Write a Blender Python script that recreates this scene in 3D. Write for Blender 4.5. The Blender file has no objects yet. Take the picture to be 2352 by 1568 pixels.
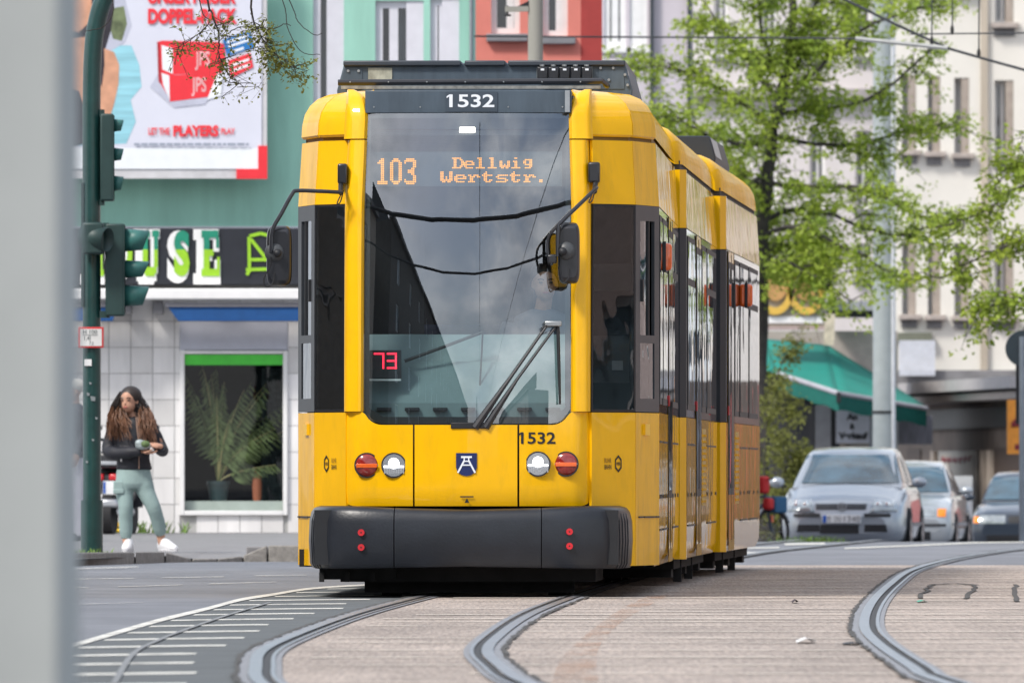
import bpy, bmesh, math, random
import numpy as np
from mathutils import Vector, Matrix
from mathutils.bvhtree import BVHTree

R = math.radians
random.seed(7)
SC = bpy.context.scene
COL = SC.collection

# ------------------------------------------------------------------ camera
CAM_H = 0.77                      # camera height above the road, metres
FPX = 33800.0                     # focal length in units of 1/2352 of the frame width
UC, VH = 1176.0, 1090.0           # optical axis column and horizon row (same units)
cam_d = bpy.data.cameras.new('camera')
cam = bpy.data.objects.new('camera', cam_d)
COL.objects.link(cam)
cam.location = (0, 0, CAM_H)
cam.rotation_euler = (R(90), 0, 0)
cam_d.sensor_width = 36.0
cam_d.lens = 36.0 * FPX / 2352.0
cam_d.shift_y = (VH - 784.0) / 2352.0
cam_d.clip_start = 0.5
cam_d.clip_end = 4000.0
cam_d.dof.use_dof = True
cam_d.dof.focus_distance = 93.0
cam_d.dof.aperture_fstop = 13.5
SC.camera = cam

# ------------------------------------------------------------------ world, sun, exposure
SUN_EL, SUN_AZ = R(48), R(226)    # azimuth clockwise from +Y: the sun stands to the left and a little behind
world = bpy.data.worlds.new('World')
SC.world = world
world.use_nodes = True
wn, wl = world.node_tree.nodes, world.node_tree.links
wn.clear()
w_out = wn.new('ShaderNodeOutputWorld')
w_bg = wn.new('ShaderNodeBackground')
w_bg.inputs['Strength'].default_value = 0.088
sky = wn.new('ShaderNodeTexSky')
sky.sky_type = 'NISHITA'
sky.sun_disc = False
sky.sun_elevation = SUN_EL
sky.sun_rotation = SUN_AZ
sky.air_density = 1.2
sky.dust_density = 2.5
w_tc = wn.new('ShaderNodeTexCoord')
w_map = wn.new('ShaderNodeMapping')
w_map.inputs['Scale'].default_value = (1.0, 1.0, 2.4)
w_nz = wn.new('ShaderNodeTexNoise')
w_nz.inputs['Scale'].default_value = 2.6
w_nz.inputs['Detail'].default_value = 7.0
w_nz.inputs['Roughness'].default_value = 0.6
w_nz.inputs['Distortion'].default_value = 0.6
w_r1 = wn.new('ShaderNodeValToRGB')
w_r1.color_ramp.elements[0].position = 0.38
w_r1.color_ramp.elements[0].color = (0.10, 0.10, 0.10, 1)
w_r1.color_ramp.elements[1].position = 0.66
w_nz2 = wn.new('ShaderNodeTexNoise')
w_nz2.inputs['Scale'].default_value = 5.5
w_nz2.inputs['Detail'].default_value = 6.0
w_r2 = wn.new('ShaderNodeValToRGB')
w_r2.color_ramp.elements[0].position = 0.35
w_r2.color_ramp.elements[0].color = (4.6, 5.0, 5.7, 1)
w_r2.color_ramp.elements[1].position = 0.66
w_r2.color_ramp.elements[1].color = (10.5, 10.6, 10.8, 1)
w_mix = wn.new('ShaderNodeMixRGB')
wl.new(w_tc.outputs['Generated'], w_map.inputs['Vector'])
wl.new(w_map.outputs['Vector'], w_nz.inputs['Vector'])
wl.new(w_map.outputs['Vector'], w_nz2.inputs['Vector'])
wl.new(w_nz.outputs['Fac'], w_r1.inputs['Fac'])
wl.new(w_nz2.outputs['Fac'], w_r2.inputs['Fac'])
wl.new(w_r1.outputs['Color'], w_mix.inputs['Fac'])
wl.new(sky.outputs['Color'], w_mix.inputs['Color1'])
wl.new(w_r2.outputs['Color'], w_mix.inputs['Color2'])
wl.new(w_mix.outputs['Color'], w_bg.inputs['Color'])
wl.new(w_bg.outputs['Background'], w_out.inputs['Surface'])

sun_d = bpy.data.lights.new('sun', 'SUN')
sun_d.energy = 1.5
sun_d.angle = R(10)
sun_d.color = (1.0, 0.95, 0.88)
sun = bpy.data.objects.new('sun', sun_d)
COL.objects.link(sun)
sdir = Vector((math.sin(SUN_AZ) * math.cos(SUN_EL), math.cos(SUN_AZ) * math.cos(SUN_EL), math.sin(SUN_EL)))
sun.rotation_euler = (-sdir).to_track_quat('-Z', 'Y').to_euler()
sun.location = (-60, -20, 90)

SC.view_settings.view_transform = 'Standard'
SC.view_settings.look = 'None'
SC.view_settings.exposure = 1.08
SC.view_settings.gamma = 1.0
SC.render.engine = 'CYCLES'
SC.cycles.max_bounces = 8
SC.cycles.transparent_max_bounces = 12
SC.cycles.caustics_reflective = False
SC.cycles.caustics_refractive = False
SC.cycles.use_denoising = True
SC.cycles.sample_clamp_indirect = 6.0

# ------------------------------------------------------------------ measuring helpers
def at(u, v, d):
    """A point d metres away that is seen at column u, row v of the photograph (2352 wide)."""
    return Vector(((u - UC) * d / FPX, d, CAM_H + (VH - v) * d / FPX))
def gnd(u, v, z=0.0):
    d = (CAM_H - z) * FPX / (v - VH)
    return Vector(((u - UC) * d / FPX, d, z))
def px(n, d):
    return n * d / FPX

# ------------------------------------------------------------------ materials
MATS = {}
def mat(name, col, rough=0.6, metal=0.0, coat=0.0, var=0.12, vscale=6.0, bump=0.0, bscale=60.0,
        emit=None, estr=0.0, spec=0.5, col2=None, stretch=None, crough=0.04, ripple=0.0, grime=0.0, blotch=0.0, bl_scale=0.35):
    if name in MATS: return MATS[name]
    m = bpy.data.materials.new(name); m.use_nodes = True
    n, l = m.node_tree.nodes, m.node_tree.links
    b = n['Principled BSDF']
    b.inputs['Roughness'].default_value = rough
    b.inputs['Metallic'].default_value = metal
    b.inputs['Specular IOR Level'].default_value = spec
    b.inputs['Coat Weight'].default_value = coat
    b.inputs['Coat Roughness'].default_value = crough
    tc = n.new('ShaderNodeTexCoord')
    src = tc.outputs['Object']
    if stretch:
        mp = n.new('ShaderNodeMapping'); mp.inputs['Scale'].default_value = stretch
        l.new(src, mp.inputs['Vector']); src = mp.outputs['Vector']
    nz = n.new('ShaderNodeTexNoise')
    nz.inputs['Scale'].default_value = vscale; nz.inputs['Detail'].default_value = 6
    nz.inputs['Roughness'].default_value = 0.6
    l.new(src, nz.inputs['Vector'])
    rp = n.new('ShaderNodeValToRGB')
    c2 = col2 if col2 else tuple(c * (1 - var) for c in col)
    c1 = col if col2 else tuple(min(1, c * (1 + var * 0.6)) for c in col)
    rp.color_ramp.elements[0].position = 0.32; rp.color_ramp.elements[0].color = (*c2, 1)
    rp.color_ramp.elements[1].position = 0.68; rp.color_ramp.elements[1].color = (*c1, 1)
    l.new(nz.outputs['Fac'], rp.inputs['Fac']); l.new(rp.outputs['Color'], b.inputs['Base Color'])
    if bump:
        nb = n.new('ShaderNodeTexNoise'); nb.inputs['Scale'].default_value = bscale; nb.inputs['Detail'].default_value = 4
        l.new(src, nb.inputs['Vector'])
        bp = n.new('ShaderNodeBump'); bp.inputs['Strength'].default_value = bump; bp.inputs['Distance'].default_value = 0.02
        l.new(nb.outputs['Fac'], bp.inputs['Height']); l.new(bp.outputs['Normal'], b.inputs['Normal'])
    if blotch:     # broad stains and worn areas
        m2 = n.new('ShaderNodeMapping'); m2.inputs['Scale'].default_value = (1, .22, 1); l.new(tc.outputs['Object'], m2.inputs['Vector'])
        n2 = n.new('ShaderNodeTexNoise'); n2.inputs['Scale'].default_value = bl_scale; n2.inputs['Detail'].default_value = 7; n2.inputs['Roughness'].default_value = .62
        l.new(m2.outputs['Vector'], n2.inputs['Vector'])
        r2 = n.new('ShaderNodeMapRange'); r2.inputs[1].default_value = .3; r2.inputs[2].default_value = .7; r2.inputs[3].default_value = 1-blotch; r2.inputs[4].default_value = 1+blotch*.55
        l.new(n2.outputs['Fac'], r2.inputs[0])
        mb_ = n.new('ShaderNodeVectorMath'); mb_.operation = 'SCALE'
        l.new(rp.outputs['Color'], mb_.inputs[0]); l.new(r2.outputs[0], mb_.inputs['Scale']); l.new(mb_.outputs[0], b.inputs['Base Color'])
    if ripple:     # sheet metal is never quite flat: broad, shallow waves
        nr = n.new('ShaderNodeTexNoise'); nr.inputs['Scale'].default_value = 2.2; nr.inputs['Detail'].default_value = 1
        l.new(tc.outputs['Object'], nr.inputs['Vector'])
        br_ = n.new('ShaderNodeBump'); br_.inputs['Strength'].default_value = 1.0; br_.inputs['Distance'].default_value = ripple
        l.new(nr.outputs['Fac'], br_.inputs['Height']); l.new(br_.outputs['Normal'], b.inputs['Normal']); l.new(br_.outputs['Normal'], b.inputs['Coat Normal'])
    if grime:      # road dirt: blotches and streaks of brown film
        mg = n.new('ShaderNodeMapping'); mg.inputs['Scale'].default_value = (2.5, 2.5, .7)
        l.new(tc.outputs['Object'], mg.inputs['Vector'])
        ng = n.new('ShaderNodeTexNoise'); ng.inputs['Scale'].default_value = 3.5; ng.inputs['Detail'].default_value = 9; ng.inputs['Roughness'].default_value = .7
        l.new(mg.outputs['Vector'], ng.inputs['Vector'])
        sg = n.new('ShaderNodeMapRange'); sg.inputs[1].default_value = .50; sg.inputs[2].default_value = .80; sg.inputs[3].default_value = 0; sg.inputs[4].default_value = grime
        l.new(ng.outputs['Fac'], sg.inputs[0])
        mm = n.new('ShaderNodeMixRGB'); mm.inputs['Color2'].default_value = (.20, .12, .035, 1)
        l.new(sg.outputs[0], mm.inputs['Fac']); l.new(rp.outputs['Color'], mm.inputs['Color1']); l.new(mm.outputs['Color'], b.inputs['Base Color'])
    if emit:
        b.inputs['Emission Color'].default_value = (*emit, 1); b.inputs['Emission Strength'].default_value = estr
    MATS[name] = m
    return m

def glass(name, tint, ior=1.9, rough=0.0, wave=0.0, wscale=1.5):
    """A coated pane: tinted see-through plus a Fresnel mirror; wave = slight unevenness of the pane."""
    if name in MATS: return MATS[name]
    m = bpy.data.materials.new(name); m.use_nodes = True
    n, l = m.node_tree.nodes, m.node_tree.links
    n.remove(n['Principled BSDF'])
    o = n['Material Output']
    t = n.new('ShaderNodeBsdfTransparent'); t.inputs['Color'].default_value = (*tint, 1)
    g = n.new('ShaderNodeBsdfGlossy'); g.inputs['Roughness'].default_value = rough
    g.inputs['Color'].default_value = (0.95, 0.97, 1, 1)
    fr = n.new('ShaderNodeFresnel'); fr.inputs['IOR'].default_value = ior
    ge = n.new('ShaderNodeNewGeometry'); mi = n.new('ShaderNodeMix')     # thin pane: the same mirror from either face
    mi.inputs[2].default_value = ior; mi.inputs[3].default_value = 1.0/ior
    l.new(ge.outputs['Backfacing'], mi.inputs[0]); l.new(mi.outputs[0], fr.inputs['IOR'])
    mx = n.new('ShaderNodeMixShader')
    l.new(fr.outputs['Fac'], mx.inputs['Fac']); l.new(t.outputs[0], mx.inputs[1]); l.new(g.outputs[0], mx.inputs[2])
    l.new(mx.outputs[0], o.inputs['Surface'])
    if wave:
        tc = n.new('ShaderNodeTexCoord'); nz = n.new('ShaderNodeTexNoise')
        nz.inputs['Scale'].default_value = wscale; nz.inputs['Detail'].default_value = 2
        l.new(tc.outputs['Object'], nz.inputs['Vector'])
        bp = n.new('ShaderNodeBump'); bp.inputs['Strength'].default_value = 1.0; bp.inputs['Distance'].default_value = wave
        l.new(nz.outputs['Fac'], bp.inputs['Height'])
        l.new(bp.outputs['Normal'], g.inputs['Normal']); l.new(bp.outputs['Normal'], fr.inputs['Normal'])
    MATS[name] = m
    return m

YEL = mat('tram yellow paint', (0.93, 0.50, 0.002), 0.38, coat=0.6, var=0.05, vscale=2.5, crough=0.03, spec=0.1, ripple=.006, grime=.22)
YEL2 = mat('tram yellow paint, road film', (0.88, 0.48, 0.006), 0.4, coat=0.34, var=0.14, vscale=3.0, crough=0.05, stretch=(1, 1, 0.35), spec=0.0, ripple=.006, grime=.4)
YELF = mat('tram yellow paint, flank', (0.86, 0.47, 0.008), 0.4, coat=0.75, var=0.14, vscale=3.0, crough=0.035, stretch=(1, 1, 0.35), spec=0.0, ripple=.004, grime=.22)
BUMP = mat('tram bumper rubber grey', (0.015, 0.018, 0.025), 0.36, var=0.3, vscale=3, bump=0.06, bscale=60)
ROOFG = mat('tram roof slate grey', (0.070, 0.098, 0.128), 0.5, var=0.22, vscale=7, stretch=(2.2, 1, 0.35))
DARK = mat('black rubber', (0.012, 0.013, 0.016), 0.55, var=0.3)
BLACKG = mat('black gloss plastic', (0.018, 0.019, 0.024), 0.28, coat=0.3, var=0.2)
UNDER = mat('underframe black', (0.016, 0.016, 0.017), 0.9, var=0.4)  # one near-black tone for all parts below the floor
FRAMEG = mat('window frame anthracite', (0.035, 0.040, 0.048), 0.45, coat=0.08, spec=0.2)
BANDG = mat('dark glazed band', (0.03, 0.035, 0.042), 0.1, coat=1.0, crough=0.02)
STEEL = mat('galvanised steel', (0.42, 0.44, 0.45), 0.4, metal=0.8, var=0.15)
DASH = mat('dashboard grey', (0.18, 0.24, 0.25), 0.55, var=0.08)
INT = mat('tram interior dark', (0.050, 0.056, 0.066), 0.8)
INT2 = mat('tram interior panel', (0.16, 0.17, 0.18), 0.7)
WHITE = mat('white paint', (0.80, 0.80, 0.80), 0.5, var=0.05)
PRW = mat('white lettering', (0.82, 0.86, 0.92), 0.5, var=0.03)
PRK = mat('black lettering', (0.012, 0.012, 0.016), 0.5)
NAVY = mat('navy enamel', (0.010, 0.022, 0.11), 0.4)
WSG = glass('windscreen glass', (0.78, 0.90, 0.91), ior=2.65, wave=0.0015, wscale=1.2)
SDG = glass('cab side glass', (0.62, 0.66, 0.68), ior=1.6, wave=0.004, wscale=2.4)
BKG = glass('shop window glass', (0.85, 0.9, 0.9), ior=1.4)
CARG = mat('car window glass', (0.035, 0.085, 0.125), 0.06, coat=0.35, spec=0.5, var=0.6, vscale=2.5)  # blue of the mirrored sky is put into the base colour
HSG = glass('house window glass', (0.55, 0.62, 0.66), ior=1.9, wave=0.003, wscale=1.0)
ORL = mat('amber lens', (0.85, 0.13, 0.01), 0.15, coat=1, var=0.15, vscale=25)
RDL = mat('red lens', (0.26, 0.012, 0.008), 0.12, coat=1, var=0.2, vscale=30)
HLW = mat('lit headlight', (0.85, 0.87, 0.9), 0.15, emit=(0.95, 0.97, 1.0), estr=2.6)
CHR = mat('headlight reflector', (0.78, 0.8, 0.82), 0.12, metal=1.0)
LED = mat('amber led', (0.15, 0.06, 0.0), 0.4, emit=(1.0, 0.33, 0.0), estr=0.95)
LEDR = mat('red led', (0.8, 0.02, 0.04), 0.4, emit=(1.0, 0.02, 0.05), estr=1.5)
LAMPW = mat('lit cab lamp', (0.9, 0.8, 0.7), 0.4, emit=(1.0, 0.86, 0.70), estr=3.0)

# ------------------------------------------------------------------ mesh builder
class MB:
    def __init__(s): s.v = []; s.f = []; s.uvless = True
    def add(s, vs, fs):
        o = len(s.v); s.v += [tuple(p) for p in vs]; s.f += [tuple(i + o for i in f) for f in fs]; return s
    def poly(s, pts): return s.add(pts, [tuple(range(len(pts)))])
    def box(s, x0, x1, y0, y1, z0, z1):
        vs = [(x0,y0,z0),(x1,y0,z0),(x1,y1,z0),(x0,y1,z0),(x0,y0,z1),(x1,y0,z1),(x1,y1,z1),(x0,y1,z1)]
        return s.add(vs, [(0,3,2,1),(4,5,6,7),(0,1,5,4),(1,2,6,5),(2,3,7,6),(3,0,4,7)])
    def prism(s, pts, y0, y1):
        """pts in (x, z); extruded from y0 to y1."""
        n = len(pts)
        vs = [(x, y0, z) for x, z in pts] + [(x, y1, z) for x, z in pts]
        return s.add(vs, [tuple(range(n)), tuple(range(2*n-1, n-1, -1))] + [(i, i+n, (i+1) % n + n, (i+1) % n) for i in range(n)])
    def prismz(s, pts, z0, z1):
        n = len(pts)
        vs = [(x, y, z0) for x, y in pts] + [(x, y, z1) for x, y in pts]
        return s.add(vs, [tuple(range(n-1, -1, -1)), tuple(range(n, 2*n))] + [(i, (i+1) % n, (i+1) % n + n, i+n) for i in range(n)])
    def grid(s, rows, closed=False):
        """rows: list of equally long lists of points."""
        m = len(rows[0]); vs = [p for r in rows for p in r]; fs = []
        for i in range(len(rows) - 1):
            for j in range(m - (0 if closed else 1)):
                k = (j + 1) % m
                fs.append((i*m+j, i*m+k, (i+1)*m+k, (i+1)*m+j))
        return s.add(vs, fs)
    def tube(s, pts, r, n=8, cap=True):
        pts = [Vector(p) for p in pts]
        rs = r if isinstance(r, (list, tuple)) else [r] * len(pts)
        rows = []; up = None
        for i, p in enumerate(pts):
            t = (pts[min(i+1, len(pts)-1)] - pts[max(i-1, 0)])
            if t.length < 1e-9: t = Vector((0, 0, 1))
            t.normalize()
            if up is None:
                up = Vector((0, 0, 1)) if abs(t.z) < 0.9 else Vector((0, 1, 0))
            a = t.cross(up).normalized(); b = a.cross(t).normalized(); up = b
            rows.append([p + rs[i] * (math.cos(2*math.pi*k/n) * a + math.sin(2*math.pi*k/n) * b) for k in range(n)])
        s.grid(rows, closed=True)
        if cap:
            s.poly(rows[0][::-1]); s.poly(rows[-1])
        return s
    def disc(s, c, r, n=24, ax='y', depth=0.0, r2=None):
        """disc or short drum facing -Y (ax='y'); depth goes back."""
        c = Vector(c)
        def ring(rad, off):
            out = []
            for k in range(n):
                a = 2*math.pi*k/n
                if ax == 'y': out.append(c + Vector((rad*math.cos(a), off, rad*math.sin(a))))
                elif ax == 'x': out.append(c + Vector((off, rad*math.cos(a), rad*math.sin(a))))
                else: out.append(c + Vector((rad*math.cos(a), rad*math.sin(a), off)))
            return out
        if depth == 0: return s.poly(ring(r, 0))
        a, b = ring(r, 0), ring(r2 if r2 else r, depth)
        s.poly(a); s.poly(b[::-1]); s.grid([b, a], closed=True)
        return s
    def dome(s, c, r, h, n=24, m=5):
        """bulging lens facing -Y"""
        c = Vector(c); rows = []
        for i in range(m + 1):
            t = i / m * math.pi / 2
            rad, off = r * math.cos(t), -h * math.sin(t)
            rows.append([c + Vector((max(rad, 1e-4)*math.cos(2*math.pi*k/n), off, max(rad, 1e-4)*math.sin(2*math.pi*k/n))) for k in range(n)])
        return s.grid(rows, closed=True)
    def ellipsoid(s, c, r, n=14, m=8):
        c = Vector(c); rows = []
        for i in range(m + 1):
            t = -math.pi/2 + math.pi * i / m
            rows.append([c + Vector((r[0]*max(math.cos(t), 1e-3)*math.cos(2*math.pi*k/n), r[1]*max(math.cos(t), 1e-3)*math.sin(2*math.pi*k/n), r[2]*math.sin(t))) for k in range(n)])
        s.grid(rows, closed=True); s.poly(rows[0][::-1]); s.poly(rows[-1]); return s
    def loft(s, rings):
        s.grid(rings, closed=True); s.poly(rings[0][::-1]); s.poly(rings[-1]); return s
    def xf(s, M):
        s.v = [tuple(M @ Vector(p)) for p in s.v]; return s
    def build(s, name, m, parent=None, smooth=False, bevel=0.0, solid=0.0, bseg=2, angle=35, label=None, origin=None):
        me = bpy.data.meshes.new(name)
        vs = s.v
        if origin is not None:
            oo = Vector(origin); vs = [tuple(Vector(p) - oo) for p in vs]
        me.from_pydata(vs, [], s.f); me.validate()
        me.materials.append(m)
        o = bpy.data.objects.new(name, me); COL.objects.link(o)
        if origin is not None: o.location = oo
        if parent is not None: o.parent = parent
        bm = bmesh.new(); bm.from_mesh(me); bmesh.ops.recalc_face_normals(bm, faces=bm.faces); bm.to_mesh(me); bm.free()
        if smooth:
            me.polygons.foreach_set('use_smooth', [True] * len(me.polygons))
            if angle < 180: me.set_sharp_from_angle(angle=R(angle))
        if solid:
            md = o.modifiers.new('solid', 'SOLIDIFY'); md.thickness = solid; md.offset = -1
        if bevel:
            md = o.modifiers.new('bevel', 'BEVEL'); md.width = bevel; md.segments = bseg; md.limit_method = 'ANGLE'; md.angle_limit = R(40)
            if not smooth:
                me.polygons.foreach_set('use_smooth', [True] * len(me.polygons)); me.set_sharp_from_angle(angle=R(50))
        if label: o['label'] = label
        return o

def empty(name, loc=(0, 0, 0), rz=0.0):
    o = bpy.data.objects.new(name, None); COL.objects.link(o)
    o.location = loc; o.rotation_euler = (0, 0, rz); o.empty_display_size = 0.2
    return o
def tag(o, label, cat, group=None, kind=None):
    o['label'] = label
    if cat: o['category'] = cat
    if group: o['group'] = group
    if kind: o['kind'] = kind
    return o
def structure(o): o['kind'] = 'structure'; return o
def stuff(o): o['kind'] = 'stuff'; return o

def text_pts(body, bold=0.0, shear=0.0):
    cu = bpy.data.curves.new('t', 'FONT'); cu.body = body; cu.offset = bold; cu.shear = shear
    cu.resolution_u = 4; cu.align_x = 'LEFT'
    ob = bpy.data.objects.new('t', cu); COL.objects.link(ob)
    dg = bpy.context.evaluated_depsgraph_get()
    me = bpy.data.meshes.new_from_object(ob.evaluated_get(dg))
    vs = [(v.co.x, v.co.y) for v in me.vertices]; fs = [tuple(p.vertices) for p in me.polygons]
    bpy.data.objects.remove(ob); bpy.data.curves.remove(cu); bpy.data.meshes.remove(me)
    return vs, fs
def text_box(body, x0, x1, z0, z1, y, bold=0.0, shear=0.0, yfun=None, flag=False):
    """lettering fitted into the rectangle x0..x1, z0..z1 and facing -Y"""
    vs, fs = text_pts(body, bold, shear)
    ax, bx = min(p[0] for p in vs), max(p[0] for p in vs)
    az, bz = min(p[1] for p in vs), max(p[1] for p in vs)
    b = MB()
    out = []
    for p in vs:
        x = x0 + (p[0]-ax)/(bx-ax)*(x1-x0); z = z0 + (p[1]-az)/(bz-az)*(z1-z0)
        out.append((x, y if yfun is None else yfun(x, z), z))
    b.add(out, fs)
    if flag:      # the upstroke of a leading figure 1
        h = z1 - z0; sw = h*.19; q = [(x0-.20*h, z1-.30*h), (x0-.20*h, z1-.15*h), (x0+.02*h, z1), (x0+sw, z1), (x0+.02*h, z1-.16*h)]
        b.poly([(x, (y if yfun is None else yfun(x, z))-.0004, z) for x, z in q])
    return b

def copy_tree(o, parent=None):
    c = o.copy(); COL.objects.link(c); c.parent = parent
    for ch in list(o.children): copy_tree(ch, c)
    return c

def cr(pts, n):
    """Catmull-Rom through points (any dimension), n steps per span"""
    P = [np.array(p, float) for p in pts]; out = []
    for i in range(len(P) - 1):
        p0, p1, p2, p3 = P[max(i-1, 0)], P[i], P[i+1], P[min(i+2, len(P)-1)]
        for k in range(n):
            t = k / n
            out.append(0.5*((2*p1)+(-p0+p2)*t+(2*p0-5*p1+4*p2-p3)*t*t+(-p0+3*p1-3*p2+p3)*t**3))
    out.append(P[-1]); return out
# ------------------------------------------------------------------ the setting: ground, road, track bed, pavement
def zprof(d):
    t = min(max((d - 168.0) / 36.0, 0), 1)
    return -0.34 * t * t * (3 - 2 * t) - 0.0068 * min(max(d - 204.0, 0), 100)

ASPH = mat('asphalt', (0.20, 0.208, 0.232), 0.75, var=0.22, vscale=0.7, bump=0.35, bscale=45, col2=(0.160, 0.168, 0.190), blotch=.28, bl_scale=.6)
ASPH2 = mat('asphalt, darker lane', (0.105, 0.115, 0.120), 0.8, var=0.2, vscale=1.5, bump=0.35, bscale=45)
PINK = mat('worn pinkish track concrete', (0.47, 0.395, 0.345), 0.85, vscale=55, bump=0.8, bscale=30, col2=(0.25, 0.21, 0.186), stretch=(1, 0.035, 1), blotch=.30, bl_scale=1.1)
SEAL = mat('grey rail sealing strip', (0.23, 0.235, 0.255), 0.6, var=0.2, vscale=5, bump=0.2, bscale=30)
RAILM = mat('worn rail steel', (0.33, 0.34, 0.37), 0.34, metal=0.85, var=0.2, vscale=3)
GROOVE = mat('rail groove grime', (0.035, 0.035, 0.038), 0.7, var=0.4)
TAR = mat('tar joint', (0.07, 0.066, 0.062), 0.8, var=0.5, vscale=12)
PAVE = mat('pavement slabs', (0.225, 0.22, 0.225), 0.85, var=0.18, vscale=2.2, bump=0.25, bscale=30)
KERB = mat('granite kerb', (0.25, 0.235, 0.215), 0.8, var=0.25, vscale=14, bump=0.3, bscale=40)

def worn(name, col, lo, hi, scale, rough=0.75, stretch=(1, 0.4, 1)):
    """paint or stain with patches worn away: what lies below shows through"""
    if name in MATS: return MATS[name]
    m = mat(name, col, rough, var=0.15, vscale=4)
    n, l = m.node_tree.nodes, m.node_tree.links
    tc = n.new('ShaderNodeTexCoord'); mp = n.new('ShaderNodeMapping'); mp.inputs['Scale'].default_value = stretch
    nz = n.new('ShaderNodeTexNoise'); nz.inputs['Scale'].default_value = scale; nz.inputs['Detail'].default_value = 8
    nz.inputs['Roughness'].default_value = 0.7
    mr = n.new('ShaderNodeMapRange'); mr.inputs[1].default_value = lo; mr.inputs[2].default_value = hi
    l.new(tc.outputs['Object'], mp.inputs['Vector']); l.new(mp.outputs['Vector'], nz.inputs['Vector'])
    l.new(nz.outputs['Fac'], mr.inputs[0]); l.new(mr.outputs[0], n['Principled BSDF'].inputs['Alpha'])
    return m
PAINT = worn('worn white road paint', (0.68, 0.67, 0.62), 0.20, 0.50, 5)
FADED = worn('faded paint on concrete', (0.70, 0.63, 0.55), 0.22, 0.60, 4)
STAIN = worn('rust coloured stain', (0.50, 0.29, 0.18), 0.42, 0.95, 6, stretch=(1, .08, 1))

b = MB()
ds = [-400, -60, 20, 60, 100, 150] + [160 + 2.5*i for i in range(22)] + [230, 300, 600, 2500]
xs = [-1500, -200, -40, -12, -6, -3, 0, 3, 6, 12, 40, 200, 1500]
b.grid([[(x, d, zprof(d)) for x in xs] for d in ds])
road = structure(b.build('road', ASPH))

def spline(ctrl):
    D = np.array([c[0] for c in ctrl]); X = np.array([c[1] for c in ctrl])
    pts = cr(ctrl, 8)
    pd = np.array([p[0] for p in pts]); pxx = np.array([p[1] for p in pts])
    return lambda d: float(np.interp(d, pd, pxx))
track_c = spline([(30, .95), (45, .02), (50, -.27), (54.4, -.44), (58, -.51), (63, -.575), (68.5, -.54), (78.5, -.395), (88.2, -.17), (100, .17), (110, .5), (120, .87), (135, 1.55), (150, 2.35), (180, 4.4)])
rail_c = spline([(30, 2.15), (40, 1.8), (54.4, 1.57), (57.8, 1.575), (66.7, 1.65), (74.4, 1.78), (86.8, 2.12), (102, 2.62), (118.3, 3.23), (135, 4.1), (151, 5.2), (175, 7.1)])
left_rail = lambda d: track_c(d) - 0.5
right_rail = lambda d: track_c(d) + 0.47
second_left = rail_c
second_right = lambda d: rail_c(d) + 1.07

b = MB()
dd = [32 + 1.5*i for i in range(63)]
b.grid([[(left_rail(d) + 0.02 + (9.0 - left_rail(d)) * t, d, 0.004) for t in (0, .1, .2, .35, .6, 1)] for d in dd])
bed = structure(b.build('track_bed', PINK))

def strip(f, o0, o1, z, d0, d1, step=1.0, jit=0.0, zf=None):
    b = MB(); rows = []
    n = int((d1 - d0) / step) + 1
    for i in range(n):
        d = d0 + (d1 - d0) * i / (n - 1)
        j0 = random.uniform(-jit, jit); j1 = random.uniform(-jit, jit)
        zz = z + (zprof(d) if zf else 0)
        rows.append([(f(d) + o0 + j0, d, zz), (f(d) + o1 + j1, d, zz)])
    return b.grid(rows)
for f, hand in ((left_rail, 1), (right_rail, -1), (second_left, 1), (second_right, -1)):
    # grooved tram rail: running head outside, groove and guard lip towards the middle of the track
    far = 172
    h = hand
    rail = strip(f, -0.026*h, 0.026*h, 0.016, 32, far).build('rail', RAILM, bed, smooth=True)
    strip(f, 0.026*h, 0.060*h, 0.009, 32, far).build('groove', GROOVE, rail)
    strip(f, 0.060*h, 0.078*h, 0.0150, 32, far).build('guard_lip', RAILM, rail)
    s_out = strip(f, -0.065*h, -0.026*h, 0.010, 32, far).build('sealing_strip', SEAL, rail)
    strip(f, 0.078*h, 0.104*h, 0.0105, 32, far).build('sealing_strip', SEAL, rail)
    strip(f, -0.084*h, -0.063*h, 0.0125, 32, far, 0.35, 0.011).build('tar_joint', TAR, rail)

# edge line and hatched area left of the track
top = [(150, 1482), (268, 1447), (371, 1418), (474, 1393.5), (550, 1373.5), (627, 1361.5), (720, 1348), (873, 1339)]
bot = [(150, 1491), (268, 1456), (371, 1426), (474, 1400.5), (550, 1379.8), (627, 1366.8), (720, 1352), (873, 1342)]
tp = [gnd(u, v, 0.005) for u, v in cr(top, 6)]; bp_ = [gnd(u, v, 0.005) for u, v in cr(bot, 6)]
MB().grid([tp, bp_]).build('edge_line', PAINT, road)
edge_pts = [(p.y, p.x) for p in bp_]
ed = np.array([p[0] for p in edge_pts]); ex = np.array([p[1] for p in edge_pts]); o_ = np.argsort(ed)
edge_x = lambda d: float(np.interp(d, ed[o_], ex[o_]))
rows = []
for k in range(45):
    d = 40 + 1.6*k
    xl, xr = max(edge_x(d), -3.4) + .01, left_rail(d) - .07
    rows.append([(xl, d, .002), ((xl+xr)/2, d, .002), (xr, d, .002)])
structure(MB().grid(rows).build('hatched_area', ASPH2))
d = 44.5
while d < 106:
    w = 0.58
    xl, xr = edge_x(d) + 0.02, left_rail(d) - 0.20 - random.uniform(0, .12)
    if d < 62: xl = max(xl, -3.2)
    n = 8; sk = 0.9
    rows = [[(xl + (xr-xl)*i/n, d - sk*(1-i/n)**1.3 + random.uniform(-.02, .02), 0.0045) for i in range(n+1)],
            [(xl + (xr-xl)*i/n, d + w - sk*(1-i/n)**1.3 + random.uniform(-.02, .02), 0.0045) for i in range(n+1)]]
    MB().grid(rows).build('hatch_bar', PAINT, road)
    d += 3.06
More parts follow.
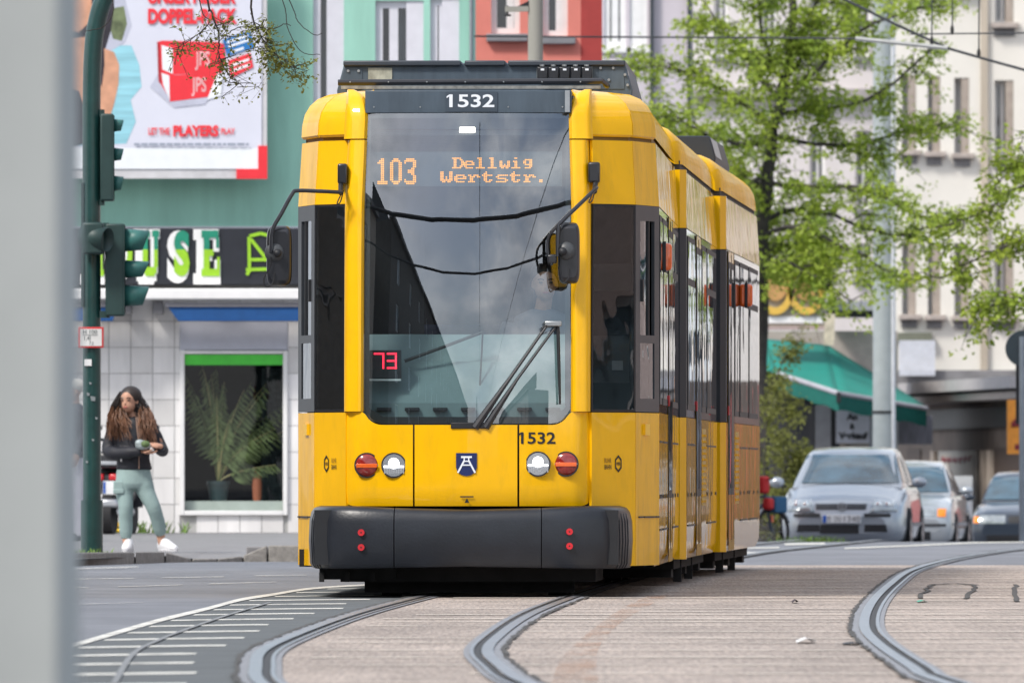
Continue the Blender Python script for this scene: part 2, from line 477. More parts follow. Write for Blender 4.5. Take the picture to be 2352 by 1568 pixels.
# seam sealed with tar across the hatching
pts = [gnd(u, v, 0.009) for u, v in cr([(262, 1568), (305, 1500), (370, 1466), (430, 1443), (520, 1412), (620, 1382)], 5)]
SEAM = mat('road seam', (0.22, 0.23, 0.24), 0.8, var=0.2)
MB().grid([[p - Vector((.013, 0, 0)) for p in pts], [p + Vector((.013, 0, 0)) for p in pts]]).build('road_seam', SEAM, road)

# thin dashes on the far carriageway
THINP = worn('thin worn lane paint', (0.62, 0.62, 0.60), 0.34, 0.72, 6)
def dash(u0, v0, u1, v1, th, m=THINP):
    a, c = gnd(u0, v0 - th/2, .005), gnd(u1, v1 - th/2, .005)
    e, f = gnd(u1, v1 + th/2, .005), gnd(u0, v0 + th/2, .005)
    for p in (a, c, e, f): p.z += zprof(p.y)
    MB().poly([a, c, e, f]).build('lane_dash', m, road)
for q in [(130, 1329, 309, 1327.5, 2), (371, 1326, 515, 1323.5, 2), (584, 1321.5, 705, 1320, 2), (120, 1349, 203, 1348.5, 2), (271, 1346.5, 420, 1342, 2), (479, 1340, 635, 1335.5, 2), (130, 1306.5, 318, 1301, 4),
          (130, 1388, 330, 1382, 1.2), (1700, 1268.5, 1745, 1268, 2.5), (1802, 1249, 1895, 1247.5, 3.5), (1718, 1258, 1790, 1256.5, 2.5), (1940, 1258.5, 2085, 1252.5, 2.6), (2085, 1252.5, 2240, 1245.5, 2.6), (2240, 1245.5, 2352, 1244, 2.6)]:
    dash(*q, PAINT if q[0] > 1600 else THINP)
# faded bars across the track concrete
d = 46.0
while d < 121:
    w = random.choice((.10, .16, .24, .36)) + 0.08*random.random()
    x0 = left_rail(d) + 0.22 + (random.uniform(0, 1.5) if random.random() < .25 else 0)
    n = 16; xr = 6.5 - (random.uniform(2, 5) if random.random() < .3 else 0)
    dr = random.uniform(-.8, .8)
    rows = []
    for side in (0, 1):
        rows.append([(x0 + (xr-x0)*i/n, d + dr*i/n + side*w + random.uniform(-.05, .05), 0.0078) for i in range(n+1)])
    MB().grid(rows).build('faded_bar', FADED, bed)
    d += random.uniform(1.3, 3.0)
pa = [gnd(u, v, .009) for u, v in cr([(1265, 1568), (1290, 1510), (1330, 1470), (1385, 1425), (1440, 1390), (1495, 1365)], 5)]
pb = [gnd(u, v, .009) for u, v in cr([(1375, 1568), (1370, 1510), (1385, 1470), (1430, 1425), (1490, 1390), (1540, 1365)], 5)]
MB().grid([pa, pb]).build('rust_stain', STAIN, bed)
# tar-filled cracks on the right
def crack(pts, w):
    P = [gnd(u, v, 0.0095) for u, v in cr(pts, 4)]
    P = [p + Vector((random.uniform(-.02, .02), random.uniform(-.2, .2), 0)) for p in P]
    rows = []
    for i, p in enumerate(P):
        t = (P[min(i+1, len(P)-1)] - P[max(i-1, 0)]).normalized(); nrm = Vector((-t.y, t.x, 0))
        rows.append([p - nrm*w, p + nrm*w])
    MB().grid(rows).build('tar_crack', TAR, bed)
crack([(2110, 1373), (2130, 1350), (2140, 1341)], .016)
crack([(2140, 1341), (2190, 1339), (2240, 1342)], .03)
crack([(2240, 1342), (2235, 1355), (2218, 1374)], .016)
crack([(2336, 1341), (2333, 1360), (2334, 1380)], .016)

# pavement on the left with its dropped kerb
def kerb_d(x):      # front edge of the pavement
    return float(np.interp(x, [-8, -3.7, -3.0, -2.35, -1.5, 3], [119, 124, 129.5, 130.5, 130.5, 131]))
def pave_z(x, d):
    t = min(max((d - 130) / 40, 0), 1)
    base = 0.06 + 0.046 * t
    return base
def kerb_h(x):
    return float(np.interp(x, [-3.6, -3.05, -2.85, -2.42, -2.25], [0.115, 0.095, 0.03, 0.03, 0.145]))
b = MB(); rows = []
pxs = [-30, -20, -12, -8, -6, -5, -4.3, -3.7, -3.35, -3.1, -2.95, -2.8, -2.6, -2.42, -2.3, -2.0, -1.5, -0.8, 0.2]
for k in range(14):
    rows.append([(x, kerb_d(x) + 0.14 + (196 - kerb_d(x)) * k / 13, min(pave_z(x, kerb_d(x) + (196 - kerb_d(x)) * k / 13), kerb_h(x) - .004) if k == 0 else pave_z(x, kerb_d(x) + (196 - kerb_d(x)) * k / 13)) for x in pxs])
b.grid(rows)
pavement = structure(b.build('pavement', PAVE))
# kerb stones, each a block; heights drop where the crossing is
x = -7.6
while x < 0.3:
    L = 0.62 if not -3.3 < x < -2.2 else 0.22
    x1 = x + L - 0.012
    h0, h1 = kerb_h(x), kerb_h(x1)
    d0, d1 = kerb_d(x), kerb_d(x1)
    b = MB()
    b.add([(x, d0, -.02), (x1, d1, -.02), (x1, d1+.15, -.02), (x, d0+.15, -.02), (x, d0+.012, h0), (x1, d1+.012, h1), (x1, d1+.15, max(h1, .02)), (x, d0+.15, max(h0, .02))],
          [(0,3,2,1),(4,5,6,7),(0,1,5,4),(1,2,6,5),(2,3,7,6),(3,0,4,7)])
    b.build('kerb_stone', KERB, pavement, bevel=0.012)
    x += L
# raised bed of pavement right of the crossing
b = MB(); bx = [(-2.36, 130.66), (0.2, 130.8), (0.2, 150), (-1.85, 150), (-2.1, 138)]
b.prismz(bx, 0.02, 0.135)
b.build('raised_paving', PAVE, pavement, bevel=0.01)
# slab joints of the pavement as thin grooves of dark mortar
for dd_ in (133.5, 136.2, 139, 143, 147.5, 152, 157, 163):
    b = MB().poly([(-9, dd_, pave_z(0, dd_)+.003), (-2.5, dd_, pave_z(0, dd_)+.003), (-2.5, dd_+.10, pave_z(0, dd_)+.003), (-9, dd_+.10, pave_z(0, dd_)+.003)])
    b.build('paving_joint', SEAM, pavement)
# weeds at the foot of the shop wall and the pole
GRASS = mat('grass blades', (0.14, 0.24, 0.045), 0.6, var=0.35, vscale=9)
FLOW = mat('dandelion', (0.85, 0.55, 0.02), 0.6)
def tuft(cx, cy, cz, wx, wy, h, n, name='weeds', m=GRASS):
    b = MB()
    for i in range(n):
        x, y = cx + random.gauss(0, wx), cy + random.gauss(0, wy)
        a = random.uniform(0, 6.28); hh = h * random.uniform(.4, 1); w = 0.008 + h*.035
        dx, dy = math.cos(a)*w, math.sin(a)*w
        lx, ly = random.gauss(0, hh*.45), random.gauss(0, hh*.45)
        b.add([(x-dx, y-dy, cz), (x+dx, y+dy, cz), (x+dx*.7+lx*.5, y+dy*.7+ly*.5, cz+hh*.65), (x+lx, y+ly, cz+hh), (x-dx*.7+lx*.5, y-dy*.7+ly*.5, cz+hh*.65)], [(0,1,2,3,4)])
    return b.build(name, m)
p = at(262, 1222, 168.7)
g = tuft(p.x, 168.7, .10, .35, .12, .16, 260); tag(stuff(g), 'weeds growing along the foot of the white tiled shop wall', None); del g
p = at(282, 1214, 168.4)
b = MB()
for i in range(9): b.ellipsoid((p.x + random.gauss(0, .06), 168.4 + random.gauss(0, .05), .13 + random.uniform(0, .09)), (.032, .032, .022), 8, 4)
o = b.build('dandelions', FLOW); tag(stuff(o), 'yellow dandelion heads in the weeds behind the woman', None)
p = at(215, 1262, 126.8)
g = tuft(p.x - .05, 126.7, .06, .10, .10, .09, 90); tag(stuff(g), 'weeds growing round the foot of the green signal pole', None)

# litter on the track concrete
def litter(u, v, w, h, col, name, label, mt):
    p = gnd(u, v, .008); b = MB()
    a = [(-w, -.05, 0), (0, -.1, h), (w, -.03, h*.3), (w*.8, .12, 0), (0, .1, h*.9), (-w*.9, .09, h*.2)]
    b.add([(p.x+x, p.y+y*3, .009+z) for x, y, z in a], [(0, 1, 4, 5), (1, 2, 3, 4)])
    tag(b.build(name, mt, solid=.002), label, 'litter')
litter(1851, 1474, .045, .022, None, 'paper_scrap', 'crumpled white paper scrap lying on the pink track concrete', WHITE)
litter(1958, 1478, .045, .008, None, 'rubber_scrap', 'flat dark scrap lying beside the right hand rail', DARK)
litter(2118, 1381, .03, .01, None, 'bottle_cap', 'tiny green scrap right of the second rail', mat('green plastic', (.02, .35, .22), .4))
litter(1826, 1383, .02, .02, None, 'leaf_litter', 'tiny dark dry leaf on the concrete between the rails', mat('dry leaf', (.06, .045, .06), .7))
# ------------------------------------------------------------------ the tram
YAW = R(1.6)
T0 = Vector((-0.283, 92.0, 0))
tram = empty('tram', T0, -YAW)
tag(tram, 'yellow articulated tram with black bumper and lit route display coming along the rails', 'tram')
LX = lambda u: (u - 1073) / 367.4
LZ = lambda v: CAM_H + (VH - v) / 367.4
def lean(z):
    t = max(0, (z - 1.09) / 1.94); return 1.94 * (0.01*t + 0.125*t*t)
def tap(z): return 1 - 0.022 * max(0, z - 2.468) / 0.4
yc = lambda x: x*x/5.0
KP = [(.77, .12, 1.0), (1.01, .50, .6), (1.145, 1.3, 0.0), (1.145, 8.8, 0.0)]
DX = 0.035       # the cab front sits a little left of the body's middle
def kp(i, s, z, side, off=0.0):
    a, c = KP[i], KP[i+1]
    x = a[0] + (c[0]-a[0])*s; y = a[1] + (c[1]-a[1])*s + lean(z)*(a[2] + (c[2]-a[2])*s)
    nx, ny = (c[1]-a[1]), -(c[0]-a[0]); L = math.hypot(nx, ny)
    return Vector((side*(x*tap(z) + off*nx/L) + DX*min(1, y/.5), y + off*ny/L, z))
def shell(b, out, inn):
    """closed slab between an outer and an inner grid of points"""
    b.grid(out); b.grid([r[::-1] for r in inn])
    b.grid([out[0], inn[0]]); b.grid([out[-1], inn[-1]])
    b.grid([[r[0] for r in out], [r[0] for r in inn]]); b.grid([[r[-1] for r in out], [r[-1] for r in inn]])
    return b
def panel(i, s0, s1, z0, z1, side, th=0.02, off=0.0, nz=4, ns=2):
    def g(o): return [[kp(i, s0+(s1-s0)*k/ns, z0+(z1-z0)*j/nz, side, o) for k in range(ns+1)] for j in range(nz+1)]
    return shell(MB(), g(off), g(off - th))
def pane(i, s0, s1, z0, z1, side, off, nz=8):
    return MB().grid([[kp(i, s, z0+(z1-z0)*j/nz, side, off) for s in (s0, (s0+s1)/2, s1)] for j in range(nz+1)])

# nose: three yellow panels under the windscreen
def zb(x):      # bottom edge of the windscreen with its rounded corners
    a = abs(x) - 0.529
    return 1.09 if a <= 0 else 1.09 + 0.12 - math.sqrt(max(0.12**2 - min(a, .12)**2, 0))
def yn(x, z):
    r = max(0, (abs(x) - 0.66)/0.115)
    rb = max(0, (0.66 - z)/0.09)
    rt = max(0, (z - 1.04)/0.13)
    return yc(x) - 0.045 + 0.075*r*r + 0.02*rb*rb + .012*rt*rt
def nose(x0, x1, nx, bev=True):
    out = []; inn = []
    for j in range(9):
        ro = []; ri = []
        for k in range(nx+1):
            x = x0 + (x1-x0)*k/nx
            bot = 0.575 + (0.05*(1-math.sqrt(max(0, 1-min(1, max(0, (abs(x)-.70)/.075))**2))))
            tp_ = zb(x) - 0.008 if abs(x) < 0.649 else 1.163
            z = bot + (tp_-bot)*j/8
            ro.append((x, yn(x, z), z)); ri.append((x, yn(x, z)+.05, z))
        out.append(ro); inn.append(ri)
    return shell(MB(), out, inn)
nose(LX(953.5), LX(1189.5), 6).build('hood_panel', YEL, tram, smooth=True, bevel=.006)
nose(LX(1194), .775, 22).build('nose_panel', YEL, tram, smooth=True, bevel=.006)
nose(-.775, LX(949.5), 22).build('nose_panel', YEL, tram, smooth=True, bevel=.006)
MB().box(-.76, .76, .16, .2, .56, 1.1).build('nose_backing', DARK, tram)
MB().box(LX(1037), LX(1125), -.052, .1, LZ(984), LZ(970)).build('wiper_recess', DARK, tram, bevel=.004)

# flanks of the cab: lower, window and upper panels on either side
for side in (1, -1):
    panel(0, 0, .995, .2, 1.160, side).build('corner_panel', YEL, tram, smooth=True)
    panel(1, .008, 1, .2, 1.160, side).build('corner_panel', YEL2, tram, smooth=True)
    panel(0, .0, .992, 2.468, 2.868, side).build('upper_corner_panel', YEL, tram, smooth=True)
    panel(1, .005, 1, 2.468, 2.868, side).build('upper_corner_panel', YEL2, tram, smooth=True)
    # slot below the roof fairing, its shade put into a dark ochre
    for i in (0, 1): panel(i, 0, 1, 2.86, 2.93, side, off=-.03).build('roof_slot', mat('slot shade ochre', (.30, .17, .02), .6), tram)
    # corner window
    wpn = pane(0, .03, .97, 1.178, 2.455, side, -.004).build('corner_window', SDG, tram, smooth=True)
    f = MB()
    for a in ((0, .03, 1.166, 2.466), (.97, 1.0, 1.166, 2.466)): 
        q = panel(0, a[0], a[1], a[2], a[3], side, off=-.001); f.add(q.v, q.f)
    for a in ((.03, .97, 1.164, 1.180), (.03, .97, 2.452, 2.466)):
        q = panel(0, a[0], a[1], a[2], a[3], side, off=-.001); f.add(q.v, q.f)
    f.build('frame', DARK, wpn)
    # cab side window: wide anthracite frame, sliding upper pane, fixed lower pane
    swf = MB()
    for a in ((0.005, .20, 1.166, 2.466), (.80, 1.0, 1.166, 2.466), (.20, .80, 1.166, 1.25), (.20, .80, 2.37, 2.466), (.20, .80, 1.60, 1.65)):
        q = panel(1, *a, side, off=.0); swf.add(q.v, q.f)
    sw = swf.build('cab_window', FRAMEG, tram, smooth=True)
    pane(1, .20, .55, 1.65, 2.37, side, -.006).build('pane', HSG, sw, smooth=True)
    pane(1, .55, .80, 1.65, 2.37, side, -.03).build('pane', SDG, sw, smooth=True)
    pane(1, .20, .80, 1.25, 1.60, side, -.006).build('pane', SDG, sw, smooth=True)
    q = panel(1, .53, .56, 1.65, 2.37, side, off=.004); q.build('sash_bar', DARK, sw)
    q = panel(1, .235, .28, 1.86, 2.0, side, off=.012); q.build('handle', DARK, sw)
    # yellow filler flap and hinge seam
    q = panel(1, .33, .52, 1.02, 1.09, side, off=.014); q.build('filler_flap', mat('bright yellow plastic', (.95, .55, .0), .4), tram, bevel=.01)
    for s0, s1 in ((.12, .30), (.34, .80), (.84, .97)):
        q = panel(1, s0, s1, LZ(1187)-.006, LZ(1187)+.004, side, off=.008); q.build('hinge', DARK, tram)
    # windscreen pillar with rounded head
    out = []; inn = []
    zs = [1.166 + (2.868-1.166)*k/8 for k in range(9)]
    def pil(zs, head):
        out = []; inn = []
        for z in zs:
            t = max(0, (z - 2.99)/0.20)
            x0 = .649 + 0.105*(1 - math.sqrt(max(0, 1 - min(t, 1)**2)))
            x1 = .772 if not head else .80
            ro = []; ri = []
            for k in range(9):
                s = k/8; x = (x0 + (x1-x0)*s)
                e = max(0, (abs(s-.5)-.28)/.22)
                y = yc(min(x, .77)) + lean(z) - 0.05 + 0.045*e*e*(1 if s < .5 else 1.3) + 0.12*max(0, t)**3
                ro.append((side*x*tap(z), y, z)); ri.append((side*x*tap(z), y+.10, z))
            out.append(ro); inn.append(ri)
        return shell(MB(), out, inn)
    pil(zs, False).build('windscreen_pillar', YEL, tram, smooth=True)
    pil([2.876 + (3.19-2.876)*k/14 for k in range(15)], True).build('pillar_head', YEL, tram, smooth=True)
    # roof fairing: rounded cover along the roof edge, cut into pieces
    prof = [(0, 2.906), (.0, 2.98), (.012, 3.05), (.04, 3.105), (.085, 3.15), (.15, 3.178), (.26, 3.19), (.40, 3.19)]
    def fpath(i, s, lim):
        a, c = KP[i], KP[i+1]
        r = []
        for ins, z in prof:
            ii = min(ins, lim)
            x = a[0] + (c[0]-a[0])*s - 0.005; y = a[1] + (c[1]-a[1])*s + lean(z)*(a[2]+(c[2]-a[2])*s)
            r.append(Vector((side*(x*tap(z) + .012 - ii) + DX*min(1, max(0, y-.1)/.5), y + ii*(.55 if i < 2 else 0), z)))
        return r
    for i, m_, n_ in ((0, YEL, 6), (1, YEL2, 6)):
        rows = [fpath(i, (.0 if i == 0 else .01) + (.985 if i == 0 else .985)*k/n_, (.12 + .2*k/n_ if i == 0 else .4)) for k in range(n_+1)]
        inn = [[p + Vector((-side*.015, 0, -.015)) for p in r] for r in rows]
        shell(MB(), rows, inn).build('roof_fairing', m_, tram, smooth=True, angle=60)

# windscreen, frit border and what is mounted on it
def ws(x, z, off=0.0): return (x, yc(x) + lean(z) + off, z)
cols = [-.645 + 1.29*k/32 for k in range(33)]
screen = MB().grid([[ws(x, zb(x) + (3.035 - zb(x))*j/24) for x in cols] for j in range(25)]).build('windscreen', WSG, tram, smooth=True, angle=180)
b = MB()
for s in (-1, 1):
    b.grid([[ws(s*.645, z, .006), ws(s*.612, z, .006)] for z in [1.2 + 1.84*k/12 for k in range(13)]])
b.grid([[ws(x, zb(x) + .042*(1 if abs(x) < .56 else 1.5), .006) for x in cols], [ws(x, zb(x) - .0, .006) for x in cols]])
b.grid([[ws(x, 3.035, .006) for x in cols], [ws(x, 3.005, .006) for x in cols]])
b.build('frit_border', DARK, screen)
# destination display behind the glass
yd = lambda z: 0.30 + lean(z)*0.75
dx0, dx1, dz0, dz1 = LX(848), LX(1288), LZ(425), LZ(346)
DISP = mat('display panel', (.045, .06, .07), .35)
dsp = MB().box(dx0, dx1, .34, .40, dz0, dz1).build('destination_display', DISP, tram)
G = {
 '1': ['...##..', '..###..', '.####..', '...##..', '...##..', '...##..', '...##..', '...##..', '...##..', '...##..', '...##..', '...##..', '.######', '.######'],
 '0': ['..###..', '.#####.', '##...##', '##...##', '##...##', '##...##', '##...##', '##...##', '##...##', '##...##', '##...##', '##...##', '.#####.', '..###..'],
 '3': ['.#####.', '#######', '#....##', '.....##', '.....##', '....##.', '..####.', '..####.', '....##.', '.....##', '.....##', '#....##', '#######', '.#####.'],
 'D': ['######..', '.##..##.', '.##...##', '.##...##', '.##...##', '.##..##.', '######..'],
 'e': ['........', '........', '.#####..', '##...##.', '#######.', '##......', '.#####..'],
 'l': ['.###....', '..##....', '..##....', '..##....', '..##....', '..##....', '######..'],
 'w': ['........', '........', '##...##.', '##...##.', '##.#.##.', '#######.', '.##.##..'],
 'i': ['..##....', '........', '.###....', '..##....', '..##....', '..##....', '######..'],
 'g': ['........', '.#####..', '##..##..', '##..##..', '.#####..', '....##..', '.####...'],
 'W': ['##...##.', '##...##.', '##...##.', '##.#.##.', '##.#.##.', '#######.', '.##.##..'],
 'r': ['........', '........', '##.###..', '.###.##.', '.##.....', '.##.....', '####....'],
 't': ['..#.....', '.##.....', '######..', '.##.....', '.##.....', '.##.##..', '..###...'],
 's': ['........', '........', '.######.', '##......', '.#####..', '.....##.', '######..'],
 '.': ['........', '........', '........', '........', '........', '.##.....', '.##.....'],
}
def dots(txt, x0, z1, pw, ph, adv):
    b = MB(); x = x0
    for ch in txt:
        for r, row in enumerate(G[ch]):
            for c, q in enumerate(row):
                if q == '#':
                    cx, cz = x + c*pw, z1 - r*ph
                    b.poly([(cx-.40*pw, .334, cz-.36*ph), (cx+.40*pw, .334, cz-.36*ph), (cx+.40*pw, .334, cz+.36*ph), (cx-.40*pw, .334, cz+.36*ph)])
        x += adv
    return b
wd = LX(952) - LX(860)
pw = wd/23.4; ph = (LZ(361)-LZ(419))/13.4
dots('103', LX(861), LZ(363), pw, ph, pw*8.4).build('lettering', LED, dsp, label='amber dots reading 103')
pw = (LX(1219)-LX(1035))/52.5; ph = (LZ(360)-LZ(384))/6.5
dots('Dellwig', LX(1037), LZ(361), pw, ph, pw*7.8).build('lettering', LED, dsp, label='amber dots reading Dellwig')
pw = (LX(1248)-LX(1008))/58.5
dots('Wertstr.', LX(1010), LZ(393), pw, ph, pw*7.8).build('lettering', LED, dsp, label='amber dots reading Wertstr.')
# cab lamp near the top of the screen
MB().box(LX(1052), LX(1088), .36, .40, LZ(302), LZ(289)).build('cab_lamp', LAMPW, tram, bevel=.004)

# cab interior
b = MB()
b.grid([[(x, .20 + yc(x)*.8, 1.06), (x, .22 + yc(x)*.8, 1.22)][::1] for x in (-.66, -.4, -.2, 0, .2, .4, .66)])
b.grid([[(x, .22 + yc(x)*.8, 1.22), (x, .42, 1.40), (x, .50, LZ(829)), (x, .53, LZ(828)), (x, .62, LZ(766)), (x, .95, LZ(764))] for x in (-.66, -.4, -.2, 0, .2, .4, .66)])
dash_o = b.build('dashboard', DASH, tram, smooth=True, angle=20)
for k in range(7):
    u = 880 + k*64.7
    x = LX(u); MB().box(x-.045, x+.045, .175 + yc(x)*.8, .24+yc(x)*.8, LZ(943), LZ(935)).build('air_vent', DARK, dash_o, bevel=.004)
MB().box(-.64, .62, .50, .515, LZ(861), LZ(858.5)).build('dash_seam', DARK, dash_o)
# red two-digit run number on a shelf
dn = MB().box(LX(846), LX(919), .26, .34, LZ(868), LZ(803)).build('run_number_display', BLACKG, tram, bevel=.004)
MB().box(LX(846), LX(918), .24, .34, LZ(873.5), LZ(869.5)).build('shelf', WHITE, dn)
b = MB()
def seg7(b, x, z, w, h, on, t=.011):
    S = {'a': (x, x+w, z+h-t, z+h), 'g': (x, x+w, z+h/2-t/2, z+h/2+t/2), 'd': (x, x+w, z, z+t), 'f': (x, x+t, z+h/2, z+h), 'b': (x+w-t, x+w, z+h/2, z+h), 'e': (x, x+t, z, z+h/2), 'c': (x+w-t, x+w, z, z+h/2)}
    for k in on:
        a = S[k]; b.poly([(a[0], .256, a[2]), (a[1], .256, a[2]), (a[1], .256, a[3]), (a[0], .256, a[3])])
seg7(b, LX(856), LZ(846), .065, .10, 'abc'); seg7(b, LX(886), LZ(846), .062, .10, 'abgcd')
b.build('digits', LEDR, dn, label='red segment digits reading 73')
# rod of the inner sun blind
MB().tube([(LX(925), .40, LZ(828)), (LX(1010), .42, LZ(797)), (LX(1105), .45, LZ(761))], .010, 8).build('blind_rod', DARK, tram)
MB().tube([(LX(1105), .45, LZ(761)), (LX(1097), .30, LZ(940))], .0055, 6).build('blind_rod', DARK, tram)
# cab shell: floor, ceiling, rear partition, inner walls
MB().box(-1.0, 1.0, .45, 2.3, .30, .36).build('cab_floor', INT, tram)
MB().box(-.62, .62, .42, 1.2, 2.90, 2.93).build('cab_ceiling', INT, tram); MB().box(-.93, .93, 1.2, 8.6, 2.90, 2.93).build('cab_ceiling', INT, tram)
b = MB(); b.box(-1.1, -.35, 2.45, 2.5, .3, 2.9); b.box(.35, 1.1, 2.45, 2.5, .3, 2.9); b.box(-.35, .35, 2.45, 2.5, .3, 1.5); b.box(-.35, .35, 2.45, 2.5, 2.45, 2.9)
b.build('cab_partition', INT, tram)
MB().box(.52, .98, 2.32, 2.40, 1.95, 2.12).build('partition_shelf', INT2, tram)
MB().box(.55, .97, 2.30, 2.40, 1.36, 1.66).build('equipment_locker', INT2, tram)
MB().box(.86, .93, 2.27, 2.30, 1.44, 1.50).build('locker_latch', STEEL, tram)
for k in range(3):
    MB().box(-.9, .9, 4.0+1.6*k, 4.06+1.6*k, .9, 1.75).build('seat_back', mat('seat cloth', (.05, .07, .16), .9), tram, bevel=.05)
# driver's desk handle
MB().box(LX(1206), LX(1298), .60, .66, LZ(838), LZ(822)).build('controller_bar', DARK, tram, bevel=.006)
MB().box(LX(1246), LX(1260), .60, .64, LZ(824), LZ(800)).build('controller_handle', DARK, tram, bevel=.006)

# wiper: two parallel arms and the blade
yw = lambda x, z: yc(x) + lean(z) - .045
def wp(u, v): x, z = LX(u), LZ(v); return Vector((x, yw(x, z), z))
wip = MB().tube([wp(1092, 982), wp(1118, 945), wp(1175, 865), wp(1258, 746)], [.026, .021, .011, .008], 8).build('wiper_arm', BLACKG, tram, smooth=True)
MB().tube([wp(1117, 982), wp(1140, 945), wp(1190, 870), wp(1283, 742)], [.024, .020, .009, .007], 8).build('wiper_arm', BLACKG, tram, smooth=True)
MB().tube([wp(1282, 750), wp(1285, 850), wp(1287, 928)], [.011, .010, .007], 6).build('wiper_blade', DARK, wip)
MB().box(LX(1252), LX(1290), wp(1270, 742).y-.02, wp(1270, 742).y+.02, LZ(749), LZ(737)).build('wiper_link', STEEL, wip, bevel=.006)
MB().tube([wp(1258, 746) + Vector((0, -.01, 0)), wp(1246, 752), wp(1247, 768), wp(1256, 762)], .004, 6).build('washer_hose', DARK, wip)

# lights
for i, (u, v, kind) in enumerate([(843, 1068, 'r'), (905.5, 1068, 'w'), (1237, 1065, 'w'), (1301, 1065, 'r')]):
    x, z = LX(u), LZ(v); y = yn(x, z)
    h = MB().disc((x, y-.012, z), .079, 32, depth=.06).build('headlight' if kind == 'w' else 'tail_light', BLACKG, tram, bevel=.004)
    if kind == 'r':
        MB().dome((x, y-.013, z), .070, .022, 28, 6).build('lens', RDL, h, smooth=True)
        b = MB(); b.box(x-.066, x+.066, y-.0365, y-.030, z-.016, z+.010); b.build('amber_band', ORL, h, bevel=.003)
        for q in (-1, 1): MB().disc((x+q*.066, y-.018, z), .006, 8, depth=.004).build('screw', STEEL, h)
    else:
        MB().disc((x, y-.014, z), .070, 28).build('reflector', CHR, h)
        MB().dome((x, y-.016, z+.012), .034, .014, 20, 5).build('bulb_lens', HLW, h, smooth=True)
        b = MB()
        for q in range(9): b.box(x-.060+.0145*q, x-.052+.0145*q, y-.0185, y-.0155, z-.052, z-.018)
        b.build('lens_ribs', mat('ribbed glass', (.35, .37, .4), .2), h)
        MB().box(x-.062, x+.062, y-.0225, y-.0155, z-.014, z-.003).build('lens_bar', HLW, h)
# number, crest and marks on the nose
text_box('1532', LX(1198), LX(1277), LZ(1019), LZ(992), 0, .018, yfun=lambda x, z: yn(x, z)-.003, flag=True).build('fleet_number', PRK, tram, label='black numerals 1532 above the headlight')
sx, sz = LX(1073), LZ(1066)
sh = [(-.065, .071), (.065, .071), (.065, -.02), (.055, -.048), (.03, -.066), (0, -.073), (-.03, -.066), (-.055, -.048), (-.065, -.02)]
cr_o = MB().prism([(sx+a, sz+c) for a, c in sh], yn(sx, sz)-.006, yn(sx, sz)).build('crest', NAVY, tram, label='navy shield with a white pithead tower')
b = MB(); yq = yn(sx, sz)-.0085
def bar(b, x0, z0, x1, z1, w, y=yq):
    t = Vector((x1-x0, z1-z0)).normalized(); n = Vector((-t.y, t.x))*w/2
    b.poly([(sx+x0+n.x, y, sz+z0+n.y), (sx+x1+n.x, y, sz+z1+n.y), (sx+x1-n.x, y, sz+z1-n.y), (sx+x0-n.x, y, sz+z0-n.y)])
bar(b, -.034, .046, .034, .046, .012); bar(b, -.014, .046, -.014, .022, .008, yq-.0002); bar(b, .014, .046, .014, .022, .008, yq-.0002); bar(b, -.022, .020, .022, .020, .008, yq-.0004)
bar(b, -.016, .020, -.054, -.052, .011, yq-.0006); bar(b, .016, .020, .054, -.052, .011, yq-.0008); bar(b, -.03, -.004, .03, -.004, .008, yq-.001)
b.build('pithead_emblem', PRW, cr_o)
b = MB(); tx, tz = LX(1074), LZ(1146)
b.poly([(tx-.042, yn(0, .62)-.008, tz+.012), (tx+.042, yn(0, .62)-.008, tz+.012), (tx+.042, yn(0, .62)-.008, tz+.020), (tx-.042, yn(0, .62)-.008, tz+.020)])
b.poly([(tx-.015, yn(0, .62)-.008, tz-.022), (tx+.015, yn(0, .62)-.008, tz-.022), (tx, yn(0, .62)-.008, tz+.006)])
b.build('jacking_mark', PRK, tram)
# small operator marks on both corner panels
for side in (1, -1):
    def on(s, z, o=.004): return kp(0, s, z, side, o)
    s0, s1 = (.28, .44) if side > 0 else (.44, .28)
    for t_, z0, z1 in (('RUHR', .845, .875), ('BAHN', .805, .835)):
        vs, fs = text_pts(t_, .01); ax = max(p[0] for p in vs); az = max(p[1] for p in vs)
        MB().add([on(s0 + (s1-s0)*p[0]/ax, z0 + (z1-z0)*p[1]/az) for p in vs], fs).build('operator_mark', mat('operator ochre print', (.30, .16, .01), .5) if t_ == 'RUHR' else PRK, tram)
    b = MB(); c = .60; hx = []
    for k in range(6): hx.append((c + .085*math.sin(k*math.pi/3), .84 + .055*math.cos(k*math.pi/3)))
    for k in range(6):
        a, e = hx[k], hx[(k+1) % 6]
        f_ = lambda p, q: on(c+(p[0]-c)*q, .84+(p[1]-.84)*q)
        b.poly([f_(a, 1), f_(e, 1), f_(e, .72), f_(a, .72)])
    vs, fs = text_pts('VRR', .02); ax = max(p[0] for p in vs); az = max(p[1] for p in vs)
    ss = (c-.045, c+.045) if side > 0 else (c+.045, c-.045)
    b.add([on(ss[0]+(ss[1]-ss[0])*p[0]/ax, .83 + .02*p[1]/az) for p in vs], fs)
    b.build('network_mark', PRK, tram)

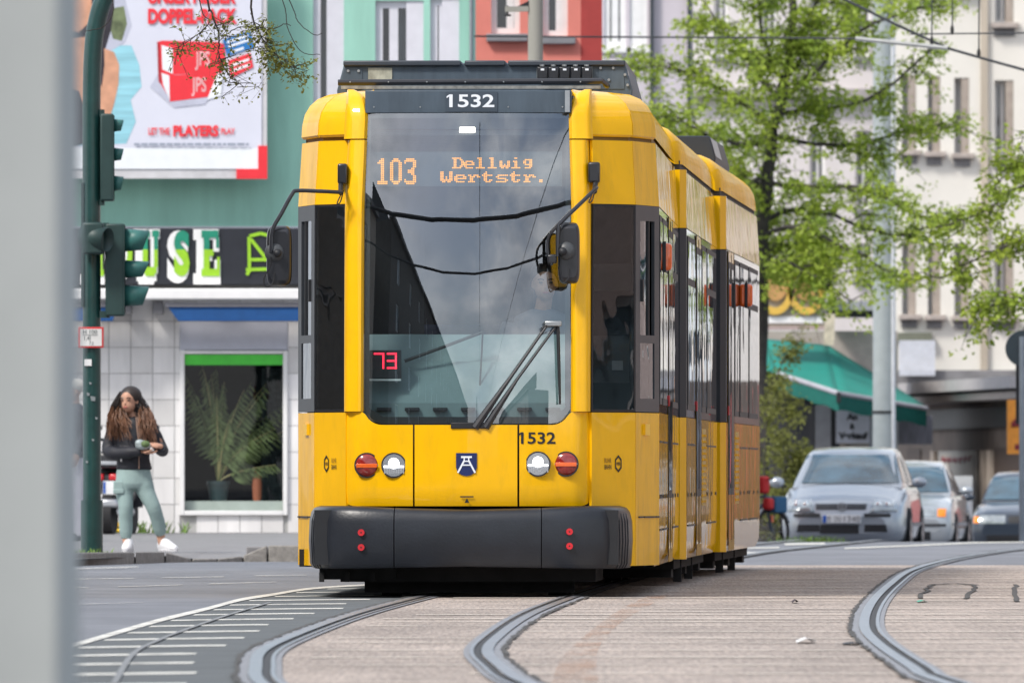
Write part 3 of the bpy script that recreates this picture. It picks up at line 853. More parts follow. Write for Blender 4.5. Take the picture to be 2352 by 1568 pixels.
# bumper in three pieces with ribs and red studs
BP = [(0, -.20), (.3, -.195), (.60, -.18), (.79, -.13), (.885, -.05), (.945, .10), (.985, .32), (1.005, .55)]
bpts = cr([(-x, y) for x, y in BP[:0:-1]] + BP, 6)
bx_ = np.array([p[0] for p in bpts])
PR = [(.200, -.10), (.184, -.05), (.188, -.012), (.215, .004), (.36, .012), (.48, .008), (.525, -.004), (.552, -.022), (.565, -.06), (.563, -.16)]
def bump_seg(i0, i1, ctr):
    rows = []
    for i in range(i0, i1+1):
        p = bpts[i]; q = bpts[min(i+1, len(bpts)-1)] - bpts[max(i-1, 0)]
        n = np.array([q[1], -q[0]]); n = n/np.linalg.norm(n)
        ax_ = abs(p[0])
        lift = 0.012*min(1, max(0, (ax_-.45)/.3)) - 0.012*max(0, 1-ax_/.5)
        rows.append([Vector((p[0]+n[0]*o+.012, p[1]+n[1]*o, z + (lift if z > .5 else 0) - (.012*max(0, 1-ax_/.7) if z < .25 else 0)*-1)) for z, o in PR])
    b = MB().grid(rows); b.poly(rows[0]); b.poly(rows[-1][::-1]); return b
iL = int(np.argmin(abs(bx_ + .482))); iR = int(np.argmin(abs(bx_ - .474)))
bumper = bump_seg(iL, iR, True).build('bumper', BUMP, tram, smooth=True, angle=50)
bl = bump_seg(0, iL, False); bl.v = [(x-.006, y, z) for x, y, z in bl.v]; bl.build('bumper_side', BUMP, bumper, smooth=True, angle=50)
br = bump_seg(iR, len(bpts)-1, False); br.v = [(x+.006, y, z) for x, y, z in br.v]; br.build('bumper_side', BUMP, bumper, smooth=True, angle=50)
MB().box(-.95, .95, -.08, .5, .21, .55).build('bumper_core', DARK, bumper)
for s in (-1, 1):
    for k in range(4):
        i = (len(bpts)-1-8-k*2) if s > 0 else 8+k*2
        p = bpts[i]; q = bpts[i+1] - bpts[i-1]; n = np.array([q[1], -q[0]]); n /= np.linalg.norm(n)
        b = MB().tube([(p[0]+.012+s*.006+n[0]*(o+.002), p[1]+n[1]*(o+.002), z) for z, o in PR[1:8]], .004, 6)
        b.build('bumper_rib', BUMP, bumper, smooth=True)
STUD = mat('red stud', (.62, .02, .03), .4)
for u, v in ((833, 1222), (833, 1256), (1311, 1220), (1311, 1253)):
    x, z = LX(u), LZ(v); y = float(np.interp(x, bx_, [p[1] for p in bpts])) - .02
    st = MB().disc((x, y-.012, z), .021, 16, depth=.05).build('bumper_stud', STUD, bumper, bevel=.003)
    MB().disc((x, y-.013, z), .005, 8).build('screw', DARK, st)
# dent in the bumper middle
# underframe
MB().box(-.80, .80, .25, 2.4, .10, .32).build('underframe', UNDER, tram)
MB().box(-1.09, 1.09, 1.0, 8.6, .19, .30).build('underfloor', UNDER, tram)
MB().box(-.93, -.45, .20, .6, .115, .20).build('track_brake', UNDER, tram)
for k in range(3): MB().box(-.93+.16*k, -.90+.16*k, .16, .22, .10, .16).build('bracket', UNDER, tram)
def bogie(parent, y, M=None):
    bg = MB().box(-.62, .62, y-1.15, y+1.15, .10, .34).build('bogie', UNDER, parent)
    for yy in (y-.8, y+.8):
        for s in (-1, 1):
            w = MB(); w.disc((s*.53-.06, yy, .30), .30, 24, 'x', depth=.12); w.build('wheel', UNDER, bg, bevel=.01)
bogie(tram, 2.5)
MB().box(-.66, .66, .55, .62, .03, .2).build('shade_valance', UNDER, tram)  # dark box added to stand in for the deep shadow under the bumper

# number panel above the windscreen
yp = lean(3.1) + .045
nump = MB().box(-.648, .648, yp, yp+.3, 3.037, 3.178).build('number_panel', ROOFG, tram, bevel=.004)
MB().box(LX(1021), LX(1140), yp-.006, yp, 3.044, 3.17).build('number_plate', mat('plate slate', (.05, .07, .095), .5), nump)
text_box('1532', LX(1029), LX(1133), LZ(244), LZ(214), yp-.009, .02, flag=True).build('fleet_number', PRW, nump, label='white numerals 1532 above the windscreen')
for u in (855, 962, 1165, 1290): MB().disc((LX(u), yp-.004, LZ(243)), .005, 8, depth=.006).build('rivet', STEEL, nump)
MB().box(LX(1296), LX(1307), yp-.03, yp, LZ(255), LZ(205)).build('panel_latch', mat('dusty steel', (.35, .38, .4), .5, metal=.4), nump)

# roof deck and equipment box
MB().box(-.62, .62, .5, 1.8, 2.94, 3.13).build('roof_deck', ROOFG, tram); MB().box(-.9, .9, 1.8, 8.7, 2.94, 3.135).build('roof_deck', ROOFG, tram)
BX = lambda u: (u - 1176)/357.3 + .198
BZ = lambda v: CAM_H + (VH - v)/357.3
b = MB().prism([(-.91, 3.12), (.98, 3.12), (.985, 3.24), (.937, 3.415), (-.868, 3.415), (-.915, 3.24)], 2.6, 6.2)
rbox = b.build('roof_equipment_box', ROOFG, tram, bevel=.008)
for u0, u1 in ((793, 1063), (1072, 1165), (1172, 1441)):
    MB().box(BX(u0), BX(u1), 2.57, 6.22, BZ(152), BZ(139.5)).build('lid', mat('lid slate', (.045, .055, .07), .45), rbox, bevel=.008)
MB().box(BX(850), BX(905), 2.592, 2.6, BZ(190), BZ(156)).build('cream_plate', mat('weathered cream plate', (.42, .42, .34), .7, var=.35, vscale=14), rbox)
MB().box(BX(797), BX(836), 2.594, 2.6, BZ(205), BZ(156)).build('bolted_cover', ROOFG, rbox)
MB().box(BX(1380), BX(1438), 2.594, 2.6, BZ(205), BZ(156)).build('bolted_cover', ROOFG, rbox)
for u, v in ((804, 163), (828, 163), (1384, 157), (1413, 157), (1403, 184), (1440, 172), (1446, 196)):
    MB().disc((BX(u), 2.585, BZ(v)), .009, 10, depth=.012).build('bolt', STEEL, rbox)
MB().box(BX(1237), BX(1366), 2.588, 2.6, BZ(183), BZ(150)).build('terminal_tray', mat('tray grey', (.16, .18, .19), .5), rbox)
for k in range(5):
    u = 1239 + k*25.5
    t_ = MB().box(BX(u), BX(u+23.5), 2.545, 2.59, BZ(182), BZ(155)).build('terminal_box', BLACKG, rbox, bevel=.006)
    MB().box(BX(u+8), BX(u+16), 2.541, 2.545, BZ(163), BZ(158.5)).build('tag', PRW, t_)
    MB().disc((BX(u+11), 2.56, BZ(153.5)), .016, 10, 'z', depth=.012).build('cap', STEEL, t_)
rl = MB().tube([(BX(784), 2.35, BZ(192)), (BX(1390), 2.35, BZ(189)), (BX(1397), 2.40, BZ(196)), (BX(1400), 2.48, BZ(199))], .020, 10).build('roof_rail', BLACKG, tram, smooth=True)
for u in (812, 900, 988, 1076, 1164, 1252, 1340): MB().disc((BX(u), 2.326, BZ(191)), .005, 8, depth=.01).build('rivet', STEEL, rl)
MB().box(BX(790), BX(1385), 2.42, 2.46, BZ(206), BZ(199)).build('hinge_strip', mat('dusty hinge strip', (.33, .34, .33), .7, var=.4, vscale=20), tram)
# window in the slanting end of the box
MB().add([(.985, 2.62, 3.20), (.985, 2.95, 3.20), (.952, 2.95, 3.37), (.952, 2.62, 3.37)], [(0, 1, 2, 3)]).build('side_louvre', STEEL, rbox)

# mirrors on their arms
def mirror(pts, head, ball, cable, side, name='mirror_arm'):
    arm = MB().tube(cr(pts, 4), .013, 10).build(name, BLACKG, tram, smooth=True)
    (x0, x1, z0, z1, y0, y1) = head
    b = MB(); n = 40; rows = []
    cx, cz, hx, hz = (x0+x1)/2, (z0+z1)/2, (x1-x0)/2, (z1-z0)/2
    def ring(sc, y, e=5.0):
        out = []
        for k in range(n):
            a = 2*math.pi*k/n; c, s = math.cos(a), math.sin(a)
            out.append(Vector((cx + hx*sc*abs(c)**(2/e)*(1 if c >= 0 else -1), y, cz + hz*sc*abs(s)**(2/e)*(1 if s >= 0 else -1))))
        return out
    b.loft([ring(.80, y0), ring(.93, y0+.012), ring(1, y0+.045), ring(1, y1-.008), ring(.97, y1)])
    h = b.build('mirror_head', BLACKG, arm, smooth=True, angle=50)
    MB().poly([(p.x, y1+.002, p.z) for p in ring(.92, 0)]).build('mirror_glass', CHR, arm)
    bx0, bz0 = ball
    MB().dome((bx0, y0+.02, bz0), .064, .05, 20, 5).build('ball_socket', mat('socket grey', (.06, .065, .07), .45), arm, smooth=True)
    MB().ellipsoid((bx0 - side*.02, y0-.045, bz0-.005), (.027, .027, .027)).build('ball', DARK, arm, smooth=True)
    MB().tube(cr(cable, 5), .0045, 6).build('cable', DARK, arm, smooth=True)
    return arm
YM = .12
m1 = mirror([(LX(783), .10, LZ(441)), (LX(735), .03, LZ(439)), (LX(684), -.02, LZ(438)), (LX(672), -.03, LZ(446)), (LX(648), -.05, LZ(490)), (LX(627), -.06, LZ(530)), (LX(625), -.065, LZ(580))],
       (LX(612.5), LX(671), LZ(657), LZ(518), -.04, .05), (LX(632), LZ(580)), [(LX(624), -.06, LZ(590)), (LX(622), -.06, LZ(610)), (LX(608), -.06, LZ(640)), (LX(612), -.06, LZ(657)), (LX(627), -.06, LZ(652)), (LX(632), -.05, LZ(625))], -1)
m2 = mirror([(LX(1369), .12, LZ(430)), (LX(1366), .06, LZ(436)), (LX(1320), -.05, LZ(482)), (LX(1290), -.10, LZ(512)), (LX(1284), -.11, LZ(525)), (LX(1283), -.12, LZ(590))],
       (LX(1283), LX(1333), LZ(652), LZ(511), -.09, .0), (LX(1302), LZ(577)), [(LX(1289), -.11, LZ(590)), (LX(1290), -.11, LZ(625)), (LX(1296), -.11, LZ(648)), (LX(1307), -.11, LZ(640)), (LX(1309), -.10, LZ(618))], 1)
# second small mirror behind the right one
MB().tube(cr([(LX(1283), -.11, LZ(520)), (LX(1262), -.10, LZ(545)), (LX(1260), -.10, LZ(580)), (LX(1270), -.10, LZ(610))], 4), .009, 8).build('arm_branch', BLACKG, m2, smooth=True)
MB().box(LX(1259), LX(1281), -.11, -.04, LZ(606), LZ(585)).build('small_mirror', BLACKG, m2, bevel=.01)
for (u0, u1, v0, v1, s) in ((773, 795, 374, 421, -1), (1350, 1377, 371, 418, 1)):
    x = LX((u0+u1)/2); 
    h = MB().box(LX(u0), LX(u1), .20, .40, LZ(v1), LZ(v0)).build('mirror_bracket', BLACKG, tram, bevel=.012)
    MB().tube([(x+s*.01, .22, LZ(v1)), (x+s*.006, .12, LZ(v1+22))], .016, 8).build('spigot', DARK, h)
    MB().tube(cr([(x, .15, LZ(v1+20)), (x-.03, .13, LZ(v1+45)), (x-.01, .14, LZ(v1+42)), (x+.01, .16, LZ(v1+15))], 4), .004, 6).build('cable', DARK, h)

# ---- passenger sections
BTN = mat('red push button', (.55, .04, .04), .4)
GRID = mat('radiator grille', (.52, .34, .03), .5)
def flank(parent, y0, y1, layout, hw=1.145, dx=0.0):
    """side walls from y0 to y1 with windows and doors set in"""
    for side in (1, -1):
        def bx(name, m, ya, yb, z0, z1, o0, o1, par=parent, **k):
            xa, xb = side*(hw+o0)+dx, side*(hw+o1)+dx
            return MB().box(min(xa, xb), max(xa, xb), ya, yb, z0, z1).build(name, m, par, **k)
        # gently outward-curved lower skirt, straight band, upper band
        wall = bx('side_band', BANDG, y0, y1, 1.168, 2.464, -.03, -.004)
        rows = [[Vector((side*(hw-.035)+dx, y, .19)), Vector((side*(hw-.008)+dx, y, .26)), Vector((side*hw+dx, y, .5)), Vector((side*hw+dx, y, 1.164))] for y in (y0, y1)]
        MB().grid(rows).build('side_skirt', YELF, parent, smooth=True)
        rows = [[Vector((side*hw+dx, y, 2.468)), Vector((side*hw*tap(2.87)+dx, y, 2.868))] for y in (y0, y1)]
        MB().grid(rows).build('upper_side_panel', YELF, parent)
        bx('roof_gutter', mat('slot shade ochre', (.30, .17, .02), .6), y0, y1, 2.868, 2.905, -.14, -.05)  # line darkened with the shade colour of the slot
        for kind, ya, yb in layout:
            if kind == 'w':
                w = bx('side_window', DARK, ya, yb, 1.22, 2.42, -.004, .0005)
                MB().poly([(side*(hw+.004)+dx, ya+.04, 1.26), (side*(hw+.004)+dx, yb-.04, 1.26), (side*(hw+.004)+dx, yb-.04, 2.08), (side*(hw+.004)+dx, ya+.04, 2.08)]).build('pane', HSG, w)
                MB().poly([(side*(hw+.004)+dx, ya+.04, 2.13), (side*(hw+.004)+dx, yb-.04, 2.13), (side*(hw+.004)+dx, yb-.04, 2.38), (side*(hw+.004)+dx, ya+.04, 2.38)]).build('pane', HSG, w)
                for z in (.42, .98):
                    bx('panel_joint', DARK, ya, yb, z-.006, z+.006, 0, .003)
                for yy in (ya + .1, (ya+yb)/2, yb-.1):
                    bx('hinge', DARK, yy-.10, yy+.10, .62, .645, 0, .004)
            elif kind == 'v':      # ventilation grille panel below a narrow window
                w = bx('side_window', DARK, ya, yb, 1.22, 2.42, -.004, .0005)
                MB().poly([(side*(hw+.004)+dx, ya+.04, 1.26), (side*(hw+.004)+dx, yb-.04, 1.26), (side*(hw+.004)+dx, yb-.04, 2.38), (side*(hw+.004)+dx, ya+.04, 2.38)]).build('pane', HSG, w)
                gp = bx('grille', GRID, ya+.08, yb-.08, .55, 1.1, 0, .002)
                for k in range(12): bx('slat', YEL2, ya+.09, yb-.09, .57+k*.043, .588+k*.043, .002, .006, gp)
            else:                  # double-leaf door
                ym = (ya+yb)/2
                d_ = bx('door', YELF, ya, yb, .24, 2.46, -.002, .003)
                for p, q in ((ya+.05, ym-.03), (ym+.03, yb-.05)):
                    bx('door_glass_frame', DARK, p, q, .62, 2.38, .003, .0045, d_)
                    MB().poly([(side*(hw+.006)+dx, p+.05, .67), (side*(hw+.006)+dx, q-.05, .67), (side*(hw+.006)+dx, q-.05, 2.33), (side*(hw+.006)+dx, p+.05, 2.33)]).build('pane', HSG, d_)
                bx('seal', DARK, ym-.012, ym+.012, .26, 2.44, .003, .006, d_)
                bx('seal', DARK, ya-.012, ya+.008, .24, 2.46, .0, .0045, d_); bx('seal', DARK, yb-.008, yb+.012, .24, 2.46, .0, .0045, d_)
                bx('push_button', BTN, ya-.16, ya-.10, 1.22, 1.29, 0, .014, bevel=.004)
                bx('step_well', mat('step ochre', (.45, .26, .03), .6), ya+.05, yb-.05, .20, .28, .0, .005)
    # roof fairing along both edges
def fair(parent, y0, y1, hw=1.145, m=YEL2, nose_=True, dx=0.0):
    prof = [(0, 2.906), (.0, 2.98), (.012, 3.05), (.04, 3.105), (.085, 3.15), (.15, 3.178), (.26, 3.19), (.40, 3.19)]
    for side in (1, -1):
        rows = []
        st = [(y0, .05), (y0+.05, .022), (y0+.16, 0)] if nose_ else [(y0, 0)]
        for y, ins in st + [(y1, 0)]:
            rows.append([Vector((side*(hw*tap(z)-.003 - i_ - ins)+dx, y, z - ins*.6*(z > 3))) for i_, z in prof])
        b = MB().grid(rows)
        b.poly(rows[0]); b.poly(rows[-1][::-1])
        b.build('roof_fairing', m, parent, smooth=True, angle=60)

def indicator(parent, y, hw=1.145, z=2.16):
    for side in (1,):
        x0, x1 = sorted((side*hw, side*(hw+.105)))
        i_ = MB().box(x0, x1, y-.05, y+.07, z-.088, z+.088).build('side_indicator', ORL, parent, bevel=.025, bseg=3)
        xm = side*(hw+.055)
        MB().box(xm-.012, xm+.012, y-.056, y+.07, z-.098, z+.098).build('indicator_bar', DARK, i_, bevel=.005)

flank(tram, 1.3, 8.75, [('w', 1.5, 2.4), ('w', 2.7, 4.3), ('d', 4.6, 6.0), ('w', 6.3, 8.5)], dx=DX)
fair(tram, 1.31, 8.72, nose_=False, dx=DX)
indicator(tram, 2.0)
def section(cx, cy, yaw, L, layout, name, ind=None, box=None):
    Mw = Matrix.Translation((cx, cy, 0)) @ Matrix.Rotation(-yaw, 4, 'Z')
    Mt = Matrix.Translation(T0) @ Matrix.Rotation(-YAW, 4, 'Z')
    core = MB().box(-1.10, 1.10, .05, L-.02, .22, 2.93).build(name, mat('carriage core', (.04, .042, .046), .7), tram)
    core.matrix_basis = Mt.inverted() @ Mw
    flank(core, .2, L, layout); fair(core, .0, L)
    for side in (1, -1):       # chamfered end posts
        for z0, z1, m in ((.19, 1.164, YEL), (1.168, 2.464, FRAMEG), (2.468, 2.868, YEL)):
            pts = [(side*1.10, 0), (side*1.143, .08), (side*1.143, .2), (side*1.0, .2), (side*1.0, 0)]
            MB().prismz(pts, z0, z1).build('end_post', m, core)
    MB().box(-1.04, 1.04, -.55, 0.05, .3, 2.88).build('bellows', DARK, core)
    MB().box(-1.05, 1.05, .3, L-.3, .12, .24).build('underfloor', UNDER, core)
    for k in range(5):
        y = .8 + k*(L-1.4)/4
        MB().box(-1.0, 1.02, y, y+.5, .11 if k % 2 else .06, .2).build('underfloor_case', UNDER, core)
    MB().box(-.95, .95, .3, L-.3, 2.93, 3.12).build('roof_deck', ROOFG, core)
    if ind: indicator(core, ind)
    if box:
        b = MB().prism([(-.7, 3.10), (1.0, 3.10), (1.02, 3.18), (.97, 3.355), (-.6, 3.355), (-.7, 3.18)], box[0], box[1])
        rb = b.build('roof_equipment_box', mat('dark roof box', (.025, .032, .042), .5), core, bevel=.01)
        MB().add([(1.018, box[0]+.05, 3.20), (1.018, box[0]+1.6, 3.20), (.978, box[0]+1.6, 3.34), (.978, box[0]+.05, 3.34)], [(0, 1, 2, 3)]).build('side_louvre', STEEL, rb)
    return core
s2 = section(.055, 101.30, R(2.14), 9.0, [('w', .4, 2.4), ('d', 2.7, 4.1), ('v', 4.4, 5.6), ('w', 5.9, 8.7)], 'middle_carriage')
s3 = section(.468, 110.85, R(2.6), 8.9, [('d', .5, 1.9), ('v', 2.2, 3.2), ('w', 3.5, 5.6), ('w', 5.9, 8.4)], 'rear_carriage', ind=3.3, box=(1.5, 5.0))
bogie(s2, 4.5); bogie(s3, 6.5)
for core in (s2, s3):
    for k in range(2): MB().box(1.0, 1.06, 2.0+3*k, 2.06+3*k, .02, .2).build('step_bracket', UNDER, core)
# ------------------------------------------------------------------ buildings on the left
MINT = mat('mint green render', (0.31, 0.585, 0.485), 0.85, var=0.16, vscale=1.1, bump=.15, bscale=40, stretch=(2.2, 1, .35))
LILAC = mat('pale grey window frame', (0.64, 0.64, 0.70), 0.5, var=0.06)
TILE = mat('white wall tile', (0.80, 0.79, 0.785), 0.35, var=0.20, vscale=0.9, stretch=(2.5, 1, .4))
TILEB = mat('off-white wall tile', (0.68, 0.67, 0.66), 0.38, var=0.10, vscale=1.1)
MORT = mat('tile mortar', (0.42, 0.42, 0.41), 0.9)
FASC = mat('black shop fascia', (0.018, 0.020, 0.028), 0.4, var=.2)
BLUE = mat('blue awning cloth', (0.008, 0.075, 0.25), 0.8, var=.15)
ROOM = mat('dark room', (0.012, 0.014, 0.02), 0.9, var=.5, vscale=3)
CURT = mat('grey curtain', (0.40, 0.42, 0.44), 0.9, var=.25, vscale=9, stretch=(6, 1, .3))
LIME = mat('lime green', (0.30, 0.58, 0.02), 0.5)
TEAL = mat('teal green', (0.01, 0.24, 0.15), 0.5)
GBAND = mat('bright green film', (0.07, 0.60, 0.05), 0.4)

class Fac:
    """a frontal facade plane at distance d: photo column/row to metres"""
    def __init__(s, d): s.d = d
    def x(s, u): return (u - UC) * s.d / FPX
    def z(s, v): return CAM_H + (VH - v) * s.d / FPX

def wall_mesh(x0, x1, z0, z1, y, th, holes):
    """a wall of thickness th with openings; holes are (x0, x1, z0, z1)"""
    b = MB()
    xs = sorted({x0, x1, *[min(max(h[0], x0), x1) for h in holes], *[min(max(h[1], x0), x1) for h in holes]})
    zs = sorted({z0, z1, *[min(max(h[2], z0), z1) for h in holes], *[min(max(h[3], z0), z1) for h in holes]})
    for i in range(len(xs)-1):
        for j in range(len(zs)-1):
            cx, cz = (xs[i]+xs[i+1])/2, (zs[j]+zs[j+1])/2
            if any(h[0] < cx < h[1] and h[2] < cz < h[3] for h in holes): continue
            b.poly([(xs[i], y, zs[j]), (xs[i+1], y, zs[j]), (xs[i+1], y, zs[j+1]), (xs[i], y, zs[j+1])])
    for h in holes:
        a, c, e, f = h
        b.poly([(a, y, e), (a, y+th, e), (a, y+th, f), (a, y, f)]); b.poly([(c, y, e), (c, y, f), (c, y+th, f), (c, y+th, e)])
        b.poly([(a, y, e), (c, y, e), (c, y+th, e), (a, y+th, e)]); b.poly([(a, y, f), (a, y+th, f), (c, y+th, f), (c, y, f)])
    # ends, top and back
    D = y + 9
    b.poly([(x0, y, z0), (x0, y, z1), (x0, D, z1), (x0, D, z0)]); b.poly([(x1, y, z0), (x1, D, z0), (x1, D, z1), (x1, y, z1)])
    b.poly([(x0, y, z1), (x1, y, z1), (x1, D, z1), (x0, D, z1)])
    return b

def window(parent, x0, x1, z0, z1, y, fr=.06, split=None, sill=None, fm=WHITE, deep=.14, curtain=None, gm=None, sm=None):
    w = MB()
    w.box(x0, x0+fr, y+deep-.04, y+deep+.03, z0, z1); w.box(x1-fr, x1, y+deep-.04, y+deep+.03, z0, z1)
    w.box(x0+fr, x1-fr, y+deep-.04, y+deep+.03, z0, z0+fr); w.box(x0+fr, x1-fr, y+deep-.04, y+deep+.03, z1-fr, z1)
    wo = w.build('window', fm, parent)
    if split:
        for s in split:
            xm = x0 + (x1-x0)*s; MB().box(xm-fr*.6, xm+fr*.6, y+deep-.042, y+deep+.028, z0+fr, z1-fr).build('mullion', fm, wo)
    MB().poly([(x0+fr, y+deep, z0+fr), (x1-fr, y+deep, z0+fr), (x1-fr, y+deep, z1-fr), (x0+fr, y+deep, z1-fr)]).build('pane', gm or HSG, wo)
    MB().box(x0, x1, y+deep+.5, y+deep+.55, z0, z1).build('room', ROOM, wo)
    if curtain:
        for a, c in curtain:
            n = 14; r0 = []; r1 = []
            for k in range(n+1):
                x = x0 + (x1-x0)*(a + (c-a)*k/n); yy = y+deep+.12 + .03*math.sin(k*2.1)
                r0.append((x, yy, z0+fr)); r1.append((x, yy, z1-fr))
            MB().grid([r0, r1]).build('curtain', CURT, wo, smooth=True)
    if sill:
        MB().box(x0-.06, x1+.10, y-sill, y+deep-.04, z0-.10, z0-.002).build('sill', sm or mat('sill stone', (.25, .25, .27), .7), wo, bevel=.01)
    return wo

# ---- mint green corner house with the tiled shop front
F1 = Fac(170.0)
shop = empty('shop_building', (F1.x(400), 170, 0.1))
tag(shop, 'mint green rendered house with white tiled shop front behind the woman', 'building')
def S(b): return b.xf(Matrix.Translation((-F1.x(400), -170, -0.1)))   # into the building's own frame
x_r = F1.x(1088)
holes = [(F1.x(719), F1.x(790), F1.z(330), F1.z(-45)), (F1.x(862), F1.x(973), F1.z(330), F1.z(2)), (F1.x(988), F1.x(1055), F1.z(330), F1.z(-4))]
def place(o, par): o.parent = par; o.location = o.location - par.location
wl_ = S(wall_mesh(-11, x_r, F1.z(524), 13.0, 170, .25, holes)).build('upper_wall', MINT, shop)
for h, sp, cu in ((holes[0], None, [(.05, .5)]), (holes[1], (.38,), [(.40, .95)]), (holes[2], (.45,), [(.05, .45)])):
    w = window(None, *h, 170, fr=.085, split=sp, fm=LILAC, curtain=cu, deep=.10)
    place(w, shop)
    MB().box(h[1]-.20, h[1]-.001, .02, .06, h[2], h[3]).xf(Matrix.Translation((0, 170, 0))).build('lit_reveal_board', LILAC, w)  # pale board stands in for the lit right-hand reveal
S(MB().box(F1.x(1078), F1.x(1086), 169.9, 170, 2.9, 12)).build('downpipe', mat('zinc pipe', (.30, .33, .36), .5, metal=.3), shop, bevel=.02)
S(MB().box(-11, x_r, 169.97, 170.2, F1.z(526), F1.z(520))).build('fascia_capping', LILAC, shop)
# ground floor: mortar-backed wall, tiles as pieces
sw0, sw1, sz0, sz1 = F1.x(413), F1.x(661), F1.z(1183), F1.z(738)
S(wall_mesh(-11, x_r, 0.0, F1.z(524)-.01, 170.02, .25, [(sw0, sw1, sz0, sz1)])).build('ground_floor_wall', MORT, shop)
tw, thh = .252, .302
tile_me = {}
nx_ = 0
z = 0.10
row = 0
while z < F1.z(700):
    hgt = .33 if row == 0 else thh
    x = F1.x(100)
    while x < F1.x(760):
        xa, xb, za, zb_ = x+.004, x+tw-.004, z+.004, min(z+hgt-.004, F1.z(690))
        # keep clear of the shop window opening
        segs = [(xa, xb, za, zb_)]
        if xb > sw0 and xa < sw1 and zb_ > sz0 and za < sz1:
            segs = []
            if xa < sw0-.03: segs.append((xa, sw0-.002, za, zb_))
            elif xb > sw1+.03: segs.append((sw1+.002, xb, za, zb_))
            elif za < sz0-.03: segs.append((xa, xb, za, sz0-.002))
            elif zb_ > sz1+.03: segs.append((xa, xb, sz1+.002, zb_))
        for (a, c, e, f) in segs:
            yy = 170.005 + random.uniform(-.002, .002)
            S(MB().box(a, c, yy, 170.03, e, f)).build('tile', TILE if random.random() < .7 else TILEB, shop)
        x += tw
    z += hgt; row += 1
# shop window
fo = MB()
a, c, e, f = sw0, sw1, sz0, F1.z(805)
fr = px(11, 170)
for q in ((a, a+fr, e, f), (c-fr, c, e, f), (a+fr, c-fr, e, e+fr), (a+fr, c-fr, f-fr*.7, f)): fo.box(q[0], q[1], 169.96, 170.06, q[2], q[3])
swin = S(fo).build('shop_window', WHITE, shop, bevel=.008)
S(MB().poly([(a+fr, 170.03, e+fr), (c-fr, 170.03, e+fr), (c-fr, 170.03, f-fr*.7), (a+fr, 170.03, f-fr*.7)])).build('pane', BKG, swin)
S(MB().box(a+fr, c-fr, 170.0, 170.01, F1.z(838), F1.z(814))).build('green_film', GBAND, swin)
S(MB().box(sw0, sw1, 169.99, 170.1, F1.z(804), sz1)).build('shutter_box', mat('shutter box lilac', (.52, .54, .62), .6, var=.06), swin, bevel=.01)
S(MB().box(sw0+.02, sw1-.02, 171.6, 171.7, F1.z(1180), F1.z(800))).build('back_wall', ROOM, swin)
S(MB().box(a+fr, c-fr, 170.08, 170.6, e+.005, F1.z(1150))).build('inner_sill', mat('inner sill', (.52, .55, .50), .6), swin)
n = 30
r0 = [(F1.x(598)+(F1.x(652)-F1.x(598))*k/n, 170.75+.03*math.sin(k*1.9), F1.z(1168)) for k in range(n+1)]
S(MB().grid([r0, [(p[0], p[1], F1.z(845)) for p in r0]])).build('net_curtain', mat('net curtain', (.10, .13, .14), .9, var=.6, vscale=14, stretch=(1, 1, 2)), swin, smooth=True)
# fascia board with letters (its own thing)
fz0, fz1 = F1.z(655), F1.z(525)
fas = MB().box(-11, F1.x(775), 169.72, 169.95, fz0, fz1).build('shop_sign', FASC, bevel=.01, origin=(F1.x(400), 169.8, fz0))
tag(fas, 'black shop fascia with two-tone green letters above the white tiled wall', 'sign')
def on_sign(b): return b.xf(Matrix.Translation((-F1.x(400), -169.8, -fz0)))
def cut(b, zc, keep_up):
    bm = bmesh.new(); vs = [bm.verts.new(p) for p in b.v]
    for f_ in b.f:
        try: bm.faces.new([vs[i] for i in f_])
        except ValueError: pass
    bmesh.ops.bisect_plane(bm, geom=bm.verts[:]+bm.edges[:]+bm.faces[:], plane_co=(0, 0, zc), plane_no=(0, 0, 1), clear_inner=keep_up, clear_outer=not keep_up)
    bm.verts.index_update(); r = MB().add([v.co[:] for v in bm.verts], [tuple(v.index for v in f_.verts) for f_ in bm.faces]); bm.free(); return r
SLAB = {   # slab-serif capitals as sets of rectangles (x0, x1, z0, z1)
 'E': [(.12, .44, 0, 1), (0, .12, 0, .16), (0, .12, .84, 1), (.44, .92, .84, 1), (.80, .95, .62, .84), (.44, .66, .44, .58), (.44, 1, 0, .16), (.85, 1, .16, .42)],
 'U': [(.10, .38, .2, 1), (0, .10, .86, 1), (.38, .48, .86, 1), (.72, .92, .2, 1), (.62, .72, .86, 1), (.92, 1, .86, 1), (.16, .86, .06, .2), (.24, .76, 0, .06)],
 'H': [(.08, .36, 0, 1), (.64, .92, 0, 1), (.36, .64, .42, .58), (0, .08, 0, .14), (.36, .44, 0, .14), (0, .08, .86, 1), (.36, .44, .86, 1), (.56, .64, 0, .14), (.92, 1, 0, .14), (.56, .64, .86, 1), (.92, 1, .86, 1)]}
def glyph(ch, x0, x1, z0, z1, y, grow):
    if ch not in SLAB: return text_box(ch, x0, x1, z0, z1, y, .05 + grow*.6)
    b = MB(); g = grow
    for k, (a, c, e, f) in enumerate(SLAB[ch]):
        xa, xb, za, zb_ = x0+(x1-x0)*a - g, x0+(x1-x0)*c + g, z0+(z1-z0)*e - g, z0+(z1-z0)*f + g
        yy = y - .0003*k; b.poly([(xa, yy, za), (xb, yy, za), (xb, yy, zb_), (xa, yy, zb_)])
    return b
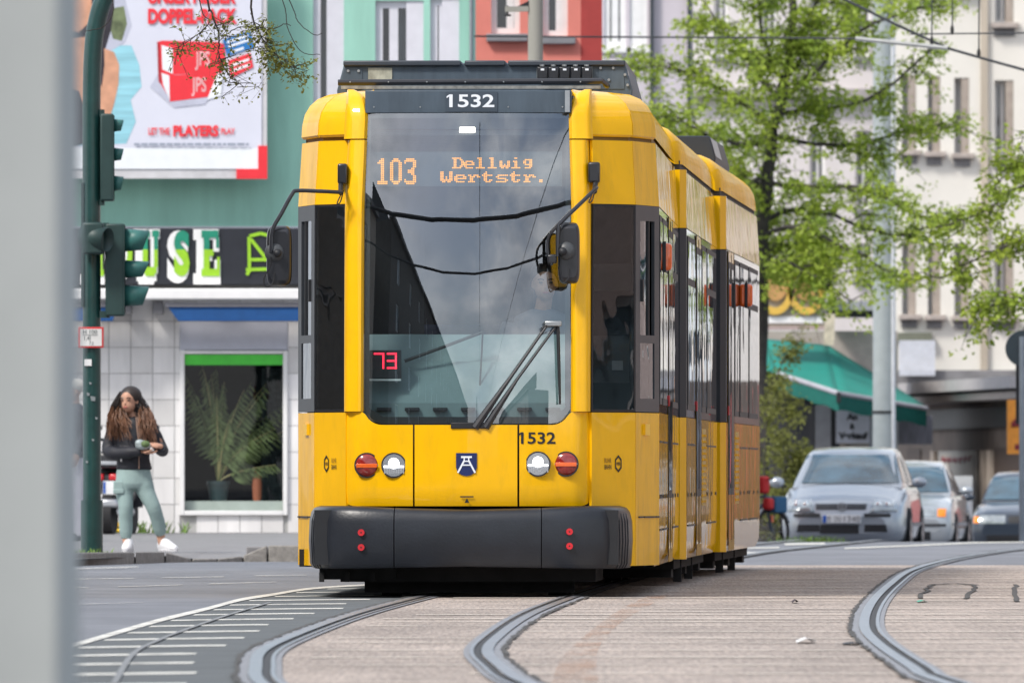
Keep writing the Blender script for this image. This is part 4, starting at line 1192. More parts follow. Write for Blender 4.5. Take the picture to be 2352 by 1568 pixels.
for ch, u0, u1 in (('H', 196, 240), ('O', 252, 306), ('U', 318, 367), ('S', 394, 437), ('E', 457, 506)):
    x0, x1, z0, z1 = F1.x(u0), F1.x(u1), F1.z(645), F1.z(530)
    on_sign(glyph(ch, x0-.045, x1-.005, z0-.03, z1, 169.70, .014)).build('letter_outline', WHITE, fas)
    q = glyph(ch, x0+.035, x1, z0+.05, z1, 169.685, .0)
    zc = z0 + (z1-z0)*.62
    on_sign(cut(q, zc, True)).build('letter', TEAL, fas); q2 = glyph(ch, x0+.035, x1, z0+.05, z1, 169.685, .0); on_sign(cut(q2, zc, False)).build('letter', LIME, fas)
b = MB()
def seg2(b, u0, v0, u1, v1, w, y, F_=F1):
    x0, z0, x1, z1 = F_.x(u0), F_.z(v0), F_.x(u1), F_.z(v1)
    t = Vector((x1-x0, z1-z0)).normalized(); n_ = Vector((-t.y, t.x))*w/2
    b.poly([(x0+n_.x, y, z0+n_.y), (x1+n_.x, y, z1+n_.y), (x1-n_.x, y, z1-n_.y), (x0-n_.x, y, z0-n_.y)])
for k, q in enumerate(((573, 545, 574, 625), (574, 543, 600, 537), (600, 537, 640, 548), (577, 550, 610, 592), (574, 597, 640, 597), (566, 620, 645, 618), (640, 548, 642, 620), (568, 632, 575, 620))):
    seg2(b, *q, .038, 169.70 - .0005*k)
on_sign(b).build('house_logo', LIME, fas)
# folded awning: white cassette, blue cloth valance, arms
aw = MB().box(-11, F1.x(770), 169.35, 169.70, F1.z(690), F1.z(664)).build('awning', WHITE, bevel=.02, origin=(F1.x(500), 169.5, F1.z(690)))
tag(aw, 'folded blue shop awning in a white cassette under the black fascia', 'awning')
def on_aw(b): return b.xf(Matrix.Translation((-F1.x(500), -169.5, -F1.z(690))))
for (u0, u1, u2, u3) in ((388, 760, 748, 412), (100, 272, 262, 120)):
    on_aw(MB().prism([(F1.x(u0), F1.z(706)), (F1.x(u1), F1.z(706)), (F1.x(u2), F1.z(738)), (F1.x(u3), F1.z(738))], 169.42, 169.46)).build('valance', BLUE, aw)
    on_aw(MB().box(F1.x(u0-6), F1.x(u1), 169.40, 169.66, F1.z(706), F1.z(696))).build('front_bar', mat('bar grey', (.16, .16, .18), .5), aw)
for u in (362, 290):
    on_aw(MB().box(F1.x(u-8), F1.x(u+14), 169.45, 169.95, F1.z(722), F1.z(692))).build('arm_bracket', mat('bracket grey', (.12, .12, .13), .5), aw)
# potted palm, vase in the window
pot = MB(); pc = F1.x(500); pz = F1.z(1152)
pot.loft([[Vector((pc+r_*math.cos(2*math.pi*k/20), 170.36+r_*math.sin(2*math.pi*k/20), z_)) for k in range(20)] for r_, z_ in ((.095, pz), (.125, pz+.20), (.135, pz+.20), (.135, pz+.24), (.11, pz+.235))])
palm = empty('potted_palm', (pc, 170.36, pz)); tag(palm, 'palm with arching fronds in a dark pot inside the shop window', 'plant')
pot.xf(Matrix.Translation((-pc, -170.36, -pz))).build('pot', mat('dark green pot', (.03, .055, .06), .4), palm, smooth=True)
PALM = mat('palm leaf', (.13, .17, .055), .5, var=.4, vscale=4); STRAW = mat('palm stem straw', (.40, .34, .15), .6)
for k in range(30):
    a = random.gauss(0, .45); L_ = random.uniform(.7, 1.45); yb = random.uniform(-.15, .25)
    pts = []
    for i in range(8):
        t = i/7
        pts.append((math.sin(a)*L_*t*(.35+.65*t), yb*t, .22 + L_*math.cos(a)*(t - .25*abs(a)*t*t)))
    st_ = MB().tube(pts, [.012*(1-.8*i/7) for i in range(8)], 5).build('frond', STRAW if k % 2 else PALM, palm)
    b = MB()
    for i in range(14):
        t = .35 + .65*i/14; q = Vector(pts[min(7, int(t*7))]).lerp(Vector(pts[min(7, int(t*7)+1)]), t*7-int(t*7))
        for s in (-1, 1):
            l_ = (.13*math.sin(math.pi*min(1, .25+t*.75)) + .03)*random.uniform(.5, 1.3)
            e = q + Vector((s*l_*.8*math.cos(a) + .12*math.sin(a), random.uniform(-.05, .05), -s*l_*.5*math.sin(a) - .07))
            b.add([q + Vector((0, 0, .012)), q.lerp(e, .5) + Vector((0, 0, .022)), e, q.lerp(e, .5) - Vector((0, 0, .018))], [(0, 1, 2, 3)])
    b.build('leaflets', PALM, st_)
vs_ = MB(); vc = F1.x(589)
vs_.loft([[Vector((r_*math.cos(2*math.pi*k/20), r_*math.sin(2*math.pi*k/20), z_)) for k in range(20)] for r_, z_ in ((.04, 0), (.05, .06), (.055, .2), (.048, .3), (.03, .355), (.034, .37))])
vz = vs_.build('vase', mat('terracotta', (.40, .12, .06), .6), smooth=True); vz.location = (vc, 170.40, F1.z(1152))
tag(vz, 'slim terracotta vase at the right inside the shop window', 'vase')

# ---- billboard
FB = Fac(169.5)
bb = MB().box(FB.x(40), FB.x(613), 169.5, 169.62, FB.z(410), FB.z(-140)).build('billboard', mat('billboard frame', (.58, .58, .60), .5), origin=(FB.x(300), 169.55, FB.z(410)))
tag(bb, 'large cigarette advertising billboard with red corner on the mint green wall', 'billboard')
bbo = (FB.x(300), 169.55, FB.z(410))
def on_bb(b): return b.xf(Matrix.Translation((-bbo[0], -bbo[1], -bbo[2])))
PAPER = mat('poster paper', (.66, .68, .78), .5, var=.05, vscale=1.0); PAPW = mat('poster white strip', (.80, .84, .88), .45, var=.04)
PRED = mat('poster red', (.80, .03, .045), .5, var=.08); PRED2 = mat('poster dark red', (.42, .02, .03), .5); PSKIN = mat('poster skin', (.62, .32, .20), .5, var=.2)
PHAIR = mat('poster hair', (.03, .025, .035), .5, var=.4); PBLUE = mat('poster light blue', (.30, .62, .72), .5, var=.25, vscale=3, stretch=(.3, 1, 5)); PDB = mat('poster blue', (.02, .17, .46), .5)
PGREEN = mat('poster foliage', (.16, .20, .10), .5, var=.5, vscale=8); PGREY = mat('poster grey print', (.30, .34, .42), .5); PSH = mat('poster soft grey', (.50, .52, .63), .5)
on_bb(MB().box(FB.x(45), FB.x(601), 169.485, 169.5, FB.z(340), FB.z(-135))).build('poster_sheet', PAPER, bb)
on_bb(MB().box(FB.x(45), FB.x(601), 169.485, 169.5, FB.z(388), FB.z(340))).build('white_strip', PAPW, bb)
on_bb(MB().box(FB.x(593), FB.x(614), 169.47, 169.49, FB.z(411), FB.z(335))).build('red_corner', PRED, bb)
on_bb(MB().box(FB.x(543), FB.x(593), 169.47, 169.49, FB.z(411), FB.z(388))).build('red_corner', PRED, bb)
lay = [0]
def shape(pts, m, name='print'):
    lay[0] += 1
    y = 169.483 - lay[0]*.0006
    on_bb(MB().poly([(FB.x(u), y, FB.z(v)) for u, v in pts])).build(name, m, bb)
def ctext(t, u0, u1, v0, v1, m, bold=.03, shear=0):
    lay[0] += 1
    on_bb(text_box(t, FB.x(u0), FB.x(u1), FB.z(v1), FB.z(v0), 169.483 - lay[0]*.0006, bold, shear)).build('lettering', m, bb)
shape([(100, 105), (302, 105), (320, 150), (325, 200), (300, 230), (312, 280), (290, 330), (100, 338)], PBLUE)
shape([(100, -100), (262, -100), (290, 10), (302, 60), (285, 100), (250, 120), (100, 120)], PSH)
shape([(255, 20), (285, 15), (292, 55), (280, 95), (260, 90), (248, 50)], PGREEN)
shape([(150, -100), (262, -100), (262, 20), (255, 70), (240, 120), (235, 210), (210, 250), (150, 250)], PHAIR)
shape([(150, -60), (205, -50), (212, 20), (202, 55), (180, 75), (150, 70)], PSKIN)
shape([(150, 90), (200, 85), (235, 110), (262, 120), (274, 150), (272, 195), (262, 240), (255, 262), (225, 262), (215, 200), (190, 240), (170, 300), (150, 300)], PSKIN)
shape([(150, 200), (180, 210), (196, 260), (200, 330), (150, 338)], PHAIR)
shape([(228, 60), (238, 62), (240, 150), (234, 200), (226, 180)], PHAIR)
shape([(345, 200), (375, 150), (520, 180), (470, 240), (400, 248)], PSH)
shape([(361, 97), (372, 94), (500, 97), (516, 103), (518, 140), (508, 168), (400, 172), (392, 230), (367, 190)], PRED)
shape([(361, 97), (367, 100), (371, 195), (364, 188)], PRED2)
shape([(371, 104), (397, 112), (397, 170), (373, 160)], PAPW); shape([(371, 168), (389, 174), (390, 230), (375, 196)], PAPW)
shape([(399, 173), (510, 167), (485, 222), (390, 234)], PRED); shape([(500, 168), (512, 170), (508, 220), (475, 230)], PAPW)
ctext('JPS', 448, 482, 118, 162, mat('poster pale pink', (.80, .45, .46), .5), .02); ctext('JPS', 440, 474, 178, 222, MATS['poster pale pink'], .02)
shape([(511, 92), (575, 70), (584, 110), (522, 130)], PDB); shape([(524, 140), (575, 122), (582, 155), (530, 180)], PRED)

for a_ in ((522, 98, 570, 82), (525, 108, 572, 92), (532, 120, 560, 111)): shape([(a_[0], a_[1]-3), (a_[2], a_[3]-3), (a_[2], a_[3]+3), (a_[0], a_[1]+3)], PAPW)
for a_ in ((530, 152, 572, 137), (533, 164, 574, 149)): shape([(a_[0], a_[1]-3), (a_[2], a_[3]-3), (a_[2], a_[3]+3), (a_[0], a_[1]+3)], PAPW)

ctext('UNSER NEUER', 340, 542, -24, 10, PRED, .05); ctext('DOPPEL-PACK', 340, 545, 20, 56, PRED, .05)
ctext('LET THE', 341, 390, 294, 310, PRED, .03); ctext('PLAYERS', 398, 502, 288, 314, PRED, .05); ctext('PLAY', 508, 540, 295, 309, PRED, .03)
rw = random.Random(11); uu = 308
while uu < 572:      # a line of print too small to read
    ww = rw.uniform(6, 22); shape([(uu, 329), (min(uu+ww, 574), 329), (min(uu+ww, 574), 334.5), (uu, 334.5)], PGREY); uu += ww + 3

# ---- red house and the buildings behind the tram roof
REDR = mat('coral red render', (.74, .235, .19), .85, var=.10, vscale=1.5); REDD = mat('darker red strip', (.40, .055, .05), .85, var=.1)
F2 = Fac(188.0)
h2 = [(F2.x(1128), F2.x(1194), F2.z(78), F2.z(-150)), (F2.x(1247), F2.x(1304), F2.z(84), F2.z(-150))]
redh = empty('red_house', (F2.x(1230), 188, 0)); tag(redh, 'coral red rendered house with white windows above the tram roof', 'building')
wall_mesh(F2.x(1086), F2.x(1334), -.2, 14, 188, .25, h2).xf(Matrix.Translation((-F2.x(1230), -188, 0))).build('wall', REDR, redh)
MB().box(F2.x(1334), F2.x(1383), 188.0, 197, -.2, 14).xf(Matrix.Translation((-F2.x(1230), -188, 0))).build('darker_strip', REDD, redh)  # separate strip in a darker red than the rest of the front
for h in h2:
    w = window(None, *h, 188, fr=.075, split=(.66,), sill=.10, curtain=[(.62, .95), (.05, .16)], deep=.12)
    place(w, redh)
F3 = Fac(242.0)
LILW = mat('pale lilac render', (.60, .555, .60), .9, var=.08, vscale=.8)
lil = empty('lilac_house', (F3.x(1450), 242, -.6)); tag(lil, 'pale house front with tall white windows between the red house and the tree', 'building')
h3 = [(F3.x(1388), F3.x(1437), F3.z(108), F3.z(-160)), (F3.x(1446), F3.x(1486), F3.z(108), F3.z(-160))]
wall_mesh(F3.x(1383), F3.x(1592), -.7, 16, 242, .25, h3).xf(Matrix.Translation((-F3.x(1450), -242, .6))).build('wall', LILW, lil)
for h in h3:
    w = window(None, *h, 242, fr=.09, split=(.5,), curtain=[(.05, .5)], sill=.05, deep=.08, sm=WHITE); place(w, lil)
for u in (1493, 1579): MB().box(F3.x(u), F3.x(u+8), 241.86, 241.98, -.6, 15).xf(Matrix.Translation((-F3.x(1450), -242, .6))).build('downpipe', mat('dark downpipe', (.03, .04, .05), .5), lil)

# ------------------------------------------------------------------ traffic signal pole
GRN = mat('signal green paint', (.007, .050, .046), .38, coat=.3, var=.25, vscale=6); GRN2 = mat('signal housing green', (.018, .048, .045), .5, var=.2)
VIS = mat('visor green', (.035, .15, .135), .45, var=.15)
dp = 127.0
PX = lambda u: (u - UC)*dp/FPX
PZ = lambda v: CAM_H + (VH - v)*dp/FPX
sig = empty('traffic_signal_pole', (PX(211), dp, .06)); tag(sig, 'dark green signal pole with traffic lights beside the grey mast', 'signal pole')
def SG(b): return b.xf(Matrix.Translation((-PX(211), -dp, -.06)))
pts = [(PX(211), dp, .06), (PX(211), dp, PZ(1145)), (PX(210.5), dp, PZ(700)), (PX(210), dp, PZ(250)), (PX(214), dp, PZ(110)), (PX(223), dp, PZ(50)), (PX(238), dp, PZ(0)), (PX(270), dp, PZ(-60)), (PX(330), dp, PZ(-120)), (PX(520), dp, PZ(-175)), (PX(900), dp, PZ(-200))]
r1 = px(21, dp)
SG(MB().tube(cr(pts, 5), r1, 20)).build('pole', GRN, sig, smooth=True, angle=60)
SG(MB().tube([(PX(210.5), dp, .06), (PX(210.5), dp, PZ(1148))], px(26, dp), 20)).build('pole_sleeve', GRN, sig, smooth=True, angle=60)
for u, v, s_ in ((203, 905, 4), (214, 915, 6), (208, 880, 3), (222, 960, 3), (205, 830, 6), (214, 1010, 3), (200, 1060, 3)):
    SG(MB().poly([(PX(u-s_), dp-r1*1.02-.004, PZ(v-s_)), (PX(u+s_), dp-r1*1.02-.004, PZ(v-s_*.6)), (PX(u+s_*.8), dp-r1*1.02-.004, PZ(v+s_)), (PX(u-s_*.7), dp-r1*1.02-.004, PZ(v+s_*.8))])).build('sticker_remnant', mat('faded sticker', (.22, .25, .26), .7), sig)
SG(MB().box(PX(194), PX(211), dp-r1-.01, dp-r1+.02, PZ(840), PZ(825))).build('sticker', WHITE, sig)
def signal_head(u0, u1, v0, v1, visors, uv, name):
    h = SG(MB().box(PX(u0), PX(u1), dp-.13, dp+.13, PZ(v1), PZ(v0))).build(name, GRN2, sig, bevel=.015)
    SG(MB().box(PX(u1)-.012, PX(u1), dp-.14, dp+.14, PZ(v1)+.01, PZ(v0)-.01)).build('front_plate', GRN2, h)
    for va, vb in visors:
        zc, rr = PZ((va+vb)/2), px((vb-va)/2, dp)*1.02
        L_ = px(uv-u1, dp); b = MB(); n_ = 20
        rows = []
        for t in (0, 1):
            ring = []
            for k in range(n_+1):
                a = -0.35*math.pi + (1.7*math.pi)*k/n_
                lx = L_*t*(1 - .30*(1-math.sin(a))/2)
                ring.append((PX(u1)+lx, dp + rr*math.cos(a), zc + rr*math.sin(a)*(1-.14*t)))
            rows.append(ring)
        SG(b.grid(rows)).build('visor', VIS, h, smooth=True, solid=.006)
        SG(MB().disc((PX(u1)+.006, dp, zc), rr*.95, 18, 'x')).build('lens', mat('unlit signal lens', (.02, .02, .02), .1, coat=1), h)
    return h
signal_head(231, 262, 262, 462, ((274, 304), (340, 371), (404, 440)), 284, 'signal_head')
SG(MB().box(PX(229), PX(240), dp-.05, dp+.05, PZ(270), PZ(252))).build('mount', GRN2, sig); SG(MB().box(PX(229), PX(240), dp-.05, dp+.05, PZ(472), PZ(458))).build('mount', GRN2, sig)
signal_head(243, 287, 514, 726, ((526, 580), (598, 640), (655, 706)), 343, 'signal_head')
SG(MB().box(PX(229), PX(250), dp-.06, dp+.06, PZ(528), PZ(512))).build('mount', GRN2, sig); SG(MB().box(PX(229), PX(252), dp-.06, dp+.06, PZ(730), PZ(714))).build('mount', GRN2, sig)
# tram signal facing the street: short tube visor turned to the right
sh_ = SG(MB().box(PX(190), PX(240), dp-.34, dp-.10, PZ(585), PZ(512))).build('signal_head', GRN2, sig, bevel=.02)
c0 = Vector((PX(222), dp-.26, PZ(548))); ax = Vector((.85, -.5, -.12)).normalized(); up = Vector((0, 0, 1)); sd = ax.cross(up).normalized(); up = sd.cross(ax)
rows = [[c0 + ax*t + .105*(math.cos(2*math.pi*k/20)*sd + math.sin(2*math.pi*k/20)*up) for k in range(20)] for t in (-.13, .12)]
SG(MB().grid(rows, closed=True)).build('visor', GRN2, sh_, smooth=True, solid=.006)
SG(MB().poly([c0 - ax*.10 + .10*(math.cos(2*math.pi*k/20)*sd + math.sin(2*math.pi*k/20)*up) for k in range(20)])).build('lens', DARK, sh_)
# back side boxes of a signal turned away (left of the pole)
SG(MB().box(PX(186), PX(192), dp-.06, dp+.1, PZ(705), PZ(420))).build('cable_conduit', GRN2, sig)
# hydrant plate
hp = empty('hydrant_sign', (PX(209), dp-.12, PZ(775))); tag(hp, 'small white hydrant plate with red border on the green pole', 'sign')
def HP(b): return b.xf(Matrix.Translation((-PX(209), -(dp-.12), -PZ(775))))
HP(MB().box(PX(179.5), PX(239), dp-.105, dp-.095, PZ(799), PZ(751))).build('border_plate', mat('sign red', (.60, .05, .05), .4), hp, bevel=.008)
HP(MB().box(PX(184), PX(234.5), dp-.108, dp-.1045, PZ(794.5), PZ(755.5))).build('white_plate', mat('sign white', (.70, .70, .68), .4), hp)
SGN = mat('sign grey print', (.16, .18, .18), .5)
for t_, u0, u1, v0, v1 in (('H 100', 191, 224, 757.5, 767), ('1,4', 194, 206, 772, 783), ('7,2', 206, 216, 785, 793)):
    HP(text_box(t_, PX(u0), PX(u1), PZ(v1), PZ(v0), dp-.110, .01)).build('lettering', SGN, hp)
b = MB(); b.box(PX(190), PX(226), dp-.1105, dp-.109, PZ(770), PZ(769)); b.box(PX(207), PX(208.2), dp-.1105, dp-.109, PZ(784), PZ(770)); HP(b).build('t_mark', SGN, hp)

# ------------------------------------------------------------------ grey steel mast close to the camera
MAST = mat('grey mast paint', (.46, .48, .465), .85, var=.06, vscale=3, spec=.1); MASTL = mat('mast primer patch', (.42, .47, .52), .6)
dm = 22.5
mx1 = (172 - UC)*dm/FPX
mast = empty('steel_mast', (mx1-.125, dm, 0)); tag(mast, 'thick grey steel mast out of focus at the left edge of the picture', 'mast')
ring = [(-.13, -.10), (-.10, -.13), (.103, -.13), (.13, -.095), (.13, .10), (.10, .13), (-.10, .13), (-.13, .10)]
MB().prismz(ring, -.02, 6).build('shaft', MAST, mast, bevel=.006, bseg=3)
MB().prismz([(x*1.5, y*1.5) for x, y in ring], 0, .03).build('base_plate', MAST, mast)
MB().prism([(-.06, 1.03), (-.035, 1.035), (-.035, 1.055), (-.062, 1.05)], -.1325, -.130).build('scuff', mat('scuff', (.22, .24, .25), .7), mast)

# ------------------------------------------------------------------ concrete mast and overhead wires
CONC = mat('concrete mast', (.30, .295, .26), .85, var=.15, vscale=2.5, stretch=(1, 1, .4))
cp = at(1230, 0, 150.0)
cm = empty('concrete_mast', (cp.x, 150, 0)); tag(cm, 'brown grey concrete overhead-line mast rising behind the tram roof', 'mast')
MB().tube([(0, 0, 0), (0, 0, 4), (0, 0, 9)], [.10, .079, .070], 20).build('shaft', CONC, cm, smooth=True, angle=60)
bq = lambda u, v, y=0: ((u-1230)*150/FPX, y, CAM_H + (VH-v)*150/FPX)
MB().prism([(bq(1160, 28)[0], bq(0, 28)[2]), (bq(1214, 25)[0], bq(0, 27)[2]), (bq(1214, 25)[0], bq(0, 15)[2]), (bq(1160, 20)[0], bq(0, 16)[2])], -.05, .05).build('bracket', CONC, cm)
MB().prism([(bq(1180, 0)[0], bq(0, 20)[2]), (bq(1214, 0)[0], bq(0, 18)[2]), (bq(1214, 0)[0], bq(0, 3)[2])], -.04, .04).build('gusset', DARK, cm)
MB().disc(bq(1166, 38), .035, 16, 'z', depth=.02).build('insulator', DARK, cm); MB().tube([bq(1166, 36), bq(1166, 14)], .010, 8).build('stud', DARK, cm)
WIRE = mat('wire', (.05, .055, .06), .5)
def wire(pts, r, name, label, d=None, cat='wire', m=WIRE):
    P = [at(u, v, dd_) for u, v, dd_ in pts]
    o = MB().tube(P, r, 6).build(name, m, smooth=True, origin=P[0]); tag(o, label, cat); return o
sw_ = wire([(972, 83, 172), (1300, 85, 172), (1740, 87, 172), (1965, 89, 172)], .012, 'span_wire', 'thin span wire running across the red house to the pull-off rod', cat='wire')
q = at(975, 83, 172)
MB().ellipsoid((.01, 0, 0), (.05, .04, .04)).build('anchor', mat('anchor brown', (.10, .08, .07), .7), sw_)
wire([(2090, 79, 168), (2360, 76, 168)], .010, 'span_wire', 'short horizontal wire at the upper right edge')
wire([(1965, 89, 168), (2050, 98, 168), (2176, 111, 168)], .028, 'pull_off_rod', 'pale grey pull-off rod holding the contact wire', cat='rod', m=mat('pale rod', (.42, .43, .42), .5))
wire([(1920, -8, 168), (1942, 0, 168), (2060, 58, 168), (2176, 111, 168), (2266, 137, 168), (2360, 163, 168)], .018, 'contact_wire', 'dark contact wire sloping across the upper right corner', cat='wire')
for u, v in ((2140, 103), (2187, 77), (2248, 131)):
    o = wire([(u, v, 168), (u+1, -30, 168)], .008, 'dropper', {2140: 'leftmost vertical dropper above the pull-off rod', 2187: 'middle vertical dropper at the upper right', 2248: 'rightmost vertical dropper meeting the contact wire'}[u], cat='dropper')
    MB().ellipsoid((0, 0, .04), (.022, .022, .06), 8, 6).build('clamp', DARK, o)
# overhead wires above the approach, mirrored in the windscreen
for (x0, y0, z0, x1, y1, z1, r_, lb) in ((-14, 83.0, 9.0, 13, 84, 9.0, .055, 'thick cross wire mirrored as the upper dark curve in the windscreen'), (-14, 79, 8.9, 13, 80.5, 8.9, .04, 'cross wire mirrored as the lower dark curve in the windscreen'),
                                  (-.2, 88, 5.4, .3, 20, 5.4, .012, 'contact wire over the tram track mirrored in the windscreen'), (2.4, 90, 5.4, 3.0, 20, 5.4, .012, 'contact wire over the second track mirrored in the windscreen')):
    P = [Vector((x0 + (x1-x0)*k/12, y0 + (y1-y0)*k/12, z0 + (z1-z0)*k/12 - (3.4 if abs(x1-x0) > 5 else .25)*math.sin(math.pi*k/12))) for k in range(13)]
    o = MB().tube(P, r_, 6).build('overhead_wire', WIRE, smooth=True, origin=P[0]); tag(o, lb, 'wire')
# ------------------------------------------------------------------ buildings on the right
CREAM = mat('cream render', (.72, .70, .65), .9, var=.09, vscale=.6, bump=.1, bscale=20); TAN = mat('tan shaded render', (.50, .44, .36), .9, var=.25, vscale=1.2, stretch=(3, 1, .3))
PALEW = mat('pale plaster', (.72, .68, .68), .9, var=.10, vscale=.7); BROWN = mat('shop brown', (.16, .125, .105), .8, var=.25, vscale=2); REVEAL = mat('window reveal stone', (.36, .31, .27), .85, var=.15)
SILLM = mat('weathered sill', (.42, .37, .34), .8, var=.2); DGREY = mat('dirty concrete ledge', (.20, .20, .21), .85, var=.35, vscale=1.5)
F4 = Fac(285.0)
crm = empty('cream_apartment_house', (F4.x(2200), 285, -.9)); tag(crm, 'cream apartment house with rows of narrow windows at the right', 'building')
C0 = Matrix.Translation((-F4.x(2200), -285, .9))
h4 = []
for v0, v1 in ((-215, -25), (172, 345), (556, 722)):
    for u0, u1 in ((2072, 2104), (2131, 2160), (2192, 2226), (2284, 2328)):
        dv = (u0-2072)*.06 if v0 < 500 else (u0-2072)*.02
        a_, e_ = (-215, 40) if (v0 < 0 and u0 > 2270) else ((-215, -40) if v0 < 0 else (v0, v1))
        h4.append((F4.x(u0), F4.x(u1), F4.z(e_+dv), F4.z(a_+dv)))
wall_mesh(F4.x(2058), F4.x(2640), -.9, 17, 285, .5, h4).xf(C0).build('wall', CREAM, crm)
MB().box(F4.x(2252), F4.x(2268), 284.9, 285, F4.z(880), 17).xf(C0).build('pilaster', TAN, crm)  # tan tone paints in the shading along the pilaster
for h in h4:
    w = window(None, *h, 285, fr=.065, split=(.42,), sill=.22, deep=.34, curtain=[(.0, .9)], sm=SILLM); place(w, crm); w.location = w.location
    MB().box(h[1]-.004-.15, h[1]-.004, 285.02, 285.30, h[2], h[3]).build('reveal', REVEAL, w)
    MB().box(h[0]-.02, h[1]+.02, 284.94, 285.0, h[2]-.26, h[2]-.10).build('apron', DGREY, w)
MB().box(F4.x(2058), F4.x(2600), 284.7, 285, F4.z(895), F4.z(850)).xf(C0).build('ledge', DGREY, crm)
MB().box(F4.x(2058), F4.x(2140), 284.8, 285, F4.z(785), F4.z(764)).xf(C0).build('balcony_ledge', mat('mossy ledge', (.16, .17, .13), .9), crm)
MB().box(F4.x(2058), F4.x(2142), 284.75, 285, F4.z(890), F4.z(862)).xf(C0).build('balcony_ledge', MATS['mossy ledge'], crm)
for k in range(14):
    u = 2064 + k*5.9
    MB().box(F4.x(u), F4.x(u+5.2), 284.5, 284.56, F4.z(863), F4.z(782)).xf(C0).build('balcony_slat', mat('balcony slat', (.60, .63, .70), .6), crm)
# houses further right, out of the frame, mirrored along the tram's flank
for (x0_, x1_, y_, c1, c2, nm, lb) in ((13.5, 22, 280, (.70, .66, .62), (.45, .12, .11), 'rendered_house', 'pale house with red shop front mirrored in the side panes of the tram'), (22.2, 34, 276, (.62, .50, .46), (.62, .60, .58), 'brick_house', 'brick house mirrored in the rear side panes of the tram'), (34.2, 60, 270, (.62, .60, .58), (.10, .12, .10), 'office_house', 'pale office house mirrored in the rearmost side panes of the tram')):
    hq = empty(nm, (x0_, y_, -.9)); tag(hq, lb, 'building')
    hs_ = [(1.0 + 2.6*i, 2.1 + 2.6*i, 4.6 + 3.2*j, 6.3 + 3.2*j) for i in range(int((x1_-x0_-1)/2.6)) for j in range(3)]
    wall_mesh(0, x1_-x0_, 3.4, 16, 0, .25, hs_).build('wall', mat(nm + ' upper', c1, .85, var=.15), hq)
    MB().box(0, x1_-x0_, 0, 8, -.2, 3.4).build('shop_front', mat(nm + ' lower', c2, .6, var=.2), hq)
    for q in hs_:
        w = window(None, *q, 0, fr=.07, split=(.5,), deep=.15); w.parent = hq
# oblique shop wing with a double canopy
wing = empty('shop_wing', at(2250, 1240, 262)); tag(wing, 'low brown shop front under a double grey canopy at the right edge', 'building')
WL, WR = at(2062, 1240, 282), at(2440, 1240, 252)
def WP(t, z, o=0.0):
    p = WL.lerp(WR, t); n_ = Vector((-(WR-WL).y, (WR-WL).x, 0)).normalized()
    if n_.y > 0: n_ = -n_
    return Vector((p.x + n_.x*o, p.y + n_.y*o, z)) - wing.location
def wbox(t0, t1, z0, z1, o0, o1):
    b = MB(); vs = [WP(t, z, o) for z in (z0, z1) for t, o in ((t0, o1), (t1, o1), (t1, o0), (t0, o0))]
    return b.add(vs, [(0, 3, 2, 1), (4, 5, 6, 7), (0, 1, 5, 4), (1, 2, 6, 5), (2, 3, 7, 6), (3, 0, 4, 7)])
zc = lambda v, d=272: CAM_H + (VH-v)*d/FPX
wbox(0, 1, -1.0, zc(890), -3, 0).build('wall', BROWN, wing)
wbox(-.02, 1, zc(905), zc(880), 0, .9).build('canopy', mat('canopy grey', (.44, .42, .42), .8, var=.15), wing); wbox(-.02, 1, zc(926), zc(911), 0, .7).build('canopy', mat('canopy beige', (.52, .46, .42), .8, var=.15), wing)
wbox(.22, 1, zc(985), zc(940), .01, .12).build('dark_sign_band', DARK, wing)
for t0, t1 in ((.07, .16), (.62, .78)): wbox(t0, t1, -1.0, zc(1030), .01, .03).build('shop_door', mat('brown door', (.075, .052, .042), .7), wing)
sw2 = wbox(.28, .52, zc(1230), zc(1035), .005, .04).build('shop_window', mat('beige frame', (.45, .42, .38), .7), wing)
wbox(.30, .50, zc(1090), zc(1042), .045, .05).build('poster', mat('window poster', (.52, .47, .40), .6, var=.2), sw2); wbox(.30, .50, zc(1190), zc(1092), .045, .05).build('pane', mat('shop glass blue', (.16, .20, .26), .15, coat=1, var=.4, vscale=1.5), sw2)
MB().tube([WP(.31+.18*k/20, zc(1055) + .06*math.sin(k*2.3)*(1 if k % 3 else .5), .06) for k in range(21)], .022, 5).build('red_script', mat('red script', (.35, .03, .04), .5), sw2)
for t in (.25, .56, .60, .80): wbox(t, t+.02, -1.0, zc(1035), .02, .10).build('pier', mat('beige pier', (.40, .34, .29), .8), wing)
# orange sign and round sign back at the right edge
os_ = MB().box(-.25, .25, -.05, .05, -.5, .5).build('orange_sign', mat('orange sign', (.80, .30, .03), .5, var=.15)); os_.location = at(2342, 980, 250); os_.scale = (.85, 1, .92)
tag(os_, 'orange shop sign with dark red lettering at the right edge', 'sign')
MB().tube([(.20*math.cos(k*.55)*(1-.03*k), -.055, .24 - .030*k + .05*math.sin(k*.9)) for k in range(15)], .035, 6).build('maroon_script', mat('maroon', (.22, .01, .02), .5), os_); MB().box(-.1, .12, -.054, -.052, -.42, -.32).build('script_line', MATS['maroon'], os_)
MB().box(-.05, .12, -.03, .03, .5, .95).build('upper_board', MATS['orange sign'], os_)
rs = empty('round_sign', at(2344, 1240, 185)); tag(rs, 'back of a round traffic sign on a grey post at the right edge', 'sign')
c_ = at(2351, 800, 185) - rs.location
MB().disc(tuple(c_), px(42, 185), 32, depth=.02).build('disc_back', mat('sign back dark', (.03, .045, .055), .5), rs)
MB().tube([(.02, -.03, -.3), (.02, -.03, c_.z+.15)], px(7, 185), 12).build('post', mat('post grey', (.26, .29, .33), .5, metal=.3), rs, smooth=True)
MB().box(-.02-px(7, 185), -.02+px(6, 185), .02, .05, c_.z-.95, c_.z).build('side_board', DARK, rs)
